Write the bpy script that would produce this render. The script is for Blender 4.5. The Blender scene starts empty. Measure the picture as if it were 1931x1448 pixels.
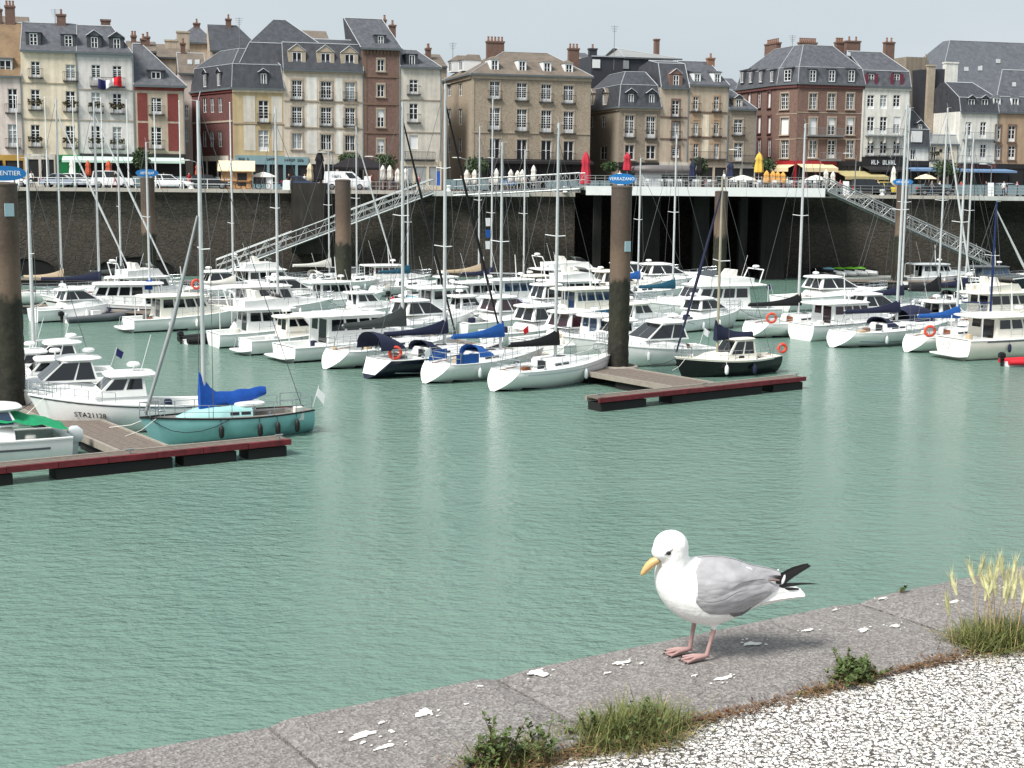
import bpy, bmesh, math, random
from mathutils import Vector, Matrix
random.seed(7)
R = math.radians
# ------------------------------------------------------------------ camera
FPX, CX, CY = 2700.0, 965.5, 724.0
PITCH, ROLL, EYE = math.atan((724 - 335) / 2700.0), 0.0105, 10.5
scene = bpy.context.scene
cam_d = bpy.data.cameras.new('camera'); cam = bpy.data.objects.new('camera', cam_d)
scene.collection.objects.link(cam); scene.camera = cam
cam_d.sensor_width = 36; cam_d.lens = 36 * FPX / 1931; cam_d.clip_start = .1; cam_d.clip_end = 3000
cam.location = (0, 0, EYE)
cam.rotation_euler = (Matrix.Rotation(R(90) - PITCH, 3, 'X') @ Matrix.Rotation(ROLL, 3, 'Z')).to_euler()
CM = cam.rotation_euler.to_matrix()
cam_d.dof.use_dof = False
# ------------------------------------------------------------------ world, sun, exposure
SUN_EL, SUN_AZ = R(50), R(-46)      # azimuth from +Y (view direction) towards +X; negative = light from the left
world = bpy.data.worlds.new('World'); scene.world = world; world.use_nodes = True
wn, wl = world.node_tree.nodes, world.node_tree.links
wn.clear()
sky = wn.new('ShaderNodeTexSky'); sky.sky_type = 'NISHITA'; sky.sun_disc = False
sky.sun_elevation = SUN_EL; sky.sun_rotation = SUN_AZ; sky.air_density = 1.0; sky.dust_density = 3.0; sky.ozone_density = 1.5
skm = wn.new('ShaderNodeVectorMath'); skm.operation = 'SCALE'; skm.inputs['Scale'].default_value = .08
wl.new(sky.outputs[0], skm.inputs[0])
tc = wn.new('ShaderNodeTexCoord'); nz = wn.new('ShaderNodeTexNoise'); nz.inputs['Scale'].default_value = 2.2; nz.inputs['Detail'].default_value = 5
mp = wn.new('ShaderNodeMapping'); mp.inputs['Scale'].default_value = (1, 1, 3.5)
wl.new(tc.outputs['Generated'], mp.inputs[0]); wl.new(mp.outputs[0], nz.inputs['Vector'])
rp = wn.new('ShaderNodeValToRGB')
rp.color_ramp.elements[0].position = .3; rp.color_ramp.elements[0].color = (.49, .555, .60, 1)
rp.color_ramp.elements[1].position = .75; rp.color_ramp.elements[1].color = (.585, .64, .672, 1)
wl.new(nz.outputs['Fac'], rp.inputs[0])
mx = wn.new('ShaderNodeMix'); mx.data_type = 'RGBA'; mx.inputs[0].default_value = .9      # thin even cloud veil over the blue
wl.new(skm.outputs[0], mx.inputs[6]); wl.new(rp.outputs[0], mx.inputs[7])
bg = wn.new('ShaderNodeBackground'); bg.inputs[1].default_value = 1.0
wo = wn.new('ShaderNodeOutputWorld'); wl.new(mx.outputs[2], bg.inputs[0]); wl.new(bg.outputs[0], wo.inputs[0])
sd = bpy.data.lights.new('sun', 'SUN'); sd.energy = 4.2; sd.angle = R(20); sd.color = (1, .965, .91)
sun = bpy.data.objects.new('sun', sd); scene.collection.objects.link(sun)
sv = Vector((math.sin(SUN_AZ) * math.cos(SUN_EL), math.cos(SUN_AZ) * math.cos(SUN_EL), math.sin(SUN_EL)))
sv.y = -abs(sv.y)                    # behind the photographer's shoulder
sky.sun_rotation = math.atan2(sv.x, sv.y)
sun.rotation_euler = (-sv).to_track_quat('-Z', 'Y').to_euler(); sun.location = (-30, -20, 60)
vs = scene.view_settings; vs.view_transform = 'Standard'; vs.look = 'None'; vs.gamma = 1; vs.exposure = 0.32
vs.use_curve_mapping = False
# ------------------------------------------------------------------ pixel helpers (photo 1931 x 1448)
def ray(px, py):
    return (CM @ Vector(((px - CX) / FPX, (CY - py) / FPX, -1)))
def atz(px, py, z):
    d = ray(px, py); t = (z - EYE) / d.z
    return Vector((d.x * t, d.y * t, z))
def aty(px, py, Y):
    d = ray(px, py); t = Y / d.y
    return Vector((d.x * t, Y, EYE + d.z * t))
def proj(p):
    q = CM.transposed() @ (Vector(p) - Vector((0, 0, EYE)))
    return CX - q.x / q.z * FPX, CY + q.y / q.z * FPX
# ------------------------------------------------------------------ materials
def lin(c):
    return tuple(((v / 255) / 12.92 if v / 255 <= .04045 else ((v / 255 + .055) / 1.055) ** 2.4) for v in c)
MATS = {}
def mat(name, rgb, rough=.6, metal=0, var=.12, scale=2.0, bump=0, bscale=40, spec=.5, streak=0, alpha=None):
    """plain procedural surface: sRGB base colour with noise variation, optional bump and vertical streaks"""
    if name in MATS: return MATS[name]
    m = bpy.data.materials.new(name); m.use_nodes = True; MATS[name] = m
    n, l = m.node_tree.nodes, m.node_tree.links
    b = n['Principled BSDF']; c = lin(rgb)
    b.inputs['Roughness'].default_value = rough; b.inputs['Metallic'].default_value = metal
    b.inputs['Specular IOR Level'].default_value = spec
    b.inputs['Base Color'].default_value = (*c, 1)
    if alpha is not None: b.inputs['Alpha'].default_value = alpha
    if var or bump:
        t = n.new('ShaderNodeNewGeometry')
    if var:
        z = n.new('ShaderNodeTexNoise'); z.inputs['Scale'].default_value = scale; z.inputs['Detail'].default_value = 6; z.inputs['Roughness'].default_value = .65
        l.new(t.outputs['Position'], z.inputs['Vector'])
        r = n.new('ShaderNodeValToRGB'); r.color_ramp.elements[0].position = .3; r.color_ramp.elements[1].position = .7
        r.color_ramp.elements[0].color = (*[v * (1 - var) for v in c], 1); r.color_ramp.elements[1].color = (*[min(1, v * (1 + var)) for v in c], 1)
        l.new(z.outputs['Fac'], r.inputs[0]); out = r.outputs[0]
        if streak:
            mp = n.new('ShaderNodeMapping'); mp.inputs['Scale'].default_value = (1.6, 1.6, .12); l.new(t.outputs['Position'], mp.inputs[0])
            z2 = n.new('ShaderNodeTexNoise'); z2.inputs['Scale'].default_value = 1.5; z2.inputs['Detail'].default_value = 5; l.new(mp.outputs[0], z2.inputs['Vector'])
            r2 = n.new('ShaderNodeMapRange'); r2.inputs[1].default_value = .35; r2.inputs[2].default_value = .65; r2.inputs[3].default_value = 1 - streak; r2.inputs[4].default_value = 1.0
            l.new(z2.outputs['Fac'], r2.inputs[0])
            mm = n.new('ShaderNodeVectorMath'); mm.operation = 'SCALE'; l.new(out, mm.inputs[0]); l.new(r2.outputs[0], mm.inputs['Scale']); out = mm.outputs[0]
        l.new(out, b.inputs['Base Color'])
    if bump:
        z3 = n.new('ShaderNodeTexNoise'); z3.inputs['Scale'].default_value = bscale; z3.inputs['Detail'].default_value = 4
        l.new(t.outputs['Position'], z3.inputs['Vector'])
        bp = n.new('ShaderNodeBump'); bp.inputs['Strength'].default_value = bump; bp.inputs['Distance'].default_value = .02
        l.new(z3.outputs['Fac'], bp.inputs['Height']); l.new(bp.outputs[0], b.inputs['Normal'])
    return m
def M(name): return MATS[name]
mat('gel_white', (238, 238, 236), .32, var=.06, scale=1.2)
mat('gel_cream', (236, 231, 219), .35, var=.06, scale=1.2)
mat('gel_grey', (196, 202, 204), .4, var=.06)
mat('gel_navy', (22, 26, 44), .25, var=.1)
mat('gel_black', (18, 18, 22), .25, var=.1)
mat('gel_teal', (140, 196, 196), .4, var=.1, scale=1.5)
mat('gel_teal_light', (166, 214, 212), .45, var=.08)
mat('gel_blue', (50, 120, 165), .35, var=.08)
mat('gel_sky', (150, 205, 222), .4, var=.06)
mat('antifoul_red', (120, 34, 34), .7, var=.2)
mat('antifoul_dark', (26, 28, 32), .7, var=.2)
mat('deck_white', (222, 224, 222), .6, var=.08, scale=3)
mat('deck_teak', (150, 128, 104), .7, var=.2, scale=6)
mat('deck_grey', (128, 124, 120), .8, var=.15, scale=5)
mat('canvas_blue', (24, 84, 158), .85, var=.15, scale=4, bump=.4, bscale=8)
mat('canvas_bright', (20, 80, 170), .85, var=.15, scale=4, bump=.5, bscale=6)
mat('canvas_navy', (24, 30, 58), .85, var=.2, scale=4, bump=.4, bscale=8)
mat('canvas_black', (16, 16, 20), .85, var=.2, scale=4, bump=.4, bscale=8)
mat('canvas_olive', (66, 72, 70), .85, var=.15, scale=4, bump=.4, bscale=8)
mat('canvas_teal', (20, 78, 100), .85, var=.15, scale=4, bump=.4, bscale=8)
mat('canvas_white', (225, 222, 214), .8, var=.08, scale=4, bump=.4, bscale=8)
mat('canvas_beige', (188, 168, 140), .85, var=.1, scale=4, bump=.4, bscale=8)
mat('canvas_green', (10, 140, 90), .85, var=.15, scale=6)
mat('alu', (206, 208, 208), .4, metal=.25, var=.08, scale=3)
mat('alu_white', (220, 222, 222), .4, metal=.1, var=.05)
mat('alu_dark', (40, 44, 60), .4, metal=.2, var=.05)
mat('spar_blue', (22, 42, 92), .4, var=.05)
mat('spar_wood', (168, 160, 140), .5, var=.1)
mat('steel', (190, 194, 198), .25, metal=.9, var=0)
mat('wire', (90, 92, 94), .5, metal=.4, var=0)
mat('rope', (40, 40, 46), .9, var=0)
mat('boat_glass', (18, 22, 26), .06, var=0, spec=.8)
mat('boat_glass_blue', (40, 62, 88), .06, var=0, spec=.8)
mat('boat_glass_brown', (52, 26, 34), .1, var=0, spec=.8)
mat('wood_varnish', (128, 72, 40), .35, var=.2, scale=8)
mat('ring_orange', (214, 72, 48), .6, var=.06)
mat('rubber_black', (16, 16, 17), .6, var=.1)
mat('rubber_grey', (92, 96, 100), .6, var=.1)
mat('rubber_red', (196, 30, 44), .5, var=.08)
mat('engine_black', (14, 15, 18), .25, var=0)
mat('lime', (120, 205, 40), .4, var=.05)
mat('lettering_dark', (30, 30, 34), .6, var=0)
mat('lettering_white', (235, 240, 242), .6, var=0)
mat('flag_blue', (28, 30, 84), .9, var=.05); mat('flag_white', (232, 232, 232), .9, var=.03); mat('flag_red', (200, 30, 40), .9, var=.05)
# ------------------------------------------------------------------ mesh builder
class MB:
    def __init__(s): s.v = []; s.f = []; s.m = []
    def add(s, vs, fs, mi=0):
        o = len(s.v); s.v += [tuple(p) for p in vs]; s.f += [tuple(i + o for i in f) for f in fs]; s.m += [mi] * len(fs); return s
    def box(s, a, b, mi=0):
        x0, y0, z0 = a; x1, y1, z1 = b
        return s.hexa([(x0, y0, z0), (x1, y0, z0), (x1, y1, z0), (x0, y1, z0)], [(x0, y0, z1), (x1, y0, z1), (x1, y1, z1), (x0, y1, z1)], mi)
    def hexa(s, bot, top, mi=0):
        return s.add(list(bot) + list(top), [(3, 2, 1, 0), (4, 5, 6, 7), (0, 1, 5, 4), (1, 2, 6, 5), (2, 3, 7, 6), (3, 0, 4, 7)], mi)
    def quad(s, a, b, c, d, mi=0): return s.add([a, b, c, d], [(0, 1, 2, 3)], mi)
    def obox(s, c, ax, ay, az, mi=0):
        """box centred at c with half-axis vectors"""
        c, ax, ay, az = map(Vector, (c, ax, ay, az))
        return s.hexa([c - ax - ay - az, c + ax - ay - az, c + ax + ay - az, c - ax + ay - az], [c - ax - ay + az, c + ax - ay + az, c + ax + ay + az, c - ax + ay + az], mi)
    def tube(s, p0, p1, r0, r1=None, n=6, mi=0, cap=True):
        return s.path([p0, p1], [r0, r0 if r1 is None else r1], n, mi, cap)
    def path(s, pts, rs, n=6, mi=0, cap=True, squash=None):
        pts = [Vector(p) for p in pts]
        if not isinstance(rs, (list, tuple)): rs = [rs] * len(pts)
        rings = []; up = None
        for i, p in enumerate(pts):
            d = (pts[min(i + 1, len(pts) - 1)] - pts[max(i - 1, 0)]).normalized()
            if up is None:
                up = Vector((0, 0, 1)) if abs(d.z) < .9 else Vector((1, 0, 0))
            a = d.cross(up)
            if a.length < 1e-4: a = d.cross(Vector((0, 1, 0)))
            a.normalize(); b = a.cross(d).normalized()
            q = squash or (1, 1)
            rings.append([p + (a * math.cos(2 * math.pi * k / n) * q[0] + b * math.sin(2 * math.pi * k / n) * q[1]) * rs[i] for k in range(n)])
        return s.loft(rings, True, cap, mi)
    def loft(s, rings, closed=True, cap=True, mi=0):
        n = len(rings[0]); vs = [p for r in rings for p in r]; fs = []
        for i in range(len(rings) - 1):
            for k in range(n if closed else n - 1):
                k2 = (k + 1) % n
                fs.append((i * n + k, i * n + k2, (i + 1) * n + k2, (i + 1) * n + k))
        if cap and closed:
            fs.append(tuple(range(n - 1, -1, -1))); fs.append(tuple((len(rings) - 1) * n + k for k in range(n)))
        return s.add(vs, fs, mi)
    def prism(s, poly, off, mi=0):
        """polygon (list of 3D points) extruded by vector off"""
        off = Vector(off); n = len(poly); a = [Vector(p) for p in poly]
        fs = [tuple(range(n - 1, -1, -1)), tuple(range(n, 2 * n))] + [(k, (k + 1) % n, (k + 1) % n + n, k + n) for k in range(n)]
        return s.add(a + [p + off for p in a], fs, mi)
    def lathe(s, prof, n=12, c=(0, 0, 0), mi=0):
        return s.loft([[(c[0] + r * math.cos(2 * math.pi * k / n), c[1] + r * math.sin(2 * math.pi * k / n), c[2] + z) for k in range(n)] for r, z in prof], True, True, mi)
    def torus(s, c, ax, R_, r, n=16, m=8, mi=0):
        ax = Vector(ax).normalized(); t = Vector((0, 0, 1)) if abs(ax.z) < .9 else Vector((1, 0, 0))
        a = ax.cross(t).normalized(); b = ax.cross(a)
        rings = []
        for i in range(n):
            q = 2 * math.pi * i / n; e = a * math.cos(q) + b * math.sin(q)
            rings.append([Vector(c) + e * (R_ + r * math.cos(2 * math.pi * k / m)) + ax * r * math.sin(2 * math.pi * k / m) for k in range(m)])
        rings.append(rings[0])
        return s.loft(rings, True, False, mi)
    def slab(s, x0, x1, hw, z0, z1, p=4, n=24, taper=.06, mi=0, camber=.03):
        """rounded (superellipse) roof slab"""
        cx, hx = (x0 + x1) / 2, (x1 - x0) / 2
        def ring(k, z):
            o = []
            for i in range(n):
                a = 2 * math.pi * i / n; ca, sa = math.cos(a), math.sin(a)
                r = (abs(ca) ** p + abs(sa) ** p) ** (-1 / p)
                o.append((cx + hx * k * ca * r, hw * k * sa * r, z))
            return o
        h = z1 - z0
        return s.loft([ring(1 - taper, z0), ring(1, z0 + h * .35), ring(1, z0 + h * .65), ring(1 - taper, z1), ring(.6, z1 + camber), ring(.05, z1 + camber * 1.2)], True, True, mi)
    def ball(s, c, rx, ry, rz, n=12, m=8, mi=0):
        rings = []
        for i in range(m + 1):
            a = -math.pi / 2 + math.pi * i / m
            rings.append([(c[0] + max(.02, math.cos(a)) * rx * math.cos(2 * math.pi * k / n), c[1] + max(.02, math.cos(a)) * ry * math.sin(2 * math.pi * k / n), c[2] + rz * math.sin(a)) for k in range(n)])
        return s.loft(rings, True, True, mi)
    def build(s, name, mats, parent=None, smooth=False, org=None):
        me = bpy.data.meshes.new(name)
        v = s.v if org is None else [(p[0] - org[0], p[1] - org[1], p[2] - org[2]) for p in s.v]
        me.from_pydata(v, [], s.f)
        if not isinstance(mats, (list, tuple)): mats = [mats]
        for m_ in mats: me.materials.append(MATS[m_] if isinstance(m_, str) else m_)
        if len(mats) > 1: me.polygons.foreach_set('material_index', s.m)
        bm = bmesh.new(); bm.from_mesh(me); bmesh.ops.recalc_face_normals(bm, faces=bm.faces); bm.to_mesh(me); bm.free()
        if smooth:
            me.polygons.foreach_set('use_smooth', [True] * len(me.polygons))
            try: me.set_sharp_from_angle(angle=R(smooth if smooth > 1 else 40))
            except Exception: pass
        me.update()
        o = bpy.data.objects.new(name, me); scene.collection.objects.link(o)
        if parent is not None: o.parent = parent
        return o
def tag(o, label=None, cat=None, group=None, kind=None):
    if label: o['label'] = label
    if cat: o['category'] = cat
    if group: o['group'] = group
    if kind: o['kind'] = kind
    return o
def thing(name, label, cat, loc=(0, 0, 0), rz=0, group=None):
    o = bpy.data.objects.new(name, None); scene.collection.objects.link(o)
    o.empty_display_size = .2; o.location = loc; o.rotation_euler = (0, 0, rz)
    return tag(o, label, cat, group)
def copy_tree(o, parent=None):
    c = o.copy(); scene.collection.objects.link(c); c.parent = parent
    for ch in list(o.children): copy_tree(ch, c)
    return c
def text_mesh(txt, size):
    cu = bpy.data.curves.new('lettering', 'FONT'); cu.body = txt; cu.size = size; cu.align_x = 'CENTER'; cu.align_y = 'CENTER'; cu.extrude = .006; cu.resolution_u = 2
    o = bpy.data.objects.new('lettering', cu); scene.collection.objects.link(o)
    dg = bpy.context.evaluated_depsgraph_get(); me = bpy.data.meshes.new_from_object(o.evaluated_get(dg))
    bpy.data.objects.remove(o); return me
def text(txt, size, m_, parent, origin, right, up, name='lettering', sx=1.0):
    """flat lettering standing on a surface: origin, right and up vectors in the parent's frame"""
    me = text_mesh(txt, size); me.materials.clear(); me.materials.append(MATS[m_])
    r, u = Vector(right).normalized(), Vector(up).normalized(); n = r.cross(u)
    me.transform(Matrix(((r.x * sx, u.x, n.x, origin[0]), (r.y * sx, u.y, n.y, origin[1]), (r.z * sx, u.z, n.z, origin[2]), (0, 0, 0, 1))))
    o = bpy.data.objects.new(name, me); scene.collection.objects.link(o); o.parent = parent; return o
def scribble(mb, origin, right, up, w, h, n, mi=0):
    """row of letter-like strokes too small to read"""
    o, r, u = Vector(origin), Vector(right).normalized(), Vector(up).normalized(); nn = r.cross(u)
    rnd = random.Random(int(abs(o.x * 91 + o.z * 37)))
    cw = w / n
    for k in range(n):
        c = o + r * (-w / 2 + (k + .5) * cw)
        if rnd.random() < .12: continue
        mb.obox(c - r * cw * .28, r * cw * .1, nn * .004, u * h * .5, mi)
        if rnd.random() < .75: mb.obox(c + r * cw * .22, r * cw * .1, nn * .004, u * h * rnd.choice((.5, .25)), mi)
        mb.obox(c + u * h * rnd.choice((.42, 0, -.42)), r * cw * .3, nn * .004, u * h * .09, mi)
# ================================================================== SETTING
def node_mat(name):
    m = bpy.data.materials.new(name); m.use_nodes = True; MATS[name] = m
    return m, m.node_tree.nodes, m.node_tree.links, m.node_tree.nodes['Principled BSDF']
def noise(n, l, vec, scale, detail=4, rough=.6, stretch=None):
    if stretch:
        mp = n.new('ShaderNodeMapping'); mp.inputs['Scale'].default_value = stretch; l.new(vec, mp.inputs[0]); vec = mp.outputs[0]
    z = n.new('ShaderNodeTexNoise'); z.inputs['Scale'].default_value = scale; z.inputs['Detail'].default_value = detail; z.inputs['Roughness'].default_value = rough
    l.new(vec, z.inputs['Vector']); return z.outputs['Fac']
def ramp(n, l, fac, stops):
    r = n.new('ShaderNodeValToRGB'); e = r.color_ramp.elements
    while len(e) < len(stops): e.new(.5)
    for k, (p, c) in enumerate(stops): e[k].position = p; e[k].color = (*lin(c), 1) if max(c) > 1.5 else (*c, 1)
    l.new(fac, r.inputs[0]); return r.outputs[0]
def mixc(n, l, fac, a, b):
    x = n.new('ShaderNodeMix'); x.data_type = 'RGBA'
    if isinstance(fac, (int, float)): x.inputs[0].default_value = fac
    else: l.new(fac, x.inputs[0])
    l.new(a, x.inputs[6]); l.new(b, x.inputs[7]); return x.outputs[2]
def math_n(n, l, op, a, b=None):
    x = n.new('ShaderNodeMath'); x.operation = op
    for k, v in enumerate((a, b)):
        if v is None: continue
        if isinstance(v, (int, float)): x.inputs[k].default_value = v
        else: l.new(v, x.inputs[k])
    return x.outputs[0]
def bump(n, l, b, h, strength, dist):
    q = n.new('ShaderNodeBump'); q.inputs['Strength'].default_value = strength; q.inputs['Distance'].default_value = dist
    l.new(h, q.inputs['Height']); l.new(q.outputs[0], b.inputs['Normal'])
def wavy(n, l, vec, scale, amt):
    z = n.new('ShaderNodeTexNoise'); z.inputs['Scale'].default_value = scale; z.inputs['Detail'].default_value = 4; l.new(vec, z.inputs['Vector'])
    v = n.new('ShaderNodeVectorMath'); v.operation = 'SCALE'; v.inputs['Scale'].default_value = amt; l.new(z.outputs['Color'], v.inputs[0])
    a = n.new('ShaderNodeVectorMath'); a.operation = 'ADD'; l.new(vec, a.inputs[0]); l.new(v.outputs[0], a.inputs[1]); return a.outputs[0]
# water
m, n, l, b = node_mat('harbour_water')
g = n.new('ShaderNodeNewGeometry').outputs['Position']
b.inputs['Specular IOR Level'].default_value = .36; b.inputs['Roughness'].default_value = .13; b.inputs['IOR'].default_value = 1.33
big = noise(n, l, g, .05, 3)
l.new(ramp(n, l, big, [(.3, (.126, .218, .178)), (.7, (.156, .246, .204))]), b.inputs['Base Color'])
QD = Vector((.84, .543, 0)).normalized()      # direction of the near quay and the pontoon fingers
h1 = noise(n, l, g, 2.5, 3, .55, (.62, 1.0, 1)); h2 = noise(n, l, g, 6.8, 3, .6, (.7, 1.0, 1)); h3 = noise(n, l, g, .35, 2, .5); gust = n.new('ShaderNodeMapRange'); gust.inputs[1].default_value = .35; gust.inputs[2].default_value = .65; gust.inputs[3].default_value = .55; gust.inputs[4].default_value = 1.25; l.new(noise(n, l, g, .045, 3, .5, (.5, 1, 1)), gust.inputs[0])
hh = math_n(n, l, 'MULTIPLY', gust.outputs[0], math_n(n, l, 'ADD', math_n(n, l, 'MULTIPLY', h1, 1.0), math_n(n, l, 'ADD', math_n(n, l, 'MULTIPLY', h2, .36), math_n(n, l, 'MULTIPLY', h3, .9))))
bump(n, l, b, hh, 1.0, .2)
w = MB().quad((-600, -60, 0), (600, -60, 0), (600, 900, 0), (-600, 900, 0)).build('water', 'harbour_water')
tag(w, 'rippled milky green harbour water', kind='structure')
# stone and concrete surfaces
m, n, l, b = node_mat('coping_concrete')
g = n.new('ShaderNodeNewGeometry').outputs['Position']
a = ramp(n, l, noise(n, l, g, 1.6, 6, .7), [(.25, (108, 103, 101)), (.75, (144, 139, 136))])
vo = n.new('ShaderNodeTexVoronoi'); vo.inputs['Scale'].default_value = 105; l.new(g, vo.inputs['Vector'])
sp = ramp(n, l, vo.outputs['Color'], [(.1, (54, 51, 50)), (.45, (116, 111, 108)), (.9, (192, 188, 184))])
c = mixc(n, l, .55, a, sp)
fine = noise(n, l, g, 160, 3, .7)
c2 = mixc(n, l, .22, c, ramp(n, l, fine, [(.35, (40, 36, 36)), (.65, (230, 226, 222))]))
stain = noise(n, l, g, 3.2, 5, .6); crack = n.new('ShaderNodeTexVoronoi'); crack.feature = 'DISTANCE_TO_EDGE'; crack.inputs['Scale'].default_value = 1.3
l.new(wavy(n, l, g, 6, .25), crack.inputs['Vector']); ck = n.new('ShaderNodeMapRange'); ck.inputs[1].default_value = .0; ck.inputs[2].default_value = .007; ck.inputs[3].default_value = .55; ck.inputs[4].default_value = 1; l.new(crack.outputs['Distance'], ck.inputs[0])
lich = n.new('ShaderNodeMapRange'); lich.inputs[1].default_value = .60; lich.inputs[2].default_value = .66; l.new(noise(n, l, g, 11, 5, .7), lich.inputs[0])
c2 = mixc(n, l, math_n(n, l, 'MULTIPLY', lich.outputs[0], .55), c2, ramp(n, l, stain, [(0, (70, 66, 60)), (1, (96, 92, 84))]))
ck2 = n.new('ShaderNodeVectorMath'); ck2.operation = 'SCALE'; l.new(c2, ck2.inputs[0]); l.new(ck.outputs[0], ck2.inputs['Scale']); c2 = ck2.outputs[0]
l.new(mixc(n, l, math_n(n, l, 'MULTIPLY', stain, .5), c2, ramp(n, l, stain, [(0, (92, 84, 80)), (1, (112, 102, 98))])), b.inputs['Base Color'])
b.inputs['Roughness'].default_value = .9
bump(n, l, b, math_n(n, l, 'ADD', vo.outputs['Distance'], fine), .7, .006)
m, n, l, b = node_mat('pebble_paving')
g = n.new('ShaderNodeNewGeometry').outputs['Position']
wob = n.new('ShaderNodeTexNoise'); wob.inputs['Scale'].default_value = 30; l.new(g, wob.inputs['Vector'])
wv = n.new('ShaderNodeVectorMath'); wv.operation = 'SCALE'; wv.inputs['Scale'].default_value = .018; l.new(wob.outputs['Color'], wv.inputs[0])
wa = n.new('ShaderNodeVectorMath'); wa.operation = 'ADD'; l.new(g, wa.inputs[0]); l.new(wv.outputs[0], wa.inputs[1])
vo = n.new('ShaderNodeTexVoronoi'); vo.feature = 'DISTANCE_TO_EDGE'; vo.inputs['Scale'].default_value = 64; l.new(wa.outputs[0], vo.inputs['Vector'])
vc = n.new('ShaderNodeTexVoronoi'); vc.inputs['Scale'].default_value = 64; l.new(wa.outputs[0], vc.inputs['Vector'])
peb = ramp(n, l, vc.outputs['Color'], [(.1, (206, 200, 192)), (.5, (240, 236, 230)), (.95, (252, 250, 248))])
holes = noise(n, l, g, 62, 3, .6)
edge = n.new('ShaderNodeMapRange'); edge.inputs[1].default_value = .02; edge.inputs[2].default_value = .09; l.new(math_n(n, l, 'MULTIPLY', vo.outputs['Distance'], math_n(n, l, 'MULTIPLY', holes, 2.2)), edge.inputs[0])
hl = n.new('ShaderNodeMapRange'); hl.inputs[1].default_value = .36; hl.inputs[2].default_value = .46; l.new(holes, hl.inputs[0])
ff = math_n(n, l, 'MULTIPLY', edge.outputs[0], hl.outputs[0])
dark = ramp(n, l, noise(n, l, g, 9, 2), [(.3, (54, 47, 43)), (.7, (92, 82, 75))])
l.new(mixc(n, l, ff, dark, peb), b.inputs['Base Color']); b.inputs['Roughness'].default_value = .85
bump(n, l, b, ff, 1.0, .012)
m, n, l, b = node_mat('quay_wall_stone')
gg = n.new('ShaderNodeNewGeometry'); g = gg.outputs['Position']
sx = n.new('ShaderNodeSeparateXYZ'); l.new(g, sx.inputs[0])
wz = math_n(n, l, 'ADD', sx.outputs['Z'], math_n(n, l, 'MULTIPLY', noise(n, l, g, .9, 4, .6, (1, 1, .4)), 1.6))
zf = math_n(n, l, 'DIVIDE', wz, 10.5)
col = ramp(n, l, zf, [(.0, (34, 31, 28)), (.30, (60, 54, 47)), (.60, (64, 58, 50)), (.67, (26, 29, 20)), (.80, (30, 30, 23)), (.86, (66, 60, 52)), (.97, (112, 106, 96))])
ln = noise(n, l, g, .05, 3)
col = mixc(n, l, math_n(n, l, 'MULTIPLY', ln, .7), col, ramp(n, l, noise(n, l, g, 2.6, 6, .75), [(.3, (30, 27, 24)), (.55, (70, 63, 54)), (.78, (128, 118, 102))]))
br = n.new('ShaderNodeTexVoronoi'); br.feature = 'DISTANCE_TO_EDGE'; br.inputs['Scale'].default_value = 1.0
mp = n.new('ShaderNodeMapping'); mp.inputs['Scale'].default_value = (1.2, 1.2, 2.4); l.new(g, mp.inputs[0]); l.new(mp.outputs[0], br.inputs['Vector'])
jt = n.new('ShaderNodeMapRange'); jt.inputs[1].default_value = .0; jt.inputs[2].default_value = .06; jt.inputs[3].default_value = .55; jt.inputs[4].default_value = 1; l.new(br.outputs['Distance'], jt.inputs[0])
mm = n.new('ShaderNodeVectorMath'); mm.operation = 'SCALE'; l.new(col, mm.inputs[0]); l.new(jt.outputs[0], mm.inputs['Scale'])
l.new(mm.outputs[0], b.inputs['Base Color']); b.inputs['Roughness'].default_value = .85
bump(n, l, b, math_n(n, l, 'ADD', jt.outputs[0], noise(n, l, g, 5, 5)), .8, .12)
m, n, l, b = node_mat('pile_steel')
gg = n.new('ShaderNodeNewGeometry'); g = gg.outputs['Position']
sx = n.new('ShaderNodeSeparateXYZ'); l.new(g, sx.inputs[0])
wz = math_n(n, l, 'ADD', sx.outputs['Z'], math_n(n, l, 'MULTIPLY', noise(n, l, g, 1.6, 5, .7, (1, 1, .5)), 1.5))
zf = math_n(n, l, 'DIVIDE', wz, 11.5)
col = ramp(n, l, zf, [(.0, (14, 14, 12)), (.18, (24, 26, 18)), (.34, (36, 40, 24)), (.50, (22, 27, 13)), (.53, (122, 102, 86)), (.62, (118, 98, 82)), (.72, (92, 74, 62)), (1, (84, 74, 68))])
blot = noise(n, l, g, 3.5, 6, .75)
col = mixc(n, l, math_n(n, l, 'MULTIPLY', blot, .5), col, ramp(n, l, noise(n, l, g, 5, 5, .7), [(.35, (22, 20, 15)), (.6, (74, 66, 52)), (.8, (140, 130, 112))]))
l.new(col, b.inputs['Base Color']); b.inputs['Roughness'].default_value = .75
bump(n, l, b, blot, .6, .05)
mat('quay_asphalt', (112, 106, 100), .9, var=.18, scale=.6)
mat('quay_coping_pale', (176, 170, 160), .85, var=.15, scale=.8)
mat('concrete_pale', (190, 192, 188), .8, var=.1, scale=.7, streak=.15)
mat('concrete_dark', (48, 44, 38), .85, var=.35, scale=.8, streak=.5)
mat('paint_white', (226, 228, 226), .5, var=.05)
mat('galv', (158, 162, 162), .5, metal=.5, var=.1)
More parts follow.
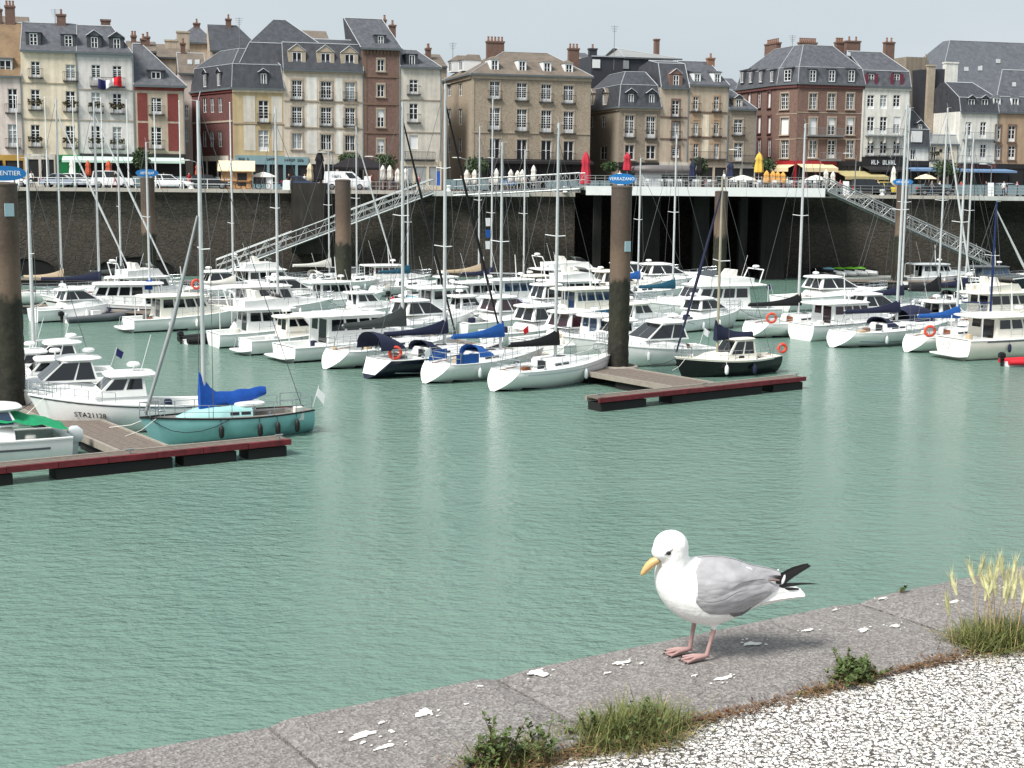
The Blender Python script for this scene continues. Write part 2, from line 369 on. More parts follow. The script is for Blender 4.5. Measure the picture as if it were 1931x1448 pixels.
# ------------------------------------------------------------------ near quay: pebble paving + coping stones
EA, EB = atz(40, 1448, 9.0), atz(1931, 1060, 9.0)
QD = (EB - EA); QD.z = 0; QD.normalize(); QN = Vector((-QD.y, QD.x, 0))      # QN points out over the water
IA, IB = atz(1200, 1372, 9.0), atz(1760, 1252, 9.0)
cw = (-(IA - EA).dot(QN) - (IB - EA).dot(QN)) / 2
def qp(s, t, z=9.0):
    """point s metres along the coping edge from its lower picture end, t metres inland"""
    p = EA + QD * s - QN * t; return Vector((p.x, p.y, z))
def qst(px, py):
    p = atz(px, py, 9.0) - EA; return p.dot(QD), -p.dot(QN)
gmb = MB(); A, B_ = qp(-14, cw), qp(40, cw); C_, D_ = qp(40, 16), qp(-14, 16)
ns = 90
for i in range(ns):
    s0, s1 = -14 + 54 * i / ns, -14 + 54 * (i + 1) / ns
    gmb.quad(qp(s0, cw - .01, 8.985), qp(s1, cw - .01, 8.985), qp(s1, 16, 8.985), qp(s0, 16, 8.985))
tag(gmb.build('ground', 'pebble_paving'), 'white pebble and dark tar paving of the near quay', kind='structure')
nq = MB().hexa([qp(-14, .06, -4), qp(40, .06, -4), qp(40, 16, -4), qp(-14, 16, -4)], [qp(-14, .06, 8.72), qp(40, .06, 8.72), qp(40, 16, 8.72), qp(-14, 16, 8.72)])
nqo = nq.build('near_quay_wall', 'quay_wall_stone'); tag(nqo, kind='structure')
cop = bpy.data.objects.new('quay_coping', None); scene.collection.objects.link(cop)
tag(cop, 'grey aggregate coping stones along the near quay edge', kind='structure')
js = [-14, -8, -4.2, qst(487, 1348)[0], qst(915, 1262)[0], qst(1590, 1122)[0]]
st = js[-1] - js[-2]
while js[-1] < 38: js.append(js[-1] + st * random.uniform(.8, 1.1))
rc = random.Random(3)
for a_, b_ in zip(js[:-1], js[1:]):
    mb = MB(); nseg = 14; rings = []
    dz = rc.uniform(-.0015, .0015); g_ = .006
    for i in range(nseg + 1):
        s = a_ + g_ + (b_ - a_ - 2 * g_) * i / nseg
        jit = rc.uniform(-.006, .006); e = .012 if i in (0, nseg) else 0
        rings.append([qp(s, 0 + jit, 8.70), qp(s, 0 + jit, 8.95 + dz), qp(s, .012 + jit, 8.982 + dz - e), qp(s, .04, 9.0 + dz - e), qp(s, cw - .04, 9.002 + dz - e), qp(s, cw - .008, 8.985 + dz - e), qp(s, cw, 8.70)])
    mb.loft(rings)
    mb.build('coping_stone', 'coping_concrete', cop, smooth=30)
stones_s = js
mat('dropping_white', (226, 224, 218), .8, var=.08, scale=30)
def dropping(px, py, rx, ry, seed):
    rr = random.Random(seed); s, t = qst(px, py); mb = MB(); rx *= .85; ry *= .8; k = 30; ph = rr.uniform(0, 6)
    top = []; bot = []
    for i in range(k):
        a = 2 * math.pi * i / k; q = 1 + .3 * math.sin(2 * a + ph) + .22 * math.sin(3 * a + ph * 2) + .14 * math.sin(7 * a + ph * 3) + rr.uniform(-.05, .05)
        bot.append(qp(s + rx * q * math.cos(a), t + ry * q * math.sin(a), 9.0038)); top.append(qp(s + rx * q * .9 * math.cos(a), t + ry * q * .9 * math.sin(a), 9.0058))
    mb.loft([bot, top])
    for q in range(6):
        a = rr.uniform(0, 6.28); d = rr.uniform(1.1, 2.6); e = rx * rr.uniform(.06, .2); cs, ct = s + rx * d * math.cos(a), t + rx * d * math.sin(a) * .7
        if ct < .03: continue
        mb.loft([[qp(cs + e * math.cos(k_ * .785), ct + e * .8 * math.sin(k_ * .785), z_) for k_ in range(8)] for z_ in (9.0038, 9.0052)])
    mb.build('bird_dropping', 'dropping_white', cop)
for i, (px, py, rx, ry) in enumerate([(1015, 1271, .035, .03), (1172, 1252, .03, .016), (1417, 1216, .035, .018), (1365, 1281, .032, .016), (1525, 1190, .02, .012), (1628, 1190, .028, .015),
        (1688, 1182, .025, .012), (1797, 1137, .035, .015), (1665, 1130, .018, .01), (800, 1346, .03, .03), (685, 1388, .05, .02), (728, 1410, .03, .014), (1900, 1107, .03, .012), (1310, 1276, .012, .006),
        (1146, 1271, .012, .006), (905, 1296, .01, .006), (1575, 1152, .012, .006), (720, 1365, .012, .008), (880, 1330, .008, .006), (1210, 1253, .012, .005)]):
    dropping(px, py, rx, ry, i)
# ------------------------------------------------------------------ far quay
def EDGE(x): return 153 + .12 * x          # quay edge depth as a function of X
def FAC(x): return 172 + .27 * x           # facade line
def atedge(px, z=9.0, off=0):
    """point on the far quay edge (shifted off metres towards the camera) seen at column px"""
    d = ray(px, 350); k = d.x / d.y; Y = (153 - off) / (1 - .12 * k); return Vector((k * Y, Y, z))
def deckpt(px, Y, z=9.0):
    d = ray(px, 345); return Vector((d.x / d.y * Y, Y, z))
quay = MB()
XS = [-300, -60, -40, -20, 0, 9, 27, 40, 60, 320]
for a_, b_ in zip(XS[:-1], XS[1:]):
    quay.quad((a_, EDGE(a_) - .02, 9.0), (b_, EDGE(b_) - .02, 9.0), (b_, 330, 9.0), (a_, 330, 9.0))
tag(quay.build('quay_pavement', 'quay_asphalt'), 'grey paved quayside street in front of the houses', kind='structure')
RX0, RX1 = atedge(1085).x, atedge(1470).x          # bay under the terrace where the wall is set back
SX0 = atedge(1832).x                               # overhanging slab on the far side of the bay
wall = MB()
def wseg(x0, x1, back=0, top=8.999):
    N = max(2, int((x1 - x0) / 3))
    for i in range(N):
        a_, b_ = x0 + (x1 - x0) * i / N, x0 + (x1 - x0) * (i + 1) / N
        wall.quad((a_, EDGE(a_) + back, -3), (b_, EDGE(b_) + back, -3), (b_, EDGE(b_) + back + .5, top), (a_, EDGE(a_) + back + .5, top))
wseg(-300, RX0); wseg(RX1, SX0); wseg(SX0, 320, 5); wseg(RX0, RX1, 15)
for x, b0, b1 in ((RX0, 0, 15), (RX1, 0, 15), (SX0, 0, 5)):
    wall.quad((x, EDGE(x) + b0, -3), (x, EDGE(x) + b1, -3), (x, EDGE(x) + b1 + .5, 8.999), (x, EDGE(x) + b0 + .5, 8.999))
wo_ = wall.build('quay_wall', 'quay_wall_stone'); tag(wo_, 'tall weed stained stone quay wall', kind='structure')
# coping blocks of the far quay
kc = 0
def cop_run(x0, x1, mname, h=.35, out=.12, L=2.4, back=1.0):
    N = max(1, int((x1 - x0) / L)); s = (x1 - x0) / N
    for i in range(N):
        a_, b_ = x0 + s * i + .01, x0 + s * (i + 1) - .01
        MB().hexa([(a_, EDGE(a_) - out, 9.02 - h), (b_, EDGE(b_) - out, 9.02 - h), (b_, EDGE(b_) + back, 9.02 - h), (a_, EDGE(a_) + back, 9.02 - h)],
                  [(a_, EDGE(a_) - out, 9.02), (b_, EDGE(b_) - out, 9.02), (b_, EDGE(b_) + back, 9.02), (a_, EDGE(a_) + back, 9.02)]).build('coping_block', mname, wo_)
cop_run(-75, atedge(815).x, 'quay_coping_pale'); cop_run(atedge(815).x, atedge(998).x, 'concrete_pale', .5, .6, 4)
cop_run(atedge(998).x, RX0, 'quay_coping_pale', .45); cop_run(RX1, SX0, 'quay_coping_pale'); cop_run(SX0, 85, 'concrete_pale', .45, .8, 4)
# culvert arches at the foot of the wall
mat('void_dark', (10, 10, 10), .95, var=0)
def arch(pxc, pxw, ytop, name='culvert_arch'):
    c = atedge(pxc, 0, .03); hw = pxw / 2 / FPX * c.y; zt = aty(pxc, ytop, c.y).z
    mb = MB(); N = 14; poly = [(c.x - hw, EDGE(c.x - hw) - .03, -1)]
    for i in range(N + 1):
        a = math.pi - math.pi * i / N; x = c.x + hw * math.cos(a); poly.append((x, EDGE(x) + .12, zt - 1.6 + 1.6 * math.sin(a)))
    poly.append((c.x + hw, EDGE(c.x + hw) - .03, -1)); mb.prism(poly, (0, .2, 0)); mb.build(name, 'void_dark', wo_)
    mb = MB(); pts = [Vector((c.x + hw * math.cos(math.pi - math.pi * i / N), EDGE(c.x + hw * math.cos(math.pi - math.pi * i / N)) + .1, zt - 1.6 + 1.6 * math.sin(math.pi * i / N))) for i in range(N + 1)]
    mb.path(pts, .16, 5); mb.build('arch_ring', 'concrete_dark', wo_)
arch(250, 150, 483); arch(50, 100, 486)
# land and hazy hill behind the town so that no gap shows under the sky
hill = MB()
for i in range(30):
    x0, x1 = -400 + 800 * i / 30, -400 + 800 * (i + 1) / 30
    hz = lambda x: 17 + 3 * math.sin(x * .03) + 2 * math.sin(x * .011 + 1)
    hill.quad((x0, 330, 8.9), (x1, 330, 8.9), (x1, 420, hz(x1)), (x0, 420, hz(x0)))
    hill.quad((x0, 420, hz(x0)), (x1, 420, hz(x1)), (x1, 800, 9), (x0, 800, 9))
mat('hill_green', (70, 80, 60), .95, var=.25, scale=.05)
tag(hill.build('hill', 'hill_green'), 'low green rise behind the town', kind='structure')
# ================================================================== BUILDINGS
mat('slate', (86, 88, 94), .6, var=.32, scale=1.6, bump=.4, bscale=5, streak=.25)
mat('slate_dark', (66, 68, 74), .6, var=.32, scale=1.6, bump=.4, bscale=5, streak=.25)
mat('slate_blue', (92, 95, 102), .6, var=.2, scale=1.2, bump=.3, bscale=5, streak=.2)
mat('tile_brown', (108, 98, 88), .85, var=.3, scale=.8, bump=.4, bscale=6)
mat('tile_orange', (126, 104, 80), .85, var=.3, scale=.8, bump=.4, bscale=6)
mat('zinc', (158, 160, 158), .5, metal=.3, var=.1, scale=.6)
mat('lead_white', (164, 168, 172), .5, var=.08)
mat('wall_pink', (214, 200, 192), .9, var=.10, scale=1.4, streak=.2)
mat('wall_cream', (226, 213, 190), .9, var=.10, scale=1.4, streak=.2)
mat('wall_pale', (214, 210, 206), .9, var=.10, scale=1.4, streak=.2)
mat('wall_stone', (208, 196, 180), .9, var=.10, scale=1.4, streak=.2)
mat('wall_white', (224, 222, 214), .9, var=.10, scale=1.4, streak=.2)
mat('wall_offwhite', (208, 202, 190), .9, var=.10, scale=1.4, streak=.2)
mat('wall_yellow', (192, 172, 134), .9, var=.10, scale=1.4, streak=.2)
mat('wall_tan', (186, 171, 152), .9, var=.10, scale=1.4, streak=.2)
mat('wall_orange', (172, 148, 124), .9, var=.10, scale=1.4, streak=.2)
mat('brick_red', (118, 56, 52), .9, var=.16, scale=3, bump=.3, bscale=12)
mat('brick_dark', (98, 62, 60), .9, var=.2, scale=3, bump=.3, bscale=12)
mat('brick_brown', (116, 92, 83), .9, var=.25, scale=3.5, bump=.3, bscale=12)
mat('brick_beige', (154, 141, 124), .9, var=.3, scale=5, bump=.4, bscale=10)
mat('brick_grey', (140, 129, 115), .9, var=.3, scale=5, bump=.4, bscale=10)
mat('trim_stone', (166, 153, 136), .9, var=.15, scale=2)
mat('trim_brown', (116, 94, 80), .9, var=.15, scale=2)
mat('concrete_tan', (142, 131, 115), .9, var=.12, scale=.5, streak=.25)
mat('slate_wall', (52, 54, 60), .6, var=.15, scale=1.5)
mat('win_white', (226, 228, 228), .5, var=.03)
mat('win_glass', (20, 20, 22), .12, var=.4, scale=.8, spec=.35)
mat('win_curtain', (160, 164, 164), .4, var=.2, scale=1.5)
mat('iron_dark', (42, 42, 46), .6, var=.05)
mat('iron_pale', (120, 128, 132), .6, var=.05)
mat('shutter_white', (212, 212, 212), .6, var=.05)
mat('shutter_plum', (100, 40, 56), .7, var=.08)
mat('brick_chimney', (110, 86, 76), .9, var=.25, scale=3)
mat('pot_clay', (138, 102, 84), .8, var=.15, scale=5)
mat('shop_blue', (128, 158, 164), .6, var=.08, scale=1)
mat('shop_dark', (30, 28, 30), .6, var=.1)
mat('shop_ochre', (176, 140, 66), .7, var=.12)
mat('shop_green', (18, 120, 66), .6, var=.1)
mat('shop_red', (150, 30, 40), .6, var=.1)
mat('awning_green', (196, 222, 208), .7, var=.05); mat('awning_cream', (226, 206, 166), .7, var=.06); mat('awning_khaki', (176, 164, 118), .7, var=.1)
mat('awning_blue', (110, 140, 176), .7, var=.06); mat('awning_black', (34, 32, 34), .7, var=.1)

class Face:
    """vertical facade plane; u in metres along it, z world height. a, b: ground points left and right as seen"""
    def __init__(s, a, b):
        s.a, s.b = Vector((a[0], a[1], 9.0)), Vector((b[0], b[1], 9.0)); s.d = (s.b - s.a).normalized(); s.L = (s.b - s.a).length
        s.n = Vector((s.d.y, -s.d.x, 0))            # outwards, towards the harbour
    def pix(s, px, py, inset=0):
        d = ray(px, py); o = s.a - s.n * inset; t = ((o - Vector((0, 0, EYE))).dot(s.n)) / d.dot(s.n)
        p = Vector((0, 0, EYE)) + d * t; return (p - s.a).dot(s.d), p.z
    def pt(s, u, z, out=0):
        p = s.a + s.d * u + s.n * out; return Vector((p.x, p.y, z))
    def rect(s, cx, cy, w, h, inset=0):
        u0, z0 = s.pix(cx - w / 2, cy, inset); u1, _ = s.pix(cx + w / 2, cy, inset); _, zt = s.pix(cx, cy - h / 2, inset); _, zb = s.pix(cx, cy + h / 2, inset)
        return u0, u1, zb, zt
def facpt(px, off=0):
    d = ray(px, 300); k = d.x / d.y; Y = (172 + off) / (1 - .27 * k); return Vector((k * Y, Y, 9.0))
def face_px(x0, x1, off=0): return Face(facpt(x0, off), facpt(x1, off))

class House:
    def __init__(s, name, label, pos, cat='house'):
        s.org = Vector((pos.x, pos.y, 9.0)); s.t = thing(name, label, cat, s.org)
    def put(s, mb, name, mats, smooth=False, parent=None):
        return mb.build(name, mats, parent or s.t, smooth, s.org)
    def wall(s, f, top, m_, holes=(), depth=.22, u0=0, u1=None, name='wall', thick=.4, reveal=None):
        """front wall with real openings; holes are (u0, u1, z0, z1)"""
        u1 = f.L if u1 is None else u1; mb = MB()
        us = sorted({u0, u1, *[min(max(h[0], u0), u1) for h in holes], *[min(max(h[1], u0), u1) for h in holes]})
        zs = sorted({9.0, top, *[min(max(h[2], 9.0), top) for h in holes], *[min(max(h[3], 9.0), top) for h in holes]})
        for a, b in zip(us[:-1], us[1:]):
            for c, d in zip(zs[:-1], zs[1:]):
                mu, mz = (a + b) / 2, (c + d) / 2
                if any(h[0] < mu < h[1] and h[2] < mz < h[3] for h in holes): continue
                mb.quad(f.pt(a, c), f.pt(b, c), f.pt(b, d), f.pt(a, d))
        for h in holes:
            a, b, c, d = h
            for p, q in (((a, c), (a, d)), ((a, d), (b, d)), ((b, d), (b, c)), ((b, c), (a, c))):
                mb.quad(f.pt(*p), f.pt(*q), f.pt(*q, -depth), f.pt(*p, -depth))
        return s.put(mb, name, m_)
    def window(s, f, r, panes=3, frame='win_white', glass='win_glass', kind='french', inset=.16, bar=.07, sub=None):
        a, b, c, d = r; mb = MB()
        o = s.put(mb.quad(f.pt(a, c, -inset - .03), f.pt(b, c, -inset - .03), f.pt(b, d, -inset - .03), f.pt(a, d, -inset - .03)), 'window', glass)
        fr = MB()
        def bar_(u0, u1, z0, z1, t=.05):
            fr.hexa([f.pt(u0, z0, -inset), f.pt(u1, z0, -inset), f.pt(u1, z0, -inset + t), f.pt(u0, z0, -inset + t)], [f.pt(u0, z1, -inset), f.pt(u1, z1, -inset), f.pt(u1, z1, -inset + t), f.pt(u0, z1, -inset + t)])
        if kind == 'blind':
            bar_(a, b, c + .02, d, .03)
        else:
            w = b - a; m_ = (a + b) / 2; bw = bar
            bar_(a, a + bw, c, d); bar_(b - bw, b, c, d); bar_(a + bw, b - bw, c, c + bw); bar_(a + bw, b - bw, d - bw, d); bar_(m_ - bw * .8, m_ + bw * .8, c + bw, d - bw, .055)
            zt = d - (d - c) * .26 if kind == 'french' else d
            if kind == 'french': bar_(a + bw, b - bw, zt - bw * .7, zt + bw * .7, .06)
            zb = c + ((d - c) * .2 if kind == 'french' else 0)
            if kind == 'french': bar_(a + bw, b - bw, c + bw, zb, .03)
            for k in range(1, panes):
                z = zb + (zt - zb) * k / panes; bar_(a + bw, b - bw, z - .02, z + .02, .04)
            if sub:
                for q in (.27, .73): bar_(a + w * q - .018, a + w * q + .018, zb, d - bw, .04)
            if kind == 'halfblind': bar_(a + bw, b - bw, c + (d - c) * .55, d - bw, .065)
        s.put(fr, 'frame', frame, parent=o); o.children[-1].location = (0, 0, 0)
        return o
    def surround(s, f, r, m_, w=.16, out=.06, sill=True, head=True, parent=None):
        a, b, c, d = r; mb = MB()
        def bb(u0, u1, z0, z1, t=out):
            mb.hexa([f.pt(u0, z0, .003), f.pt(u1, z0, .003), f.pt(u1, z0, t), f.pt(u0, z0, t)], [f.pt(u0, z1, .003), f.pt(u1, z1, .003), f.pt(u1, z1, t), f.pt(u0, z1, t)])
        bb(a - w, a, c, d); bb(b, b + w, c, d)
        if head: bb(a - w, b + w, d, d + w * 1.3, out + .02)
        if sill: bb(a - w - .05, b + w + .05, c - .14, c, out + .1)
        s.put(mb, 'surround', m_)
    def balcony(s, f, u0, u1, z, h=.95, out=.35, m_='iron_dark', flowers=False, slab=None, step=.16):
        mb = MB(); p = f.pt
        for zz in (z + .05, z + h): mb.path([p(u0, zz, .02), p(u0, zz, out), p(u1, zz, out), p(u1, zz, .02)], .025, 4)
        nb = max(3, int((u1 - u0) / step))
        for k in range(nb + 1):
            u = u0 + (u1 - u0) * k / nb; mb.tube(p(u, z, out), p(u, z + h, out), .014, n=4)
        mb.hexa([p(u0, z - .1, .003), p(u1, z - .1, .003), p(u1, z - .1, out), p(u0, z - .1, out)], [p(u0, z, .003), p(u1, z, .003), p(u1, z, out), p(u0, z, out)])
        o = s.put(mb, 'balcony', m_)
        if flowers:
            fm = MB(); rr = random.Random(int(u0 * 10))
            for k in range(70):
                c = p(rr.uniform(u0, u1), z + h + rr.uniform(-.35, .15), out + rr.uniform(-.1, .15)); q = Vector((rr.uniform(-1, 1), rr.uniform(-1, 1), rr.uniform(-1, 1))).normalized() * .1; e = q.cross(Vector((rr.uniform(-1, 1), .3, .7))).normalized() * .08
                fm.quad(c - q - e, c + q - e, c + q + e, c - q + e)
            s.put(fm, 'flower_box', 'leaf_flower', parent=o)
    def band(s, f, z, m_, h=.18, out=.09, u0=0, u1=None, name='cornice'):
        u1 = f.L if u1 is None else u1
        s.put(MB().hexa([f.pt(u0, z, .003), f.pt(u1, z, .003), f.pt(u1, z, out), f.pt(u0, z, out)], [f.pt(u0, z + h, .003), f.pt(u1, z + h, .003), f.pt(u1, z + h, out), f.pt(u0, z + h, out)]), name, m_)
    def panel(s, f, u0, u1, z0, z1, m_, out=.03, name='panel'):
        s.put(MB().hexa([f.pt(u0, z0, .003), f.pt(u1, z0, .003), f.pt(u1, z0, out), f.pt(u0, z0, out)], [f.pt(u0, z1, .003), f.pt(u1, z1, .003), f.pt(u1, z1, out), f.pt(u0, z1, out)]), name, m_)
    def roof(s, f, levels, m_, depth, u0=0, u1=None, name='roof', edges=True):
        """levels: (z, front inset, left inset, right inset[, back inset]) from the eave up"""
        u1 = f.L if u1 is None else u1; rings = []
        for lv in levels:
            z, fi, li, ri = lv[:4]; bi = lv[4] if len(lv) > 4 else fi
            rings.append([f.pt(u0 + li, z, -fi), f.pt(u1 - ri, z, -fi), f.pt(u1 - ri, z, -depth + bi), f.pt(u0 + li, z, -depth + bi)])
        o = s.put(MB().loft(rings), name, m_)
        z, fi, li, ri = levels[0][:4]
        s.put(MB().hexa([f.pt(u0 + li - .02, z - .22, -fi - .02), f.pt(u1 - ri + .02, z - .22, -fi - .02), f.pt(u1 - ri + .02, z - .22, -fi + .14), f.pt(u0 + li - .02, z - .22, -fi + .14)],
                        [f.pt(u0 + li - .02, z - .03, -fi - .02), f.pt(u1 - ri + .02, z - .03, -fi - .02), f.pt(u1 - ri + .02, z - .03, -fi + .2), f.pt(u0 + li - .02, z - .03, -fi + .2)]), 'gutter', 'iron_pale', parent=o)
        if edges:
            eb = MB()
            for k in (0, 1):
                for ra, rb in zip(rings[:-1], rings[1:]):
                    if (ra[k] - rb[k]).length > .1: eb.tube(ra[k] + Vector((0, 0, .02)), rb[k] + Vector((0, 0, .02)), .05, n=4)
            eb.tube(rings[-1][0], rings[-1][1], .09, n=4)
            for rg in rings[1:-1]: eb.tube(rg[0] + Vector((0, 0, .02)), rg[1] + Vector((0, 0, .02)), .06, n=4)
            s.put(eb, 'flashing', 'lead_white', parent=o)
        return o
    def body(s, f, top, m_, depth, u0=0, u1=None, name='side_wall', gap=.24):
        """everything of the house block behind its front wall"""
        u1 = f.L if u1 is None else u1
        mb = MB(); p = f.pt
        q = [p(u0, 9, -gap), p(u1, 9, -gap), p(u1, 9, -depth), p(u0, 9, -depth)]
        t = [Vector((v.x, v.y, top)) for v in q]
        mb.add(q + t, [(1, 2, 6, 5), (2, 3, 7, 6), (3, 0, 4, 7), (4, 5, 6, 7), (0, 1, 5, 4)])
        for u in (u0, u1): mb.quad(p(u, 9), p(u, 9, -gap), p(u, top, -gap), p(u, top))
        return s.put(mb, name, m_)
    def dormer(s, f, cx, cy, w, h, inset=.5, back=2.6, m_='slate', roofm='slate', style='gable', cheek=.18, panes=2, frame='win_white', over=.12, rise=None):
        a, b, c, d = f.rect(cx, cy, w, h, inset); p = f.pt; i = -inset
        mb = MB(); A, B, C, D = a - cheek, b + cheek, c - .08, d + .14
        # front frame around the opening, cheeks, sill
        for u0, u1, z0, z1 in ((A, a, C, D), (b, B, C, D), (a, b, C, c), (a, b, d, D)):
            mb.hexa([p(u0, z0, i), p(u1, z0, i), p(u1, z0, i - .2), p(u0, z0, i - .2)], [p(u0, z1, i), p(u1, z1, i), p(u1, z1, i - .2), p(u0, z1, i - .2)])
        for u in (A, B): mb.hexa([p(u - .04, C, i - .2), p(u + .04, C, i - .2), p(u + .04, C, i - back), p(u - .04, C, i - back)], [p(u - .04, D, i - .2), p(u + .04, D, i - .2), p(u + .04, D, i - back), p(u - .04, D, i - back)])
        do = s.put(mb, 'dormer', m_)
        rz = rise or (B - A) * .38; m2 = (A + B) / 2; rb = MB(); o = over
        if style == 'gable':
            F = [p(A - o, D - .04, i + o), p(B + o, D - .04, i + o), p(m2, D + rz, i + o)]; K = [p(A - o, D - .04, i - back), p(B + o, D - .04, i - back), p(m2, D + rz, i - back)]
            rb.add(F + K, [(0, 2, 5, 3), (2, 1, 4, 5), (0, 1, 4, 3), (3, 5, 4)]); rb.add([p(A, D - .04, i), p(B, D - .04, i), p(m2, D + rz * .9, i)], [(0, 1, 2)])
        elif style == 'hip':
            F = [p(A - o, D - .02, i + o), p(B + o, D - .02, i + o)]; K = [p(A - o, D - .02, i - back), p(B + o, D - .02, i - back)]; T1, T2 = p(m2, D + rz, i - (B - A) * .5), p(m2, D + rz, i - back)
            rb.add(F + K + [T1, T2], [(0, 1, 4), (0, 4, 5, 2), (1, 3, 5, 4), (0, 2, 3, 1), (2, 5, 3)])
        else:
            rb.hexa([p(A - o, D, i + o), p(B + o, D, i + o), p(B + o, D + .1, i - back), p(A - o, D + .1, i - back)], [p(A - o, D + .1, i + o), p(B + o, D + .1, i + o), p(B + o, D + .45, i - back), p(A - o, D + .45, i - back)])
        s.put(rb, 'dormer_roof', roofm, parent=do)
        if style == 'gable':
            e = MB(); e.tube(p(A - o, D - .02, i + o), p(m2, D + rz + .02, i + o), .05, n=4); e.tube(p(B + o, D - .02, i + o), p(m2, D + rz + .02, i + o), .05, n=4); s.put(e, 'flashing', 'lead_white', parent=do)
        wmb = MB().quad(p(a, c, i - .12), p(b, c, i - .12), p(b, d, i - .12), p(a, d, i - .12))
        wo2 = s.put(wmb, 'pane', 'win_glass', parent=do)
        fr = MB(); bw = .085
        def bar_(u0, u1, z0, z1):
            fr.hexa([p(u0, z0, i - .1), p(u1, z0, i - .1), p(u1, z0, i - .03), p(u0, z0, i - .03)], [p(u0, z1, i - .1), p(u1, z1, i - .1), p(u1, z1, i - .03), p(u0, z1, i - .03)])
        bar_(a, a + bw, c, d); bar_(b - bw, b, c, d); bar_(a + bw, b - bw, c, c + bw); bar_(a + bw, b - bw, d - bw, d); bar_((a + b) / 2 - .05, (a + b) / 2 + .05, c + bw, d - bw)
        for k in range(1, panes): bar_(a + bw, b - bw, c + (d - c) * k / panes - .02, c + (d - c) * k / panes + .02)
        s.put(fr, 'frame', frame, parent=do)
    def chimney(s, f, cx, ybase, ytop, wpx, inset, pots=4, m_='brick_chimney', dpt=.7, cap=True):
        a, _ = f.pix(cx - wpx / 2, ytop, inset); b, zt = f.pix(cx + wpx / 2, ytop, inset); _, zb = f.pix(cx, ybase, inset); p = f.pt; i = -inset
        mb = MB().hexa([p(a, zb - 2.5, i), p(b, zb - 2.5, i), p(b, zb - 2.5, i - dpt), p(a, zb - 2.5, i - dpt)], [p(a, zt, i), p(b, zt, i), p(b, zt, i - dpt), p(a, zt, i - dpt)])
        if cap: mb.hexa([p(a - .08, zt, i + .08), p(b + .08, zt, i + .08), p(b + .08, zt, i - dpt - .08), p(a - .08, zt, i - dpt - .08)], [p(a - .08, zt + .2, i + .08), p(b + .08, zt + .2, i + .08), p(b + .08, zt + .2, i - dpt - .08), p(a - .08, zt + .2, i - dpt - .08)])
        o = s.put(mb, 'chimney', m_)
        for k in range(pots):
            u = a + (b - a) * (k + .5) / pots; c = p(u, zt + .2, i - dpt / 2)
            s.put(MB().lathe([(.15, 0), (.11, .45), (.14, .47), (.14, .55)], 8, c), 'chimney_pot', 'pot_clay', parent=o)
    def skylight(s, f, cx, cy, w, h, plane, m_='lead_white'):
        """roof window on a sloping plane given by (z0, inset0, z1, inset1)"""
        z0, i0, z1, i1 = plane; p = f.pt
        def on(px, py):
            best = None
            for k in range(60):
                t = k / 59; u, z = f.pix(px, py, i0 + (i1 - i0) * t); zz = z0 + (z1 - z0) * t
                if best is None or abs(z - zz) < best[0]: best = (abs(z - zz), u, zz, i0 + (i1 - i0) * t)
            return best[1:]
        nrm = (f.n * (z1 - z0) + Vector((0, 0, 1)) * (i1 - i0)).normalized()
        c = [on(cx - w / 2, cy + h / 2), on(cx + w / 2, cy + h / 2), on(cx + w / 2, cy - h / 2), on(cx - w / 2, cy - h / 2)]
        P = [p(u, z, -i) for u, z, i in c]; mid = sum(P, Vector()) / 4
        o = s.put(MB().hexa([q + nrm * .0 for q in P], [q + nrm * .1 for q in P]), 'skylight', m_)
        s.put(MB().hexa([q * .78 + mid * .22 + nrm * .08 for q in P], [q * .78 + mid * .22 + nrm * .115 for q in P]), 'pane', 'win_curtain', parent=o)
    def shopfront(s, f, u0, u1, z1, m_, openings=3, glass='shop_dark', out=.12, fascia=.6):
        mb = MB(); p = f.pt; n = openings; w = (u1 - u0) / n
        mb.hexa([p(u0, z1 - fascia, .003), p(u1, z1 - fascia, .003), p(u1, z1 - fascia, out), p(u0, z1 - fascia, out)], [p(u0, z1, .003), p(u1, z1, .003), p(u1, z1, out), p(u0, z1, out)])
        for k in range(n + 1):
            u = u0 + w * k; a, b = max(u0, u - .14), min(u1, u + .14)
            mb.hexa([p(a, 9, .003), p(b, 9, .003), p(b, 9, out), p(a, 9, out)], [p(a, z1 - fascia, .003), p(b, z1 - fascia, .003), p(b, z1 - fascia, out), p(a, z1 - fascia, out)])
        mb.hexa([p(u0, 9, .003), p(u1, 9, .003), p(u1, 9, out - .02), p(u0, 9, out - .02)], [p(u0, 9.5, .003), p(u1, 9.5, .003), p(u1, 9.5, out - .02), p(u0, 9.5, out - .02)])
        o = s.put(mb, 'shopfront', m_)
        for k in range(n):
            a, b = u0 + w * k + .14, u0 + w * (k + 1) - .14
            s.put(MB().quad(p(a, 9.5, .02), p(b, 9.5, .02), p(b, z1 - fascia, .02), p(a, z1 - fascia, .02)), 'shop_window', glass, parent=o)
        return o
    def awning(s, f, u0, u1, z, reach, drop, m_, val=.25, name='awning'):
        p = f.pt
        mb = MB().hexa([p(u0, z - .05, .05), p(u1, z - .05, .05), p(u1, z - drop - .05, reach), p(u0, z - drop - .05, reach)], [p(u0, z, .05), p(u1, z, .05), p(u1, z - drop, reach), p(u0, z - drop, reach)])
        mb.hexa([p(u0, z - drop - val, reach - .02), p(u1, z - drop - val, reach - .02), p(u1, z - drop - val, reach + .02), p(u0, z - drop - val, reach + .02)], [p(u0, z - drop, reach - .02), p(u1, z - drop, reach - .02), p(u1, z - drop, reach + .02), p(u0, z - drop, reach + .02)])
        return s.put(mb, name, m_)
mat('leaf_flower', (84, 78, 52), .8, var=.5, scale=6)
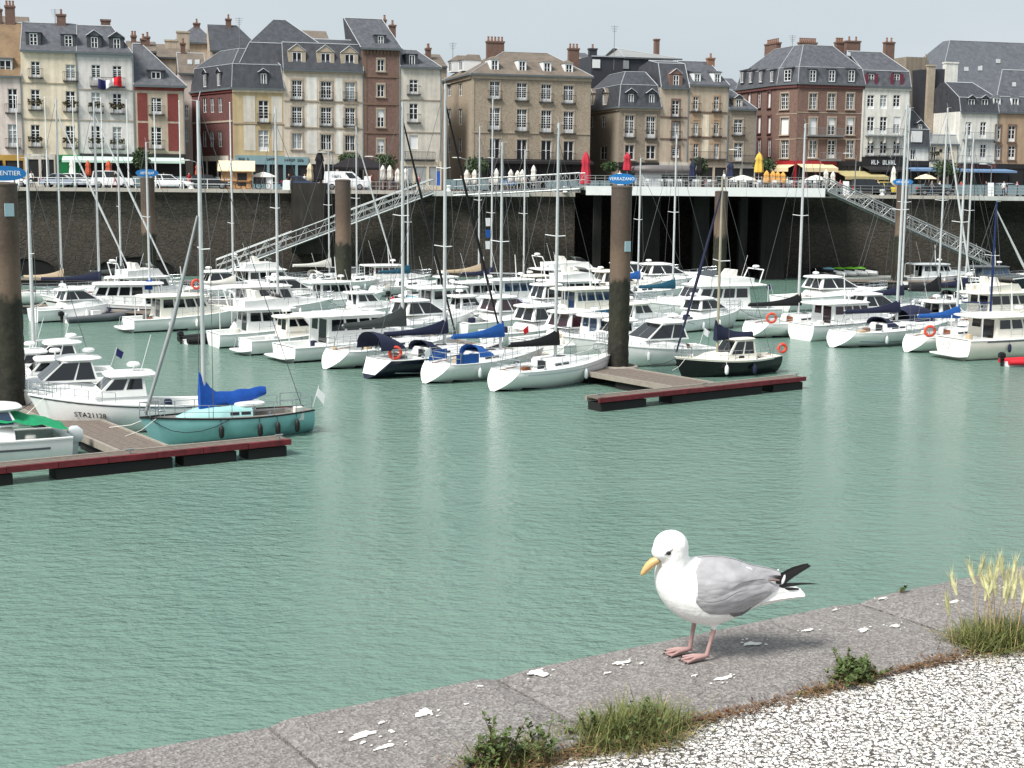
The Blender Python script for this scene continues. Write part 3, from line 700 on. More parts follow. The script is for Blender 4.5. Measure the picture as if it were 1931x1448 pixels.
def std(h, f, cols, rows, top, wallm, panes=3, sur=None, balc=None, kinds=None, flowers=(), depth=10, sub=None, extra=()):
    """a facade of window columns (cx, w) and rows (y at the column centre as a function of cx, h)"""
    holes = []; specs = []
    for ri, (yf, hh) in enumerate(rows):
        for ci, (cx, w) in enumerate(cols):
            cy = yf(cx) if callable(yf) else yf
            r = f.rect(cx, cy, w, hh); holes.append(r); specs.append((r, ri, ci))
    h.wall(f, top, wallm, holes + list(extra)); h.body(f, top, wallm, depth)
    h.panel(f, f.L - .14, f.L - .03, 9, top - .1, 'iron_pale', .1, 'downpipe')
    for r, ri, ci in specs:
        k = (kinds or {}).get((ri, ci), (kinds or {}).get(ri, 'french'))
        h.window(f, r, panes if k != 'casement' else 2, kind=k if k != 'curtain' else 'french', glass='win_curtain' if k == 'curtain' or (ri * 7 + ci * 5 + int(f.a.x)) % 4 == 0 else 'win_glass', sub=sub)
        if sur: h.surround(f, r, sur)
        if balc is not None and ri in balc: h.balcony(f, r[0] - .3, r[1] + .3, r[2], flowers=(ri, ci) in flowers)
def Lr(x0, y0, x1, y1): return lambda x: y0 + (y1 - y0) * (x - x0) / (x1 - x0)
def poly_roof(h, pts, levels, m_, name='roof', edges=True, eave_out=.25):
    """roof over a polygon footprint; levels: (z, shrink towards the centroid)"""
    c = sum(pts, Vector()) / len(pts); rings = []
    for z, k in levels:
        rings.append([Vector((c.x + (p.x - c.x) * (1 - k), c.y + (p.y - c.y) * (1 - k), z)) for p in pts])
    o = h.put(MB().loft(rings), name, m_)
    if edges:
        eb = MB(); n = len(pts)
        for k in range(n - 1):
            for ra, rb in zip(rings[:-1], rings[1:]): eb.tube(ra[k] + Vector((0, 0, .02)), rb[k] + Vector((0, 0, .02)), .05, n=4)
        for rg in rings[1:]:
            for k in range(n - 2): eb.tube(rg[k] + Vector((0, 0, .02)), rg[k + 1] + Vector((0, 0, .02)), .045, n=4)
        h.put(eb, 'flashing', 'lead_white', parent=o)
    g = MB()
    for k in range(len(pts) - 2):
        a, b = rings[0][k], rings[0][k + 1]; d = (b - a).normalized(); nn = Vector((d.y, -d.x, 0))
        g.hexa([a - Vector((0, 0, .22)), b - Vector((0, 0, .22)), b - Vector((0, 0, .22)) + nn * .2, a - Vector((0, 0, .22)) + nn * .2], [a - Vector((0, 0, .02)), b - Vector((0, 0, .02)), b - Vector((0, 0, .02)) + nn * .26, a - Vector((0, 0, .02)) + nn * .26])
    h.put(g, 'gutter', 'iron_pale', parent=o)
    return o
def poly_core(h, pts, top, m_):
    n = len(pts); ins = []
    c = sum(pts, Vector()) / n
    q = [Vector((p.x + (c.x - p.x) * .04, p.y + (c.y - p.y) * .04, 9.0)) for p in pts]
    h.put(MB().loft([q, [Vector((p.x, p.y, top - .02)) for p in q]]), 'core', 'shop_dark')
    h.put(MB().quad(*[Vector((p.x, p.y, z)) for p, z in ((pts[-2], 9), (pts[-1], 9), (pts[-1], top), (pts[-2], top))]).quad(*[Vector((p.x, p.y, z)) for p, z in ((pts[-1], 9), (pts[0], 9), (pts[0], top), (pts[-1], top))]), 'side_wall', m_)
# ---- B0 pinkish house with lichen-orange tiles, cut by the frame
f = face_px(-70, 46); h = House('town_house', 'narrow pinkish house with orange lichen tiled roof at the edge of the view', f.a)
zt = f.pix(20, 143)[1]
std(h, f, [(24, 18), (-30, 18)], [(lambda x: 190, 46), (lambda x: 256, 44)], zt, 'wall_pink', 3, balc=(0, 1))
h.roof(f, [(zt, -.2, 0, 0), (f.pix(10, 42, 4.5)[1], 4.6, 0, 0)], 'tile_orange', 9.6)
h.dormer(f, 10, 126, 23, 26, .3, 2.5, 'lead_white', 'tile_brown', 'shed', .1, 2); h.chimney(f, 18, 42, 14, 18, 4.4, 3); h.chimney(f, -8, 42, 20, 22, 4.4, 2)
h.shopfront(f, 0, f.L, f.pix(20, 292)[1], 'shop_ochre', 3); h.awning(f, 0, f.L * .6, f.pix(20, 300)[1], 3.0, .7, 'awning_green')
# ---- B1 cream
f = face_px(46, 151); h = House('town_house', 'cream rendered house with slate roof and two white dormers beside the flag house', f.a)
zt = f.pix(100, 96)[1]
std(h, f, [(67, 17), (133, 18)], [(Lr(67, 131, 133, 137), 31), (Lr(67, 188, 133, 191), 39), (Lr(67, 256, 133, 258), 42)], zt, 'wall_cream', 4, balc=(0, 1, 2), flowers=((1, 0), (1, 1), (2, 0), (2, 1)))
h.roof(f, [(zt, -.25, 0, 0), (f.pix(100, 44, 5)[1], 5, 0, 0)], 'slate', 10.2)
for x, y in ((63, 74), (129, 78)): h.dormer(f, x, y, 15, 23, .7, 3, 'slate_dark', 'slate', 'hip', .35, 3)
h.chimney(f, 115, 50, 30, 17, 4.6, 1); h.band(f, f.pix(100, 158)[1], 'trim_stone', .12); h.band(f, f.pix(100, 226)[1], 'trim_stone', .12)
h.shopfront(f, 0, f.L * .55, f.pix(80, 290)[1], 'wall_offwhite', 2); h.shopfront(f, f.L * .57, f.L, f.pix(130, 292)[1], 'shop_green', 2, 'shop_green')
# ---- B2 pale grey with the flag
f = face_px(151, 256); h = House('town_house', 'pale grey rendered house with a tricolour flag on its upper balcony', f.a)
zt = f.pix(200, 99)[1]; fB2 = f
std(h, f, [(181, 17), (221, 17)], [(Lr(181, 136, 221, 138), 28), (Lr(181, 193, 221, 195), 38), (Lr(181, 258, 221, 260), 42)], zt, 'wall_pale', 4, balc=(1, 2), flowers=((1, 0), (1, 1), (2, 0), (2, 1)))
h.balcony(f, f.pix(170, 160)[0], f.pix(236, 160)[0], f.pix(200, 163)[1]); h.band(f, zt - .5, 'lead_white', .3, .15)
h.roof(f, [(zt, -.25, 0, 0), (f.pix(200, 49, 5)[1], 5, 0, 2.2)], 'slate', 10.2)
for x, y in ((178, 80), (220, 83)): h.dormer(f, x, y, 13, 21, .6, 3, 'slate_dark', 'slate', 'gable', .4, 2)
h.chimney(f, 199, 60, 40, 18, 5.2, 0); h.band(f, f.pix(200, 170)[1], 'trim_stone', .1); h.band(f, f.pix(200, 228)[1], 'trim_stone', .1)
h.shopfront(f, 0, f.L, f.pix(200, 290)[1], 'shop_dark', 4); h.awning(f, -1.8, f.L - .3, f.pix(200, 295)[1], 3.2, .45, 'awning_green')
# ---- B3 red
f = face_px(256, 350); h = House('town_house', 'low red panelled house with yellow stone trim and a sweeping slate roof', f.a)
zt = f.pix(300, 161)[1]
std(h, f, [(295, 20)], [(200, 32), (260, 42)], zt, 'wall_tan', 4, balc=(0, 1))
for x0, x1 in ((259, 278), (316, 336)):
    for y0, y1 in ((176, 228), (232, 284)): h.panel(f, f.pix(x0, 200)[0], f.pix(x1, 200)[0], f.pix(295, y1)[1], f.pix(295, y0)[1], 'brick_red')
h.band(f, zt - .55, 'brick_red', .5, .12)
h.roof(f, [(zt, -.25, 0, -.3), (f.pix(255, 82, 4.6)[1], 4.7, 0, f.L - 1.0)], 'slate', 9.6)
h.dormer(f, 294, 142, 18, 14, .5, 2.6, 'slate_dark', 'slate', 'shed', .35, 1)
h.chimney(f, 270, 84, 76, 10, 4.5, 1)
h.shopfront(f, 0, f.L, f.pix(300, 290)[1], 'shop_dark', 3); h.awning(f, .3, f.L - .2, f.pix(300, 297)[1], 2.6, .4, 'awning_green')
# ---- B3b narrow pinkish gap house set back
f = face_px(340, 392, 11); h = House('town_house', 'narrow plain house set back in the side street behind the red house', f.a)
zt = f.pix(350, 138)[1]
std(h, f, [(352, 7)], [(212, 28), (256, 24)], zt, 'wall_pink', 2)
h.roof(f, [(zt, -.2, 0, 0), (f.pix(350, 100, 4)[1], 4, 0, 0)], 'tile_brown', 9)
pl = (zt, -.2, f.pix(350, 100, 4)[1], 4)
for x in (358, 372): h.skylight(f, x, 118, 9, 9, pl)
h.chimney(f, 345, 100, 84, 9, 3.8, 1)
# ---- B4 corner with dark red side and yellow front
P = [facpt(364, 11), facpt(440), facpt(536), facpt(520, 12)]
fs, f = Face(P[0], P[1]), Face(P[1], P[2])
h = House('corner_house', 'corner house with dark red brick side, yellow stone front and slate mansard', P[1])
zt = f.pix(490, 166)[1]; rows_s = [(198, 30), (262, 30)]
hs = [fs.rect(x, 198, 8, 28) for x in (386, 400, 415)] + [fs.rect(x, 262, 8, 30) for x in (386, 400, 415)]
h.wall(fs, zt, 'brick_dark', hs, name='side_wall')
for r in hs: h.window(fs, r, 2, kind='casement')
hf = [f.rect(497, 210, 19, 42), f.rect(497, 265, 20, 40)]
h.wall(f, zt, 'wall_yellow', hf); h.window(f, hf[0], 4); h.window(f, hf[1], 3, glass='win_curtain'); h.balcony(f, hf[0][0] - .2, hf[0][1] + .2, hf[0][2])
for x0, x1 in ((459, 481), (512, 532)):
    for y0, y1 in ((181, 230), (236, 284)): h.panel(f, f.pix(x0, 200)[0], f.pix(x1, 200)[0], f.pix(490, y1)[1], f.pix(490, y0)[1], 'wall_offwhite')
h.band(f, f.pix(490, 234)[1], 'trim_stone', .15); h.band(fs, fs.pix(400, 232)[1], 'trim_stone', .2); h.band(f, zt - .5, 'wall_cream', .3, .14); h.band(fs, zt - .5, 'brick_red', .3, .14)
poly_core(h, P, zt, 'brick_dark')
poly_roof(h, P, [(zt, -.03), (zt + 2.6, .06), (f.pix(480, 94, 4)[1], .55)], 'slate_dark')
h.dormer(f, 497, 149, 11, 21, -.1, 2.2, 'slate_dark', 'slate_dark', 'gable', .2, 1)
for x, y in ((386, 152), (412, 150)): h.dormer(fs, x, y, 6, 24, -.1, 2, 'slate_dark', 'slate_dark', 'gable', .15, 1)
h.skylight(f, 483, 111, 18, 7, (zt + 2.6, .7, f.pix(480, 94, 4)[1], 5.2))
h.shopfront(f, .2, f.L, f.pix(490, 293)[1], 'shop_blue', 3, 'shop_dark', .2, 1.0); sm = MB(); scribble(sm, f.pt(f.L * .2, f.pix(490, 300)[1], .22), f.d, (0, 0, 1), 1.2, .3, 5); scribble(sm, f.pt(f.L * .75, f.pix(490, 300)[1], .22), f.d, (0, 0, 1), 1.2, .3, 5); h.put(sm, 'sign_lettering', 'lettering_dark')
h.shopfront(fs, fs.L * .1, fs.L * .9, fs.pix(400, 294)[1], 'wall_offwhite', 3)
# ---- B5 stone three bays
f = face_px(536, 686); h = House('town_house', 'three bay pale stone house with stone dormers under a tall slate roof', f.a)
zt = f.pix(610, 132)[1]
std(h, f, [(560, 19), (615, 20), (660, 19)], [(Lr(560, 170, 660, 174), 38), (Lr(560, 220, 660, 222), 38), (Lr(560, 266, 660, 270), 30)], zt, 'wall_stone', 4, sur='trim_stone', sub=True, kinds={2: 'casement'})
for y in (192, 242): h.band(f, f.pix(610, y)[1], 'trim_stone', .15)
for x0, x1 in ((578, 598), (633, 646)):
    for y0, y1 in ((146, 190), (198, 240), (248, 290)): h.panel(f, f.pix(x0, 200)[0], f.pix(x1, 200)[0], f.pix(610, y1)[1], f.pix(610, y0)[1], 'wall_white')
for r in range(2):
    for x in (560, 615, 660):
        u = f.pix(x, 200)[0]; h.balcony(f, u - .8, u + .8, f.pix(x, (188, 238)[r])[1], .85, .25)
h.band(f, zt - .4, 'trim_stone', .35, .2)
z1 = f.pix(610, 72, 3)[1]
h.roof(f, [(zt, -.2, 0, 0), (zt + 3.0, .9, 0, 0), (z1, 4.5, 1, 0)], 'slate_dark', 12)
h.roof(f, [(zt - .2, .4, -5.2, 3.6), (zt + 2.9, 1.4, -3.6, 4.6), (f.pix(520, 37, 5)[1], 5.2, -.5, 8.2)], 'slate_dark', 13, name='pavilion_roof')
for x, y in ((560, 111), (614, 113), (659, 115)): h.dormer(f, x, y, 18, 26, .1, 2.4, 'trim_stone', 'trim_stone', 'gable', .45, 1, over=.05)
h.shopfront(f, 0, f.L * .3, f.pix(560, 296)[1], 'shop_blue', 2, 'shop_dark', .2, .9); h.shopfront(f, f.L * .32, f.L, f.pix(640, 300)[1], 'wall_offwhite', 4)
sm = MB(); scribble(sm, f.pt(f.L * .12, f.pix(560, 302)[1], .22), f.d, (0, 0, 1), 2.2, .32, 9); h.put(sm, 'sign_lettering', 'lettering_dark')
# ---- B6 brick tower house
f = face_px(684, 755); h = House('tower_house', 'tall narrow brown brick house with steep slate roof and one dormer', f.a)
zt = f.pix(718, 91)[1]
std(h, f, [(718, 13)], [(123, 22), (171, 23), (223, 33), (276, 26)], zt, 'brick_brown', 3, sur='trim_stone', kinds={0: 'casement', 1: 'casement', 3: 'halfblind', 2: 'halfblind'})
for x in (688, 751): h.panel(f, f.pix(x - 3.5, 200)[0], f.pix(x + 3.5, 200)[0], 9, zt, 'trim_brown', .05, 'quoin')
for y in (146, 198, 252): h.band(f, f.pix(718, y)[1], 'trim_brown', .2)
for k in range(11): h.panel(f, f.L * (k + .25) / 11, f.L * (k + .75) / 11, zt - .7, zt - .25, 'trim_brown', .14, 'corbel')
h.roof(f, [(zt, -.3, -.2, -.2), (f.pix(690, 35, 4.5)[1], 4.6, -1.4, 1.3)], 'slate', 10)
h.dormer(f, 718, 77, 11, 19, .5, 2.8, 'slate_dark', 'slate', 'hip', .3, 2)
h.chimney(f, 741, 70, 50, 11, 3.5, 1); h.chimney(f, 726, 40, 40, 5, 4.5, 1)
# ---- B7 off-white narrow
f = face_px(755, 832); h = House('town_house', 'plain off-white house between the brick tower and the beige brick block', f.a)
zt = f.pix(790, 126)[1]
std(h, f, [(780, 16)], [(164, 28), (213, 36), (268, 26)], zt, 'wall_offwhite', 2, balc=(0, 1), kinds={2: 'blind'})
h.roof(f, [(zt, -.25, 0, 0), (f.pix(770, 94, 3.6)[1], 3.8, -.5, f.L * .45)], 'slate', 8); h.dormer(f, 777, 113, 11, 19, .3, 2.4, 'slate_dark', 'slate', 'hip', .35, 1)
h.band(f, f.pix(790, 189)[1], 'trim_stone', .1); h.band(f, f.pix(790, 250)[1], 'trim_stone', .1); h.balcony(f, .4, f.L - .8, f.pix(790, 301)[1], .9, .4)
h.shopfront(f, 0, f.L, f.pix(790, 304)[1], 'wall_cream', 3, 'win_curtain'); h.chimney(f, 808, 112, 94, 8, 5, 1)
# ---- B8 beige brick corner block
P = [facpt(836, 15), facpt(889), facpt(1112), facpt(1085, 15)]
fs, f = Face(P[0], P[1]), Face(P[1], P[2])
h = House('corner_house', 'large beige brick block with brown tiled roof and four white dormers', P[1])
zt = f.pix(1000, 141)[1]; holes = []; sp = []
for ri, (y0, y1, hh) in enumerate(((170, 178, 34), (224, 231, 42), (280, 285, 38))):
    for x in (933, 984, 1030, 1072):
        r = f.rect(x, y0 + (y1 - y0) * (x - 933) / 139, 19, hh); holes.append(r); sp.append((r, ri))
h.wall(f, zt, 'brick_beige', holes)
for r, ri in sp:
    h.window(f, r, 5 if ri < 2 else 2, sub=ri < 2, kind='casement' if ri == 2 else 'french'); h.surround(f, r, 'trim_stone', .14, .05); h.balcony(f, r[0] - .25, r[1] + .25, r[2], .95, .3)
hs = [fs.rect(x, y, 7, hh) for x in (847, 868) for y, hh in ((169, 24), (220, 30), (273, 28))]
h.wall(fs, zt, 'brick_beige', hs, name='side_wall')
for r in hs: h.window(fs, r, 2, kind='casement')
poly_core(h, P, zt, 'brick_beige')
poly_roof(h, P, [(zt, -.03), (f.pix(900, 96, 4.5)[1], .62)], 'tile_brown')
h.band(f, zt - .6, 'trim_stone', .4, .18); h.band(fs, zt - .6, 'trim_stone', .4, .18); h.band(f, f.pix(1000, 252)[1], 'trim_stone', .14); h.panel(f, -.03, .28, 9, zt - .6, 'trim_stone', .06, 'quoin')
for x, y in ((933, 123), (985, 125), (1032, 128), (1073, 131)): h.dormer(f, x, y, 12, 20, .6, 2.6, 'win_white', 'tile_brown', 'hip', .1, 2)
for x, y in ((848, 126), (868, 124)): h.dormer(fs, x, y, 6, 18, .5, 2.4, 'win_white', 'tile_brown', 'hip', .1, 1)
h.chimney(f, 935, 98, 81, 32, 5, 5); h.chimney(f, 1083, 115, 94, 19, 5.5, 3)
h.shopfront(f, 0, f.L, f.pix(1000, 300)[1], 'shop_dark', 7, 'shop_dark', .15, .4); h.awning(f, .2, f.L, f.pix(1000, 301)[1], 1.6, .2, 'shop_dark', .3)
# ---- B9 small grey brick corner
P = [facpt(1108, 13), facpt(1166), facpt(1243), facpt(1225, 12)]
fs, f = Face(P[0], P[1]), Face(P[1], P[2])
h = House('corner_house', 'small grey stone corner house with slate mansard beside the dark passage', P[1])
zt = f.pix(1200, 201)[1]
hf = [f.rect(1187, 238, 17, 42), f.rect(1227, 240, 17, 42), f.rect(1187, 287, 17, 28), f.rect(1227, 287, 17, 26)]
h.wall(f, zt, 'brick_grey', hf)
for r in hf[:2]: h.window(f, r, 4, sub=True); h.surround(f, r, 'trim_stone'); h.balcony(f, r[0] - .2, r[1] + .2, r[2])
for r in hf[2:]: h.window(f, r, 2, kind='casement'); h.surround(f, r, 'trim_stone')
hs = [fs.rect(x, 230, 7, 20) for x in (1116, 1138)] + [fs.rect(1138, 288, 12, 26)]
h.wall(fs, zt, 'brick_grey', hs, name='side_wall')
for r in hs: h.window(fs, r, 2, kind='casement')
poly_core(h, P, zt, 'brick_grey')
poly_roof(h, P, [(zt, -.04), (zt + 2.6, .1), (f.pix(1190, 136, 3.5)[1], .5)], 'slate_dark'); h.band(f, zt - .5, 'trim_stone', .3, .15); h.band(fs, zt - .5, 'trim_stone', .3, .15)
for x, y in ((1190, 187), (1229, 188)): h.dormer(f, x, y, 10, 20, -.1, 2.2, 'slate_dark', 'slate_dark', 'gable', .35, 1)
for x, y in ((1115, 188), (1140, 187)): h.dormer(fs, x, y, 6, 20, -.1, 2, 'trim_stone', 'tile_brown', 'gable', .15, 1)
h.skylight(f, 1201, 151, 16, 12, (zt + 2.6, .8, f.pix(1190, 136, 3.5)[1], 4)); h.shopfront(f, 0, f.L, f.pix(1200, 306)[1], 'shop_dark', 3)
# dark block with roof terrace seen above it
f = face_px(1112, 1245, 15); h = House('rear_block', 'dark clad block with pale zinc roof rising behind the small corner house', f.a)
zt = f.pix(1200, 108)[1]
h.wall(f, zt, 'slate_wall', [f.rect(1228, 129, 8, 16), f.rect(1228, 152, 8, 14)]); h.body(f, zt, 'slate_wall', 8)
for y in (129, 152): h.window(f, f.rect(1228, y, 8, 14), 1, kind='casement')
h.roof(f, [(zt, -.2, f.L * .45, -2.6), (f.pix(1190, 91, 5)[1], 5.5, f.L * .55, 5)], 'zinc', 11); h.band(f, zt - .1, 'lead_white', .15, .2, 0, f.L * .5)
h.chimney(f, 1240, 96, 76, 8, 5, 0); h.chimney(f, 1119, 104, 94, 14, 2, 1, 'slate_wall')
h.panel(f, f.pix(1117, 125)[0], f.pix(1131, 125)[0], f.pix(1120, 128)[1], f.pix(1120, 112)[1], 'win_white', .15, 'vent_box')
h.panel(f, f.pix(1175, 125)[0], f.pix(1185, 125)[0], f.pix(1120, 128)[1], f.pix(1120, 112)[1], 'galv', .2, 'dish')
# ---- B10 tan narrow with brick bay
f = face_px(1243, 1296); h = House('town_house', 'narrow tan house with brick window bay and a big brick dormer', f.a)
zt = f.pix(1270, 165)[1]
std(h, f, [(1274, 13)], [(205, 32), (247, 32), (287, 20)], zt, 'wall_tan', 3, sur='brick_brown', balc=(0, 1))
h.roof(f, [(zt, -.2, 0, 0), (f.pix(1270, 120, 1.6)[1], 1.6, .2, 0), (f.pix(1270, 116, 5)[1], 5, .2, 0)], 'slate_dark', 10); h.dormer(f, 1275, 152, 11, 21, -.05, 2.4, 'brick_brown', 'brick_brown', 'gable', .45, 2, over=.05)
for y in (222, 263): h.band(f, f.pix(1270, y)[1], 'brick_brown', .16)
h.shopfront(f, 0, f.L, f.pix(1270, 306)[1], 'wall_offwhite', 2)
# ---- B11 tan / orange double bay
f = face_px(1296, 1371); h = House('town_house', 'ochre and tan two bay house with small white dormers', f.a)
zt = f.pix(1330, 160)[1]
std(h, f, [(1312, 9), (1351, 9)], [(196, 28), (242, 30), (286, 30)], zt, 'wall_tan', 2, sur='wall_orange', balc=(0, 1))
for x in (1312, 1351):
    for y0, y1 in ((213, 232), (258, 272)): h.panel(f, f.pix(x - 10, 200)[0], f.pix(x + 10, 200)[0], f.pix(x, y1)[1], f.pix(x, y0)[1], 'wall_orange', .03)
for x0, x1 in ((1326, 1338),):
    for y0, y1 in ((216, 258), (264, 300)): h.panel(f, f.pix(x0, 200)[0], f.pix(x1, 200)[0], f.pix(1330, y1)[1], f.pix(1330, y0)[1], 'wall_cream', .03)
for y in (213, 260): h.band(f, f.pix(1330, y)[1], 'trim_brown', .18)
h.roof(f, [(zt, -.2, 0, 0), (f.pix(1330, 116, 4)[1], 4.2, 0, 1)], 'slate', 9)
for x in (1315, 1353): h.dormer(f, x, 148, 10, 18, .4, 2.4, 'win_white', 'slate', 'shed', .1, 2)
h.chimney(f, 1342, 125, 112, 12, 3.5, 1, 'pot_clay'); h.balcony(f, .3, f.L - .3, f.pix(1330, 300)[1], .9, .5); h.shopfront(f, 0, f.L, f.pix(1330, 306)[1], 'wall_tan', 3)
# ---- B12 small stone
f = face_px(1371, 1424); h = House('town_house', 'small stone house with one slate dormer next to the big brick corner block', f.a)
zt = f.pix(1395, 205)[1]
std(h, f, [(1392, 16)], [(240, 30), (286, 34)], zt, 'brick_grey', 3, sur='trim_stone', balc=(0,), sub=True)
h.roof(f, [(zt, -.2, 0, 0), (f.pix(1390, 170, 3)[1], 3.3, 0, 2)], 'slate', 7); h.dormer(f, 1393, 196, 10, 18, .2, 2, 'trim_stone', 'slate', 'gable', .2, 2); h.balcony(f, .2, f.L, f.pix(1395, 307)[1], .9, .5)
h.shopfront(f, 0, f.L, f.pix(1395, 308)[1], 'wall_offwhite', 2)
# ---- B13 large brick corner with chamfer
P = [facpt(1386, 16), facpt(1461, 3.6), facpt(1500), facpt(1624), facpt(1590, 16)]
fs, fc, f = Face(P[0], P[1]), Face(P[1], P[2]), Face(P[2], P[3])
h = House('corner_house', 'big brown brick corner block with chamfered corner and two tier slate mansard', P[2])
zt = f.pix(1560, 157)[1]; RW = ((191, 30), (238, 32), (281, 34))
def fac(ff, xs, w, m_='brick_brown', nm='wall', kinds=None):
    hh = []; sp = []
    for ri, (y, g_) in enumerate(RW):
        for ci, x in enumerate(xs):
            r = ff.rect(x, y - (3 if ff is fs else 0), w, g_); hh.append(r); sp.append((r, ri, ci))
    h.wall(ff, zt, m_, hh, name=nm)
    for r, ri, ci in sp:
        k = (kinds or {}).get((ri, ci), 'casement'); h.window(ff, r, 4, kind=k, sub=ff is not fs and k == 'casement'); h.surround(ff, r, 'trim_stone' if ff is not fs else 'brick_dark', .14, .08)
fac(f, (1533, 1568, 1603), 14, kinds={(1, 0): 'blind', (1, 1): 'halfblind', (1, 2): 'halfblind', (2, 1): 'french'})
fac(fc, (1480,), 15, kinds={(1, 0): 'blind'}); fac(fs, (1413, 1432, 1451), 6, nm='side_wall', kinds={(0, 0): 'blind', (0, 2): 'blind', (1, 1): 'blind', (1, 2): 'blind'})
poly_core(h, P, zt, 'brick_brown')
zm = f.pix(1560, 127)[1]; poly_roof(h, P, [(zt, -.02), (zm, .05), (f.pix(1550, 88, 5)[1], .55)], 'slate')
for x in (1533, 1569, 1606): h.dormer(f, x, 143, 12, 22, -.15, 1.6, 'slate', 'slate', 'shed', .12, 3)
h.dormer(fc, 1485, 142, 13, 22, -.15, 1.4, 'slate', 'slate', 'shed', .1, 3)
for x in (1399, 1415, 1434, 1455): h.dormer(fs, x, 146 - (x - 1399) * .03, 6, 20, -.15, 1.4, 'slate', 'slate', 'shed', .08, 1)
for x in (1527, 1564, 1600): h.skylight(f, x, 103, 7, 7, (zm, .7, f.pix(1550, 88, 5)[1], 5))
h.band(f, zt - .6, 'brick_dark', .5, .2); h.band(fc, zt - .6, 'brick_dark', .5, .2); h.band(fs, zt - .6, 'brick_dark', .5, .2)
for ff in (f, fc):
    for y in (213, 262): h.band(ff, ff.pix(1540, y)[1], 'trim_stone', .1, .04)
h.balcony(f, f.pix(1520, 260)[0], f.pix(1588, 260)[0], f.pix(1550, 256)[1], .95, .6, 'iron_pale'); h.balcony(f, f.pix(1548, 300)[0], f.pix(1582, 300)[0], f.pix(1560, 302)[1], .95, .6, 'iron_pale')
h.panel(f, f.L - .2, f.L + .02, 9, zt, 'wall_white', .1, 'downpipe')
h.chimney(fs, 1453, 100, 82, 22, 5, 6); h.chimney(f, 1525, 92, 83, 32, 7, 8); h.chimney(f, 1585, 90, 82, 14, 7, 4); h.chimney(f, 1610, 100, 80, 26, 6, 2)
h.shopfront(f, 0, f.L * .62, f.pix(1540, 303)[1], 'shop_red', 4, 'shop_dark', .15, .5); h.awning(f, .2, f.L * .55, f.pix(1540, 309)[1], 1.8, .5, 'awning_cream', .5); h.shopfront(f, f.L * .63, f.L, f.pix(1600, 304)[1], 'shop_dark', 2); h.awning(f, f.L * .58, f.L + 2.2, f.pix(1610, 322)[1], 3.2, .7, 'awning_khaki', .4)
h.shopfront(fc, 0, fc.L, fc.pix(1480, 303)[1], 'shop_red', 2, 'shop_dark', .12, .5); h.awning(fc, 0, fc.L, fc.pix(1480, 310)[1], 1.2, .4, 'awning_cream', .5)
# ---- B14 white with black bar
f = face_px(1624, 1711); h = House('town_house', 'white rendered house with plum shutters in the mansard above a black fronted bar', f.a)
zt = f.pix(1665, 163)[1]
std(h, f, [(1642, 13), (1666, 13), (1691, 13)], [(192, 26), (236, 32), (280, 28)], zt, 'wall_white', 2, balc=(2,), kinds={(1, 2): 'halfblind'})
h.balcony(f, .4, f.L - .8, f.pix(1665, 256)[1], .9, .7, 'iron_pale')
for x in (1640, 1665, 1690): u = f.pix(x, 262)[0]; h.panel(f, u - .12, u + .12, f.pix(x, 270)[1], f.pix(x, 258)[1], 'wall_white', .5, 'bracket')
zm = f.pix(1665, 133)[1]
h.roof(f, [(zt, -.15, 0, 0), (zm, .5, 0, 0), (f.pix(1665, 98, 4.5)[1], 5, 0, 1.6)], 'slate', 10.5)
for x in (1643, 1691):
    h.dormer(f, x, 149, 11, 20, .1, 1.5, 'slate', 'slate', 'shed', .05, 3)
    for dx in (-9, 9): a = f.rect(x + dx, 149, 6, 20, .05); h.put(MB().hexa([f.pt(a[0], a[2], -.03), f.pt(a[1], a[2], -.03), f.pt(a[1], a[2], .06), f.pt(a[0], a[2], .06)], [f.pt(a[0], a[3], -.03), f.pt(a[1], a[3], -.03), f.pt(a[1], a[3], .06), f.pt(a[0], a[3], .06)]), 'shutter', 'shutter_plum')
h.chimney(f, 1679, 98, 82, 17, 5, 2); h.band(f, zt - .45, 'wall_white', .3, .15)
h.shopfront(f, 0, f.L, f.pix(1665, 296)[1], 'shop_dark', 4, 'shop_dark', .25, 1.3); sm = MB(); scribble(sm, f.pt(f.L * .47, f.pix(1662, 306)[1], .27), f.d, (0, 0, 1), 3.6, .55, 9); h.put(sm, 'sign_lettering', 'lettering_white'); h.awning(f, 0, f.L, f.pix(1665, 313)[1], 2.2, .5, 'awning_black')
# ---- rear concrete gable and slate flank
f = face_px(1700, 1737, 9); h = House('rear_block', 'tall plain tan concrete gable rising behind the white house', f.a)
zt = f.pix(1715, 107)[1]; h.wall(f, zt, 'concrete_tan'); h.body(f, zt, 'concrete_tan', 7)
h.put(MB().prism([f.pt(f.L, 9, -.1), f.pt(f.L + 3.6, 9, -4), f.pt(f.L + 3.6, zt - 2.2, -4), f.pt(f.L, zt + .5, -.1)], (0, .5, 0)), 'flank_wall', 'wall_tan')
f = face_px(1735, 1812, 7); h = House('rear_block', 'dark slate clad flank with a tall brick flue and white chimney', f.a)
zt = f.pix(1770, 131)[1]
mb = MB(); pr = [(1735, 290), (1735, 131), (1782, 130), (1812, 190), (1812, 290)]; mb.prism([f.pt(*f.pix(x, y)) for x, y in pr], -f.n * 6); h.put(mb, 'flank_wall', 'slate_wall')
h.chimney(f, 1758, 215, 125, 13, -.5, 0, 'trim_stone', .6); h.chimney(f, 1796, 160, 120, 22, -.3, 0, 'wall_white', .9)
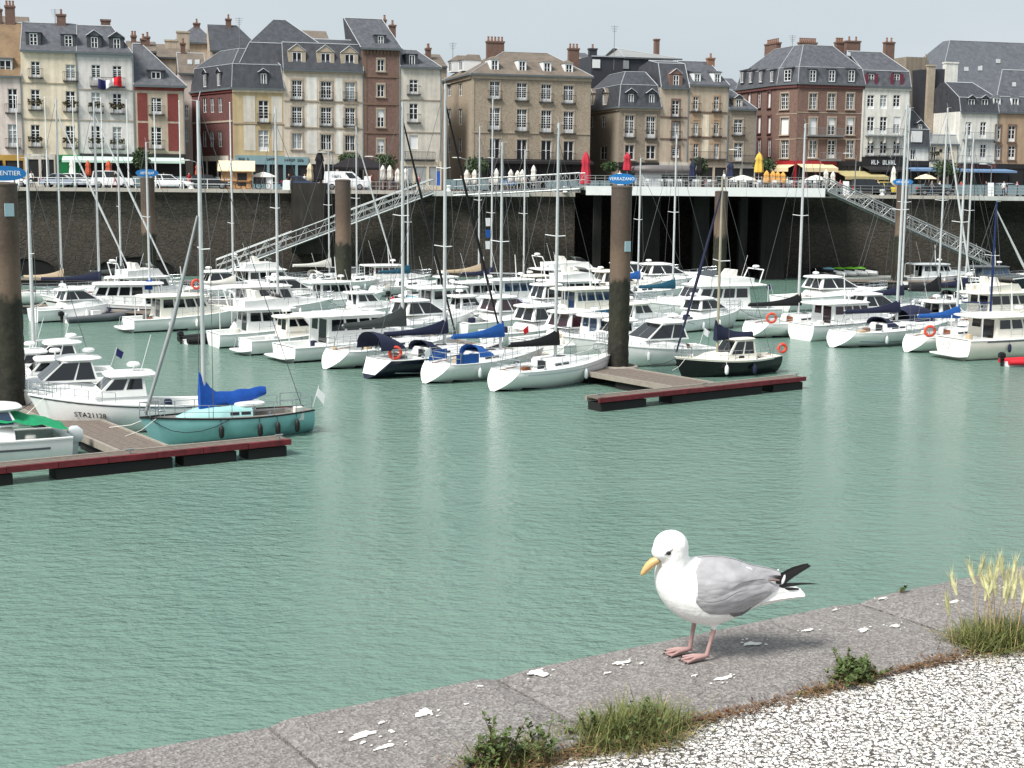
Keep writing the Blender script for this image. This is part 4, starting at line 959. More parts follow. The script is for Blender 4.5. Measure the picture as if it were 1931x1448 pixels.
# ---- B16 small white with slate attic
f = face_px(1711, 1752); h = House('town_house', 'tiny white house with dark slate attic squeezed beside the bar', f.a)
zt = f.pix(1730, 276)[1]
std(h, f, [(1722, 9)], [(291, 20)], zt, 'wall_white', 1, kinds={0: 'casement'}, depth=6); h.roof(f, [(zt, -.15, 0, 0), (f.pix(1730, 244)[1], .2, 0, 0), (f.pix(1730, 208, 2.5)[1], 2.8, 0, 1)], 'slate_dark', 6)
h.panel(f, f.pix(1718, 250)[0], f.pix(1738, 250)[0], f.pix(1728, 268)[1], f.pix(1728, 247)[1], 'shutter_white', .2, 'shutter'); h.dormer(f, 1735, 240, 8, 12, .3, 1.6, 'slate_dark', 'slate_dark', 'gable', .15, 1); h.shopfront(f, 0, f.L, f.pix(1730, 303)[1], 'shop_dark', 2)
# ---- B17 low cream
f = face_px(1752, 1806); h = House('town_house', 'low cream house with an oval plaque below the slate clad flank', f.a)
zt = f.pix(1775, 271)[1]
std(h, f, [(1761, 9), (1787, 9)], [(289, 26)], zt, 'wall_cream', 2, depth=6.5, kinds={0: 'casement'}, balc=(0,), flowers=((0, 0),)); h.roof(f, [(zt, -.15, 0, 0), (f.pix(1775, 258)[1] + .3, .6, 0, 0)], 'zinc', 6); h.shopfront(f, 0, f.L, f.pix(1775, 306)[1], 'wall_cream', 3); h.awning(f, -4, f.L - .3, f.pix(1770, 316)[1], 2.4, .25, 'awning_blue')
h.put(MB().path([f.pt(*f.pix(1774, 284), .02), f.pt(*f.pix(1774, 284), .06)], .22, 12), 'plaque', 'lettering_dark')
# ---- B18 white
f = face_px(1806, 1878); h = House('town_house', 'white house with twin attic windows and iron balconies near the picture edge', f.a)
zt = f.pix(1840, 211)[1]
std(h, f, [(1826, 11), (1854, 11)], [(245, 30), (287, 30)], zt, 'wall_white', 2)
h.balcony(f, .5, f.L - .4, f.pix(1840, 263)[1], .9, .6, 'iron_pale'); h.balcony(f, .2, f.L - 1, f.pix(1840, 307)[1], .9, .7, 'iron_pale')
h.roof(f, [(zt, -.15, 0, 0), (f.pix(1840, 184)[1], .4, 0, 0), (f.pix(1840, 156, 3.5)[1], 4, 0, 1.5)], 'slate_dark', 9)
for x in (1832, 1857): h.dormer(f, x, 197, 12, 20, .1, 1.8, 'slate_dark', 'slate', 'gable', .06, 1)
h.shopfront(f, 0, f.L, f.pix(1840, 308)[1], 'brick_dark', 3); h.awning(f, -.5, f.L + 1.5, f.pix(1840, 318)[1], 2.6, .25, 'awning_blue')
# ---- B19 brown stone at the edge
f = face_px(1878, 1990); h = House('town_house', 'brown stone house with arched window and dormers cut by the picture edge', f.a)
zt = f.pix(1900, 211)[1]
std(h, f, [(1882, 9), (1908, 13), (1950, 13)], [(252, 30), (288, 26)], zt, 'wall_orange', 2, sur='trim_brown', depth=10)
h.roof(f, [(zt, -.15, 0, 0), (f.pix(1900, 182)[1], .6, 0, 0), (f.pix(1920, 132, 4.5)[1], 5, 3.5, 0)], 'slate', 10.5)
for x in (1880, 1914): h.dormer(f, x, 195, 11, 20, .2, 2, 'win_white', 'slate', 'hip', .1, 1)
h.shopfront(f, 0, f.L, f.pix(1900, 309)[1], 'shop_dark', 4); h.skylight(f, 1912, 160, 7, 8, (f.pix(1900, 182)[1], .6, f.pix(1920, 132, 4.5)[1], 5))
# ---- B20 huge slate roof behind
f = face_px(1770, 2100, 28); h = House('rear_block', 'huge plain slate roof rising behind the houses at the picture edge', f.a)
zt = f.pix(1850, 190)[1]
h.wall(f, zt, 'wall_tan'); h.body(f, zt, 'wall_tan', 22); h.roof(f, [(zt, -.2, -1, 0), (f.pix(1880, 78, 9)[1], 10, 7, 0)], 'slate_blue', 22)
for x, y in ((1822, 131), (1848, 129), (1882, 116)): h.skylight(f, x, y, 8, 8, (zt, 0, f.pix(1880, 78, 9)[1], 9.8))
# ---- roofs behind the left row
def rear(x0, x1, off, yw, yr, wm, rm, label, li=0, ri=0, chim=(), dep=9):
    f = face_px(x0, x1, off); h = House('rear_house', label, f.a); zt = f.pix((x0 + x1) / 2, yw)[1]
    h.wall(f, zt, wm); h.body(f, zt, wm, dep); h.roof(f, [(zt, -.2, 0, 0), (f.pix((x0 + x1) / 2, yr, dep / 2)[1], dep / 2 - .05, li, ri)], rm, dep, edges=False)
    fl = MB()
    zr = f.pix((x0 + x1) / 2, yr, dep / 2)[1]
    if li == 0: fl.add([f.pt(-.02, zt, .1), f.pt(-.02, zt, -dep), f.pt(-.02, zr, -dep / 2)], [(0, 1, 2)])
    if ri == 0: fl.add([f.pt(f.L + .02, zt, .1), f.pt(f.L + .02, zt, -dep), f.pt(f.L + .02, zr, -dep / 2)], [(0, 1, 2)])
    if fl.f: h.put(fl, 'gable_wall', wm)
    for c in chim: h.chimney(f, *c)
rear(244, 300, 14, 96, 78, 'brick_chimney', 'tile_brown', 'small tiled roof with two brick chimneys behind the red house', chim=((252, 80, 70, 10, 3, 2), (278, 82, 72, 9, 2, 1)))
rear(300, 362, 22, 108, 84, 'wall_tan', 'tile_brown', 'tan gabled house behind with tall stepped chimney wall', chim=((322, 90, 78, 22, 3, 0, 'wall_tan'), (345, 86, 62, 24, 3, 0, 'wall_tan')))
rear(330, 412, 30, 80, 50, 'wall_tan', 'slate', 'slate roofed house far behind with hip end and stack', 3, 2, chim=((371, 54, 46, 12, 4, 1),))
rear(400, 500, 24, 96, 48, 'wall_tan', 'slate_dark', 'dark slate roof with tan gable behind the yellow corner house', 0, 3, chim=((431, 48, 38, 10, 4, 1),))
rear(566, 625, 24, 82, 58, 'brick_chimney', 'tile_brown', 'dark brown roof seen over the three bay stone house', 0, 0)
rear(786, 842, 18, 124, 102, 'wall_tan', 'tile_brown', 'brown roof behind the off-white house with one flue', 0, 0, chim=((809, 110, 93, 8, 2, 1),))
rear(1096, 1118, 30, 112, 100, 'wall_tan', 'slate', 'sliver of slate roof behind the beige brick block', 0, 0)
rear(1360, 1400, 20, 170, 148, 'wall_offwhite', 'slate', 'pale roof glimpsed between the ochre house and the brick corner block', 0, 0)
rear(-60, 60, 26, 60, 30, 'wall_tan', 'tile_brown', 'brown roof behind the cream house chimney', 0, 0)
# aerials
def aerial(px, y0, y1, off, label):
    a = facpt(px, off); z0, z1 = aty(px, y0, a.y).z, aty(px, y1, a.y).z; mb = MB(); mb.tube((a.x, a.y, z0 - 1.5), (a.x, a.y, z1), .04, n=5)
    for k in range(4): mb.tube((a.x - .5 + .08 * k, a.y, z1 - .1 - .22 * k), (a.x + .5 - .08 * k, a.y, z1 - .1 - .22 * k), .02, n=4)
    o = mb.build('roof_aerial', 'iron_pale'); tag(o, label, 'aerial', 'roof aerials')
aerial(455, 90, 33, 12, 'television aerial mast above the slate roof of the yellow corner house'); aerial(853, 102, 80, 16, 'television aerial behind the beige brick block'); aerial(1154, 110, 48, 15, 'tall thin aerial pole over the dark clad block'); aerial(1486, 88, 66, 10, 'aerial above the big brick corner block'); aerial(113, 40, 17, 5, 'aerial on the cream house chimney')
# tricolour flag
p = fB2.pt
fl = thing('flag', 'blue white red flag draped along the upper balcony of the pale grey house', 'flag', fB2.pt(*fB2.pix(208, 166), .6))
for k, m_ in enumerate(('flag_blue', 'flag_white', 'flag_red')):
    mb = MB(); rings = []
    for i in range(7):
        t = (k + i / 6) / 3; u, z = fB2.pix(185 + 44 * t, 148 + 4 * math.sin(t * 5)); zz = fB2.pix(187 + 44 * t, 167 - 4 * t + 3 * math.sin(t * 7))[1]; o = .5 + .15 * math.sin(t * 17)
        rings.append([p(u, z, o), p(u, (z + zz) / 2, o + .08), p(u, zz, o), p(u, zz, o - .02), p(u, z, o - .02)])
    mb.loft(rings).build('stripe', m_, fl, org=fl.location)
# ================================================================== PILES AND PONTOONS
mat('sign_blue', (28, 112, 176), .45, var=.04); mat('plate_pale', (170, 196, 204), .5, var=.05)
mat('pontoon_plank', (112, 101, 92), .9, var=.25, scale=5); mat('pontoon_red', (108, 32, 40), .7, var=.45, scale=2.5); mat('pontoon_pale', (146, 138, 128), .8, var=.15, scale=3)
mat('float_dark', (20, 20, 20), .8, var=.3, scale=1); mat('float_pale', (168, 172, 166), .8, var=.1)
def pile(px, py, r, ptop, label, sign=None, plate=None, sy=None, ring=False):
    """steel mooring pile: base seen at (px, py) on the water"""
    c = atz(px, py, 0); zt = aty(px, ptop, c.y).z; t = thing('mooring_pile', label, 'pile', c, group='steel mooring piles')
    prof = []; rr = random.Random(px)
    mb = MB(); N = 22
    N = 30; rings_ = []
    for k in range(64):
        z = -2 + (zt + 2) * k / 63; am = .07 if z < 5.2 else .006; rings_.append([(r * (1 + am * rr.uniform(-.6, 1)) * math.cos(2 * math.pi * q / N), r * (1 + am * rr.uniform(-.6, 1)) * math.sin(2 * math.pi * q / N), z) for q in range(N)])
    mb.loft(rings_); mb.build('shaft', 'pile_steel', t, smooth=50)
    MB().lathe([(r * 1.03, zt - .02), (r * 1.03, zt + .05), (r * .8, zt + .12), (.05, zt + .14)], N).build('cap', 'pile_steel', t, smooth=40)
    d = (Vector((0, 0, 0)) - Vector((c.x, c.y, 0))).normalized(); rt = Vector((-d.y, d.x, 0))
    if sign:
        w, h, txt = sign; mb = MB(); N = 28; ring_ = []
        for k in range(N):
            a = 2 * math.pi * k / N; x, z = math.cos(a), math.sin(a); x = math.copysign(abs(x) ** .8, x); ring_.append(rt * (x * w / 2) + Vector((0, 0, zt + .18 + h / 2 + z * h / 2)))
        o = mb.prism([q + d * .02 for q in ring_], d * .06).build('name_board', 'sign_blue', t)
        if txt: text(txt, h * .42 if len(txt) < 10 else h * .44, 'lettering_white', o, d * .085 + Vector((0, 0, zt + .18 + h / 2)), rt, (0, 0, 1), sx=.95)
        else:
            sm = MB(); scribble(sm, d * .085 + Vector((0, 0, zt + .18 + h / 2)), rt, (0, 0, 1), w * .62, h * .34, 8); sm.build('lettering', 'lettering_white', o)
        for s in (-.25, .25): MB().tube(rt * s * w + d * .03 + Vector((0, 0, zt)), rt * s * w + d * .03 + Vector((0, 0, zt + .3)), .03, n=5).build('bracket', 'galv', t)
    if plate:
        x, z = plate; q = (d * math.cos(x) + rt * math.sin(x)); tt = Vector((-q.y, q.x, 0)); MB().obox(q * (r + .01) + Vector((0, 0, z)), tt * .2, q * .02, (0, 0, .27)).build('number_plate', 'plate_pale', t)
    if ring:
        MB().torus((0, 0, .55), (0, 0, 1), r + .42, .14, 24, 8).build('guide_ring', 'pontoon_pale', t, smooth=40)
    return c, zt
pile(22, 790, .60, 349, 'nearest weed covered steel pile at the picture edge with a cut off blue name board', (1.95, .62, 'PARMENTIER'), (.4, 8.95))
pile(283, 548, .62, 337, 'steel pile with blue name board in front of the white hatchback', (2.0, .66, None))
pile(648, 582, .62, 341, 'plain steel pile without a board before the long gangway foot')
pile(957, 513, .72, 352, 'pale weed streaked pile with a small blue board near the upper footbridge', (2.0, .62, None))
pile(1165, 712, .54, 354, 'rust brown pile with blue board rising beside the white sloop bow', (1.42, .56, 'VERRAZANO'), (.75, 7.0), ring=True)
pile(1355, 548, .62, 362, 'slim rust pile in front of the terrace deck behind the black sloop')
pile(1693, 540, .55, 352, 'dark red brown pile with blue board behind the masts by the long ramp', (2.0, .6, None))
# pontoons: fingers run along QD
PN = Vector((QD.y, -QD.x, 0))        # towards the camera
def pontoon(label, e0, e1, back0, back1, wlk, floats):
    """T head seen from the water: front edge e0 to e1, with planked walkway leading away"""
    zt = .62; a, b = atz(*e0, zt), atz(*e1, zt); t = thing('pontoon', label, 'pontoon', (a.x, a.y, 0)); org = Vector((a.x, a.y, 0))
    d = (b - a).normalized(); nb = Vector((-d.y, d.x, 0)); L = (b - a).length; Z = Vector((0, 0, 1))
    def bx(u0, u1, v0, v1, z0, z1, name, m_):
        P = lambda u, v, z: a + d * u + nb * v + Z * (z - zt)
        MB().hexa([P(u0, v0, z0), P(u1, v0, z0), P(u1, v1, z0), P(u0, v1, z0)], [P(u0, v0, z1), P(u1, v0, z1), P(u1, v1, z1), P(u0, v1, z1)]).build(name, m_, t, org=org)
    W = 1.05
    [bx(L * q / 7 + .01, L * (q + 1) / 7 - .01, 0, .14, .43, .635 + .006 * (q % 3), 'red_fender_beam', 'pontoon_red') for q in range(7)]; bx(0, L, W - .12, W, .4, .64, 'edge_beam', 'pontoon_pale')
    for k in range(6): bx(0.02, L - .02, .15 + (W - .28) * k / 6, .15 + (W - .28) * (k + .9) / 6, .57, .615 + .006 * (k % 2), 'plank', 'pontoon_plank')
    for u0, u1 in floats: bx(L * u0, L * u1, .06, W - .05, -.35, .38, 'float', 'float_dark')
    u0, u1, ln, sk = wlk
    P = lambda u, v, z: a + d * (u + sk * v) + nb * v + Z * (z - zt)
    N = 9
    for k in range(N):
        x0, x1 = L * u0 + (L * (u1 - u0)) * k / N, L * u0 + (L * (u1 - u0)) * (k + .92) / N
        MB().hexa([P(x0, W, .55), P(x1, W, .55), P(x1, ln, .55), P(x0, ln, .55)], [P(x0, W, .612 + .006 * (k % 2)), P(x1, W, .612 + .006 * (k % 2)), P(x1, ln, .612), P(x0, ln, .612)]).build('plank', 'pontoon_plank', t, org=org)
    for x in (L * u0, L * u1):
        MB().hexa([P(x - .09, W, .4), P(x + .05, W, .4), P(x + .05, ln, .4), P(x - .09, ln, .4)], [P(x - .09, W, .66), P(x + .05, W, .66), P(x + .05, ln, .66), P(x - .09, ln, .66)]).build('edge_beam', 'pontoon_pale', t, org=org)
    for q in range(int(ln / 6)):
        v0 = W + .3 + q * 6; MB().hexa([P(L * u0 + .1, v0, -.3), P(L * u1 - .1, v0, -.3), P(L * u1 - .1, v0 + 4, -.3), P(L * u0 + .1, v0 + 4, -.3)], [P(L * u0 + .1, v0, .54), P(L * u1 - .1, v0, .54), P(L * u1 - .1, v0 + 4, .54), P(L * u0 + .1, v0 + 4, .54)]).build('float', 'float_dark', t, org=org)
    for u in (.02, .5, .97): 
        c = P(L * u, .3, .62); mb = MB().tube(c, c + Z * .18, .04, n=6); mb.tube(c - d * .16 + Z * .17, c + d * .16 + Z * .17, .03, n=6); mb.build('mooring_cleat', 'galv', t, org=org)
    return t, P, L, d, nb
pontoon('weathered pontoon with red edge in front of the teal sloop', (-90, 892), (550, 829), 0, 0, (.49, .64, 34, -.05), [(.0, .16), (.28, .62), (.655, .82), (.86, .985)])
pontoon('weathered pontoon with red edge beside the black sloop and the ringed pile', (1131, 752), (1521, 711), 0, 0, (.40, .60, 60, -.02), [(.01, .21), (.33, .77), (.83, .985)])
def walkway(label, p0, p1, w=2.2, fingers=()):
    a, b = atz(*p0, .6), atz(*p1, .6); t = thing('walkway_pontoon', label, 'pontoon', (a.x, a.y, 0)); d = (b - a).normalized(); nb = Vector((-d.y, d.x, 0)); L = (b - a).length
    org = Vector((a.x, a.y, 0))
    for k in range(7):
        v0, v1 = -w / 2 + w * k / 7, -w / 2 + w * (k + .93) / 7; Z = Vector((0, 0, .06))
        q = [a + nb * v0, b + nb * v0, b + nb * v1, a + nb * v1]; MB().hexa([x - Z for x in q], q).build('plank', 'pontoon_plank', t, org=org)
    q = [a + nb * (-w / 2 + .1), b + nb * (-w / 2 + .1), b + nb * (w / 2 - .1), a + nb * (w / 2 - .1)]; MB().hexa([x - Vector((0, 0, .9)) for x in q], [x - Vector((0, 0, .08)) for x in q]).build('float', 'float_dark', t, org=org)
    return t
walkway('long grey walkway pontoon behind the far row of boats at the foot of the gangway', (-40, 524), (1240, 545)); walkway('grey walkway pontoon at the foot of the ramp near the jet skis', (1545, 528), (1990, 532), 3)
walkway('walkway pontoon hidden between the motor yachts and the sloops of the outer row', (1500, 610), (1990, 622)); walkway('walkway pontoon behind the cruisers of the inner basin row', (60, 575), (700, 612))
# ================================================================== BOATS
def hull_pt(S, t, v, side):
    """S: hull spec. t 0 stern..1 bow, v 0 gunwale..1 keel line"""
    L, B = S['L'], S['B']; tr = S['tr']
    if t < .42: b = tr + (1 - tr) * math.sin(t / .42 * math.pi / 2)
    else: b = max(0.0, 1 - ((t - .42) / .58) ** S['bowp'])
    b *= B / 2
    s = S['fs'] + (S['fb'] - S['fs']) * t ** 1.6 - S.get('dip', .06) * math.sin(math.pi * t)
    zk = S.get('zk0', -.35); zk = zk + (-.35 - zk) * min(1, t / .35)
    z = s * (1 - v) + zk * v
    k = 1 - (v ** S['flare']) * (S.get('kb', .55) + .35 * t * (1 if 'kb' not in S else .35))
    y = b * k
    x = t * L * (1 - S['oh'] * v * t ** 2) + S['rake'] * (1 - v) * (1 - t) ** 8 
    if S['rake'] < 0: x = t * L * (1 - S['oh'] * v * t ** 2) + -S['rake'] * v * (1 - t) ** 8
    return Vector((x, y * side, z))
def make_hull(root, S, mats):
    """hull with waterline stripe: materials hull, stripe, antifoul"""
    nt, nv = 18, 8; rings = []
    for i in range(nt + 1):
        t = i / nt; r = [hull_pt(S, t, v / nv, 1) for v in range(nv + 1)] + [hull_pt(S, t, v / nv, -1) for v in range(nv, -1, -1)]
        rings.append(r)
    mb = MB(); n = len(rings[0]); vs = [p for r in rings for p in r]; fs = []; ms = []
    for i in range(nt):
        for k in range(n - 1):
            fs.append((i * n + k, i * n + k + 1, (i + 1) * n + k + 1, (i + 1) * n + k)); z = sum(vs[j].z for j in fs[-1]) / 4; ms.append(2 if z < .06 else 0)
    fs.append(tuple(range(n))); ms.append(0)
    mb.v = [tuple(p) for p in vs]; mb.f = fs; mb.m = ms
    o = mb.build('hull', mats, root, smooth=45)
    # rub rail
    for sd in (1, -1):
        q = MB().path([hull_pt(S, i / 16, .0, sd) + Vector((0, 0, .01)) for i in range(17)], S.get('rail', .035), 5); q.build('rub_rail', S.get('railm', 'gel_white'), root)
    if S.get('stripe'):
        for sd in (1, -1):
            st = MB(); R_ = []
            for i in range(2, 17):
                R_.append([hull_pt(S, i / 16 - .004, v, sd) + Vector((0, .012 * sd, 0)) for v in S.get('sv', (.17, .23))])
            st.loft(R_, False, False); st.build('stripe', S['stripe'], root)
    return o
def make_deck(root, S, m_, c0=None, c1=None, well=.42, wk=.62):
    """deck with cockpit well between stations c0 and c1"""
    st = [i / 16 for i in range(17)]; secs = []
    def sec(t, dp):
        g = hull_pt(S, t, 0, 1); b = g.y; x, z = g.x, g.z - .02; k = wk; cz = z + .04 * b
        return [Vector((x, b, z)), Vector((x, b * k, cz)), Vector((x, b * k * .96, cz - dp)), Vector((x, -b * k * .96, cz - dp)), Vector((x, -b * k, cz)), Vector((x, -b, z))]
    if c0 is None: secs = [sec(t, 0) for t in st]
    else:
        ts = sorted(set([t for t in st if abs(t - c0) > .03 and abs(t - c1) > .03] + [c0, c1]))
        for t in ts:
            if t == c0: secs += [sec(t, 0), sec(t, well)]
            elif t == c1: secs += [sec(t, well), sec(t, 0)]
            else: secs.append(sec(t, well if c0 < t < c1 else 0))
    return MB().loft(secs, False, False).build('deck', m_, root)
def deckz(S, t): return hull_pt(S, t, 0, 1).z
def patch(mb, c, u0, u1, v0, v1, off, mi=0):
    """thin pane lying on a quad face c00,c10,c11,c01"""
    a, b, d, e = [Vector(p) for p in c]; nrm = (b - a).cross(e - a).normalized() * off
    def P(u, v): return (a * (1 - u) + b * u) * (1 - v) + (e * (1 - u) + d * u) * v
    q = [P(u0, v0), P(u1, v0), P(u1, v1), P(u0, v1)]
    mb.hexa(q, [x + nrm for x in q], mi)
def rails(root, S, t0, t1, h=.55, n=7, name='guard_rail', both=True, r=.014):
    for sd in (1, -1):
        mb = MB(); ps = [hull_pt(S, t0 + (t1 - t0) * i / n, 0, sd) * 1 for i in range(n + 1)]
        ps = [Vector((p.x, p.y * .95, p.z)) for p in ps]
        for p in ps: mb.tube(p, p + Vector((0, 0, h)), r, n=4)
        for zz in (h, h * .5): mb.path([p + Vector((0, 0, zz)) for p in ps], r * .8, 4)
        mb.build(name, 'steel', root)
def pulpit(root, S, h=.6):
    mb = MB(); ps = [hull_pt(S, .88, 0, 1), hull_pt(S, .95, 0, 1), hull_pt(S, 1, 0, 1), hull_pt(S, .95, 0, -1), hull_pt(S, .88, 0, -1)]
    for zz in (h, h * .5): mb.path([p + Vector((0, 0, zz)) for p in ps], .018, 5)
    for p in ps: mb.tube(p, p + Vector((0, 0, h)), .018, n=5)
    mb.build('pulpit', 'steel', root)
def pushpit(root, S, h=.6):
    mb = MB(); ps = [hull_pt(S, .14, 0, 1), hull_pt(S, .02, 0, 1), hull_pt(S, .02, 0, 1) * 1, hull_pt(S, .02, 0, -1), hull_pt(S, .14, 0, -1)]
    ps[2] = Vector((ps[1].x, 0, ps[1].z))
    for zz in (h, h * .5): mb.path([p + Vector((0, 0, zz)) for p in ps], .018, 5)
    for k in (0, 1, 3, 4): mb.tube(ps[k], ps[k] + Vector((0, 0, h)), .018, n=5)
    mb.build('pushpit', 'steel', root)
def life_ring(root, p, ax=(1, 0, 0), R_=.3):
    MB().torus(p, ax, R_, .085, 16, 8).build('life_ring', 'ring_orange', root, smooth=60)
def fender(root, S, t, sd=1, m_='gel_white', drop=.25, r=.11, h=.5):
    p = hull_pt(S, t, .25, sd); y = p.y + r * 1.05 * sd; g = hull_pt(S, t, 0, sd); zc = g.z - drop - h / 2
    mb = MB().lathe([(.03, h / 2 + .03), (r * .7, h / 2 - .04), (r, h / 4), (r, -h / 4), (r * .7, -h / 2 + .04), (.03, -h / 2)], 10, (p.x, g.y + r * .8 * sd, zc)); mb.tube((p.x, g.y + r * .8 * sd, zc + h / 2), (p.x, g.y * .98, g.z + .05), .012, n=4); mb.build('fender', m_, root, smooth=50)
def outboard(root, x, y, z, s=1, m_='engine_black'):
    mb = MB(); mb.loft([[(x - .28 * s + dx, y + dy, zz) for dx, dy in ((-a, -b), (a, -b), (a, b), (-a, b))] for zz, a, b in ((z + .1, .16 * s, .13 * s), (z + .25 * s, .24 * s, .19 * s), (z + .5 * s, .23 * s, .18 * s), (z + .62 * s, .1 * s, .1 * s))])
    o = mb.build('outboard_motor', m_, root, smooth=60)
    MB().hexa([(x - .3 * s, y - .05, z - .7 * s), (x - .12 * s, y - .05, z - .7 * s), (x - .12 * s, y + .05, z - .7 * s), (x - .3 * s, y + .05, z - .7 * s)], [(x - .38 * s, y - .08, z + .15), (x - .1 * s, y - .08, z + .15), (x - .1 * s, y + .08, z + .15), (x - .38 * s, y + .08, z + .15)]).build('shaft', 'engine_black' if m_ == 'engine_black' else m_, o)
def place(px, py, hd): 
    p = atz(px, py, 0); return p, R(hd)
def along(p, hd, px, z=1.2):
    """local x on the centreline whose projection falls in column px"""
    best = None; c, s = math.cos(hd), math.sin(hd)
    for k in range(0, 260):
        x = k * .05; q = proj((p.x + c * x, p.y + s * x, z))
        if best is None or abs(q[0] - px) < best[0]: best = (abs(q[0] - px), x)
    return best[1]
def rig(root, S, xm, zbase, H, spar='alu', cover=None, boom=None, spreaders=1, genoa=None, cov_h=.42, fore=True, thick=.075, wires=True, tilt=0):
    L = S['L']; boom = boom or (xm - .08 * L) * .92
    MB().path([(xm, 0, zbase - .3), (xm + tilt * .5, 0, H * .55), (xm + tilt, 0, H)], [thick, thick * .95, thick * .75], 8, squash=(.8, 1.1)).build('mast', spar, root, smooth=60)
    for k in range(spreaders):
        z = zbase + (H - zbase) * ((.52,), (.38, .68))[spreaders - 1][k]; w = .75 if k == 0 else .6
        MB().path([(xm - .12, w, z + .06), (xm, 0, z), (xm - .12, -w, z + .06)], .025, 5).build('spreader', 'alu_white', root)
    mb = MB(); mb.tube((xm, 0, H), (xm + .35, 0, H + .02), .012, n=4); mb.tube((xm, 0, H), (xm - .1, 0, H + .35), .01, n=4); mb.build('masthead', 'alu', root)
    zb = zbase + .75
    if boom > .3:
        MB().path([(xm, 0, zb), (xm - boom, 0, zb + .12)], [.055, .05], 8).build('boom', spar if not cover else 'alu', root, smooth=60)
    if cover:
        rings = []; N = 9
        for i in range(N + 1):
            t = i / N; x = xm + .16 - (boom + .1) * t; hh = cov_h * (1.25 * (1 - t) ** 3.0 + .42 - .16 * t); zc = zb - .05 + .12 * t
            if i == 0: hh *= 1.05
            ww = .15 * (1 - .35 * t) + .03
            rings.append([(x, ww * math.cos(a) * (1 - .35 * max(0, math.sin(a))), zc - .06 + (hh + .06 if math.sin(a) > 0 else .09) * math.sin(a) * (1 if math.sin(a) > 0 else 1)) for a in [2 * math.pi * k / 10 for k in range(10)]])
        MB().loft(rings).build('sail_cover', cover, root, smooth=50)
    bow = Vector((L * .985, 0, deckz(S, 1))); ftop = Vector((xm + tilt * .9, 0, zbase + (H - zbase) * S.get('frac', .93)))
    if genoa: MB().path([bow + Vector((0, 0, .25)), bow * .5 + ftop * .5, ftop], [.05, .09, .04], 7).build('furled_genoa', genoa, root, smooth=60)
    elif fore: MB().tube(bow, ftop, .015, n=4).build('forestay', 'wire', root)
    if wires:
        MB().tube((.06 * L, 0, deckz(S, 0) + .1), (xm, 0, H - .05), .015, n=4).build('backstay', 'wire', root)
        for sd in (1, -1):
            g = hull_pt(S, xm / L - .01, 0, sd); zs = zbase + (H - zbase) * .52
            MB().path([(g.x, g.y * .9, g.z), (xm - .12, .75 * sd, zs + .06), (xm, 0, H * .97)], .014, 4).build('shroud', 'wire', root)
def sprayhood(root, x, w, z, h, m_, ln=1.0):
    rings = []
    for i in range(6):
        t = i / 5; k = math.sin((.25 + .75 * t) * math.pi / 2); xx = x + ln * (1 - t)
        rings.append([(xx, w * math.cos(a), z + h * k * math.sin(a) ** .7) for a in [math.pi * q / 10 for q in range(11)]])
    o = MB().loft(rings, False, False); o.build('sprayhood', m_, root, smooth=60)
    win = MB(); patch(win, [(x + ln * .92, -w * .5, z + h * .3), (x + ln * .92, w * .5, z + h * .3), (x + ln * .55, w * .45, z + h * .8), (x + ln * .55, -w * .45, z + h * .8)], 0, 1, 0, 1, .02); win.build('hood_window', 'boat_glass', root)
def clutter(root, S, seed):
    """mooring lines, lettering, stern flag and loose gear that every berthed boat carries"""
    rr = random.Random(seed); L, B = S['L'], S['B']; z = deckz(S, .02)
    for sd in (1, -1):
        g = hull_pt(S, .92, 0, sd); e = Vector((L + .9, sd * 1.1, .62)); MB().path([g, (g + e) / 2 + Vector((0, 0, -.12)), e], .014, 4).build('mooring_rope', 'rope' if rr.random() < .6 else 'canvas_white', root)
    if rr.random() < .14:
        y = B * .3 * rr.choice((1, -1)); st = MB().tube((.05, y, z), (-.3, y, z + 1.0), .014, n=5).build('flag_staff', 'alu_white', root); P = [(-.3, y, z + .98), (-.24, y, z + .6)]; q = [Vector(P[0]), Vector(P[1]), Vector((-.5, y + .05, z + .42)), Vector((-.62, y + .05, z + .75))]; MB().hexa(q, [v + Vector((0, .012, 0)) for v in q]).build('ensign', rr.choice(('flag_blue', 'flag_red', 'flag_white')), st)
    for k in range(rr.randint(1, 3)):
        x, y = L * rr.uniform(.08, .3), B * rr.uniform(-.3, .3); MB().slab(x, x + rr.uniform(.3, .6), .18, deckz(S, .2) - .3, deckz(S, .2) + rr.uniform(0, .25), 4).build('deck_gear', rr.choice(('canvas_beige', 'canvas_navy', 'gel_grey', 'wood_varnish', 'rubber_grey', 'canvas_white')), root).location.y = y
SAIL = dict(tr=.74, bowp=1.75, fs=.98, fb=1.28, flare=2.1, oh=.1, rake=.85, rail=.03, zk0=.02, kb=.86)
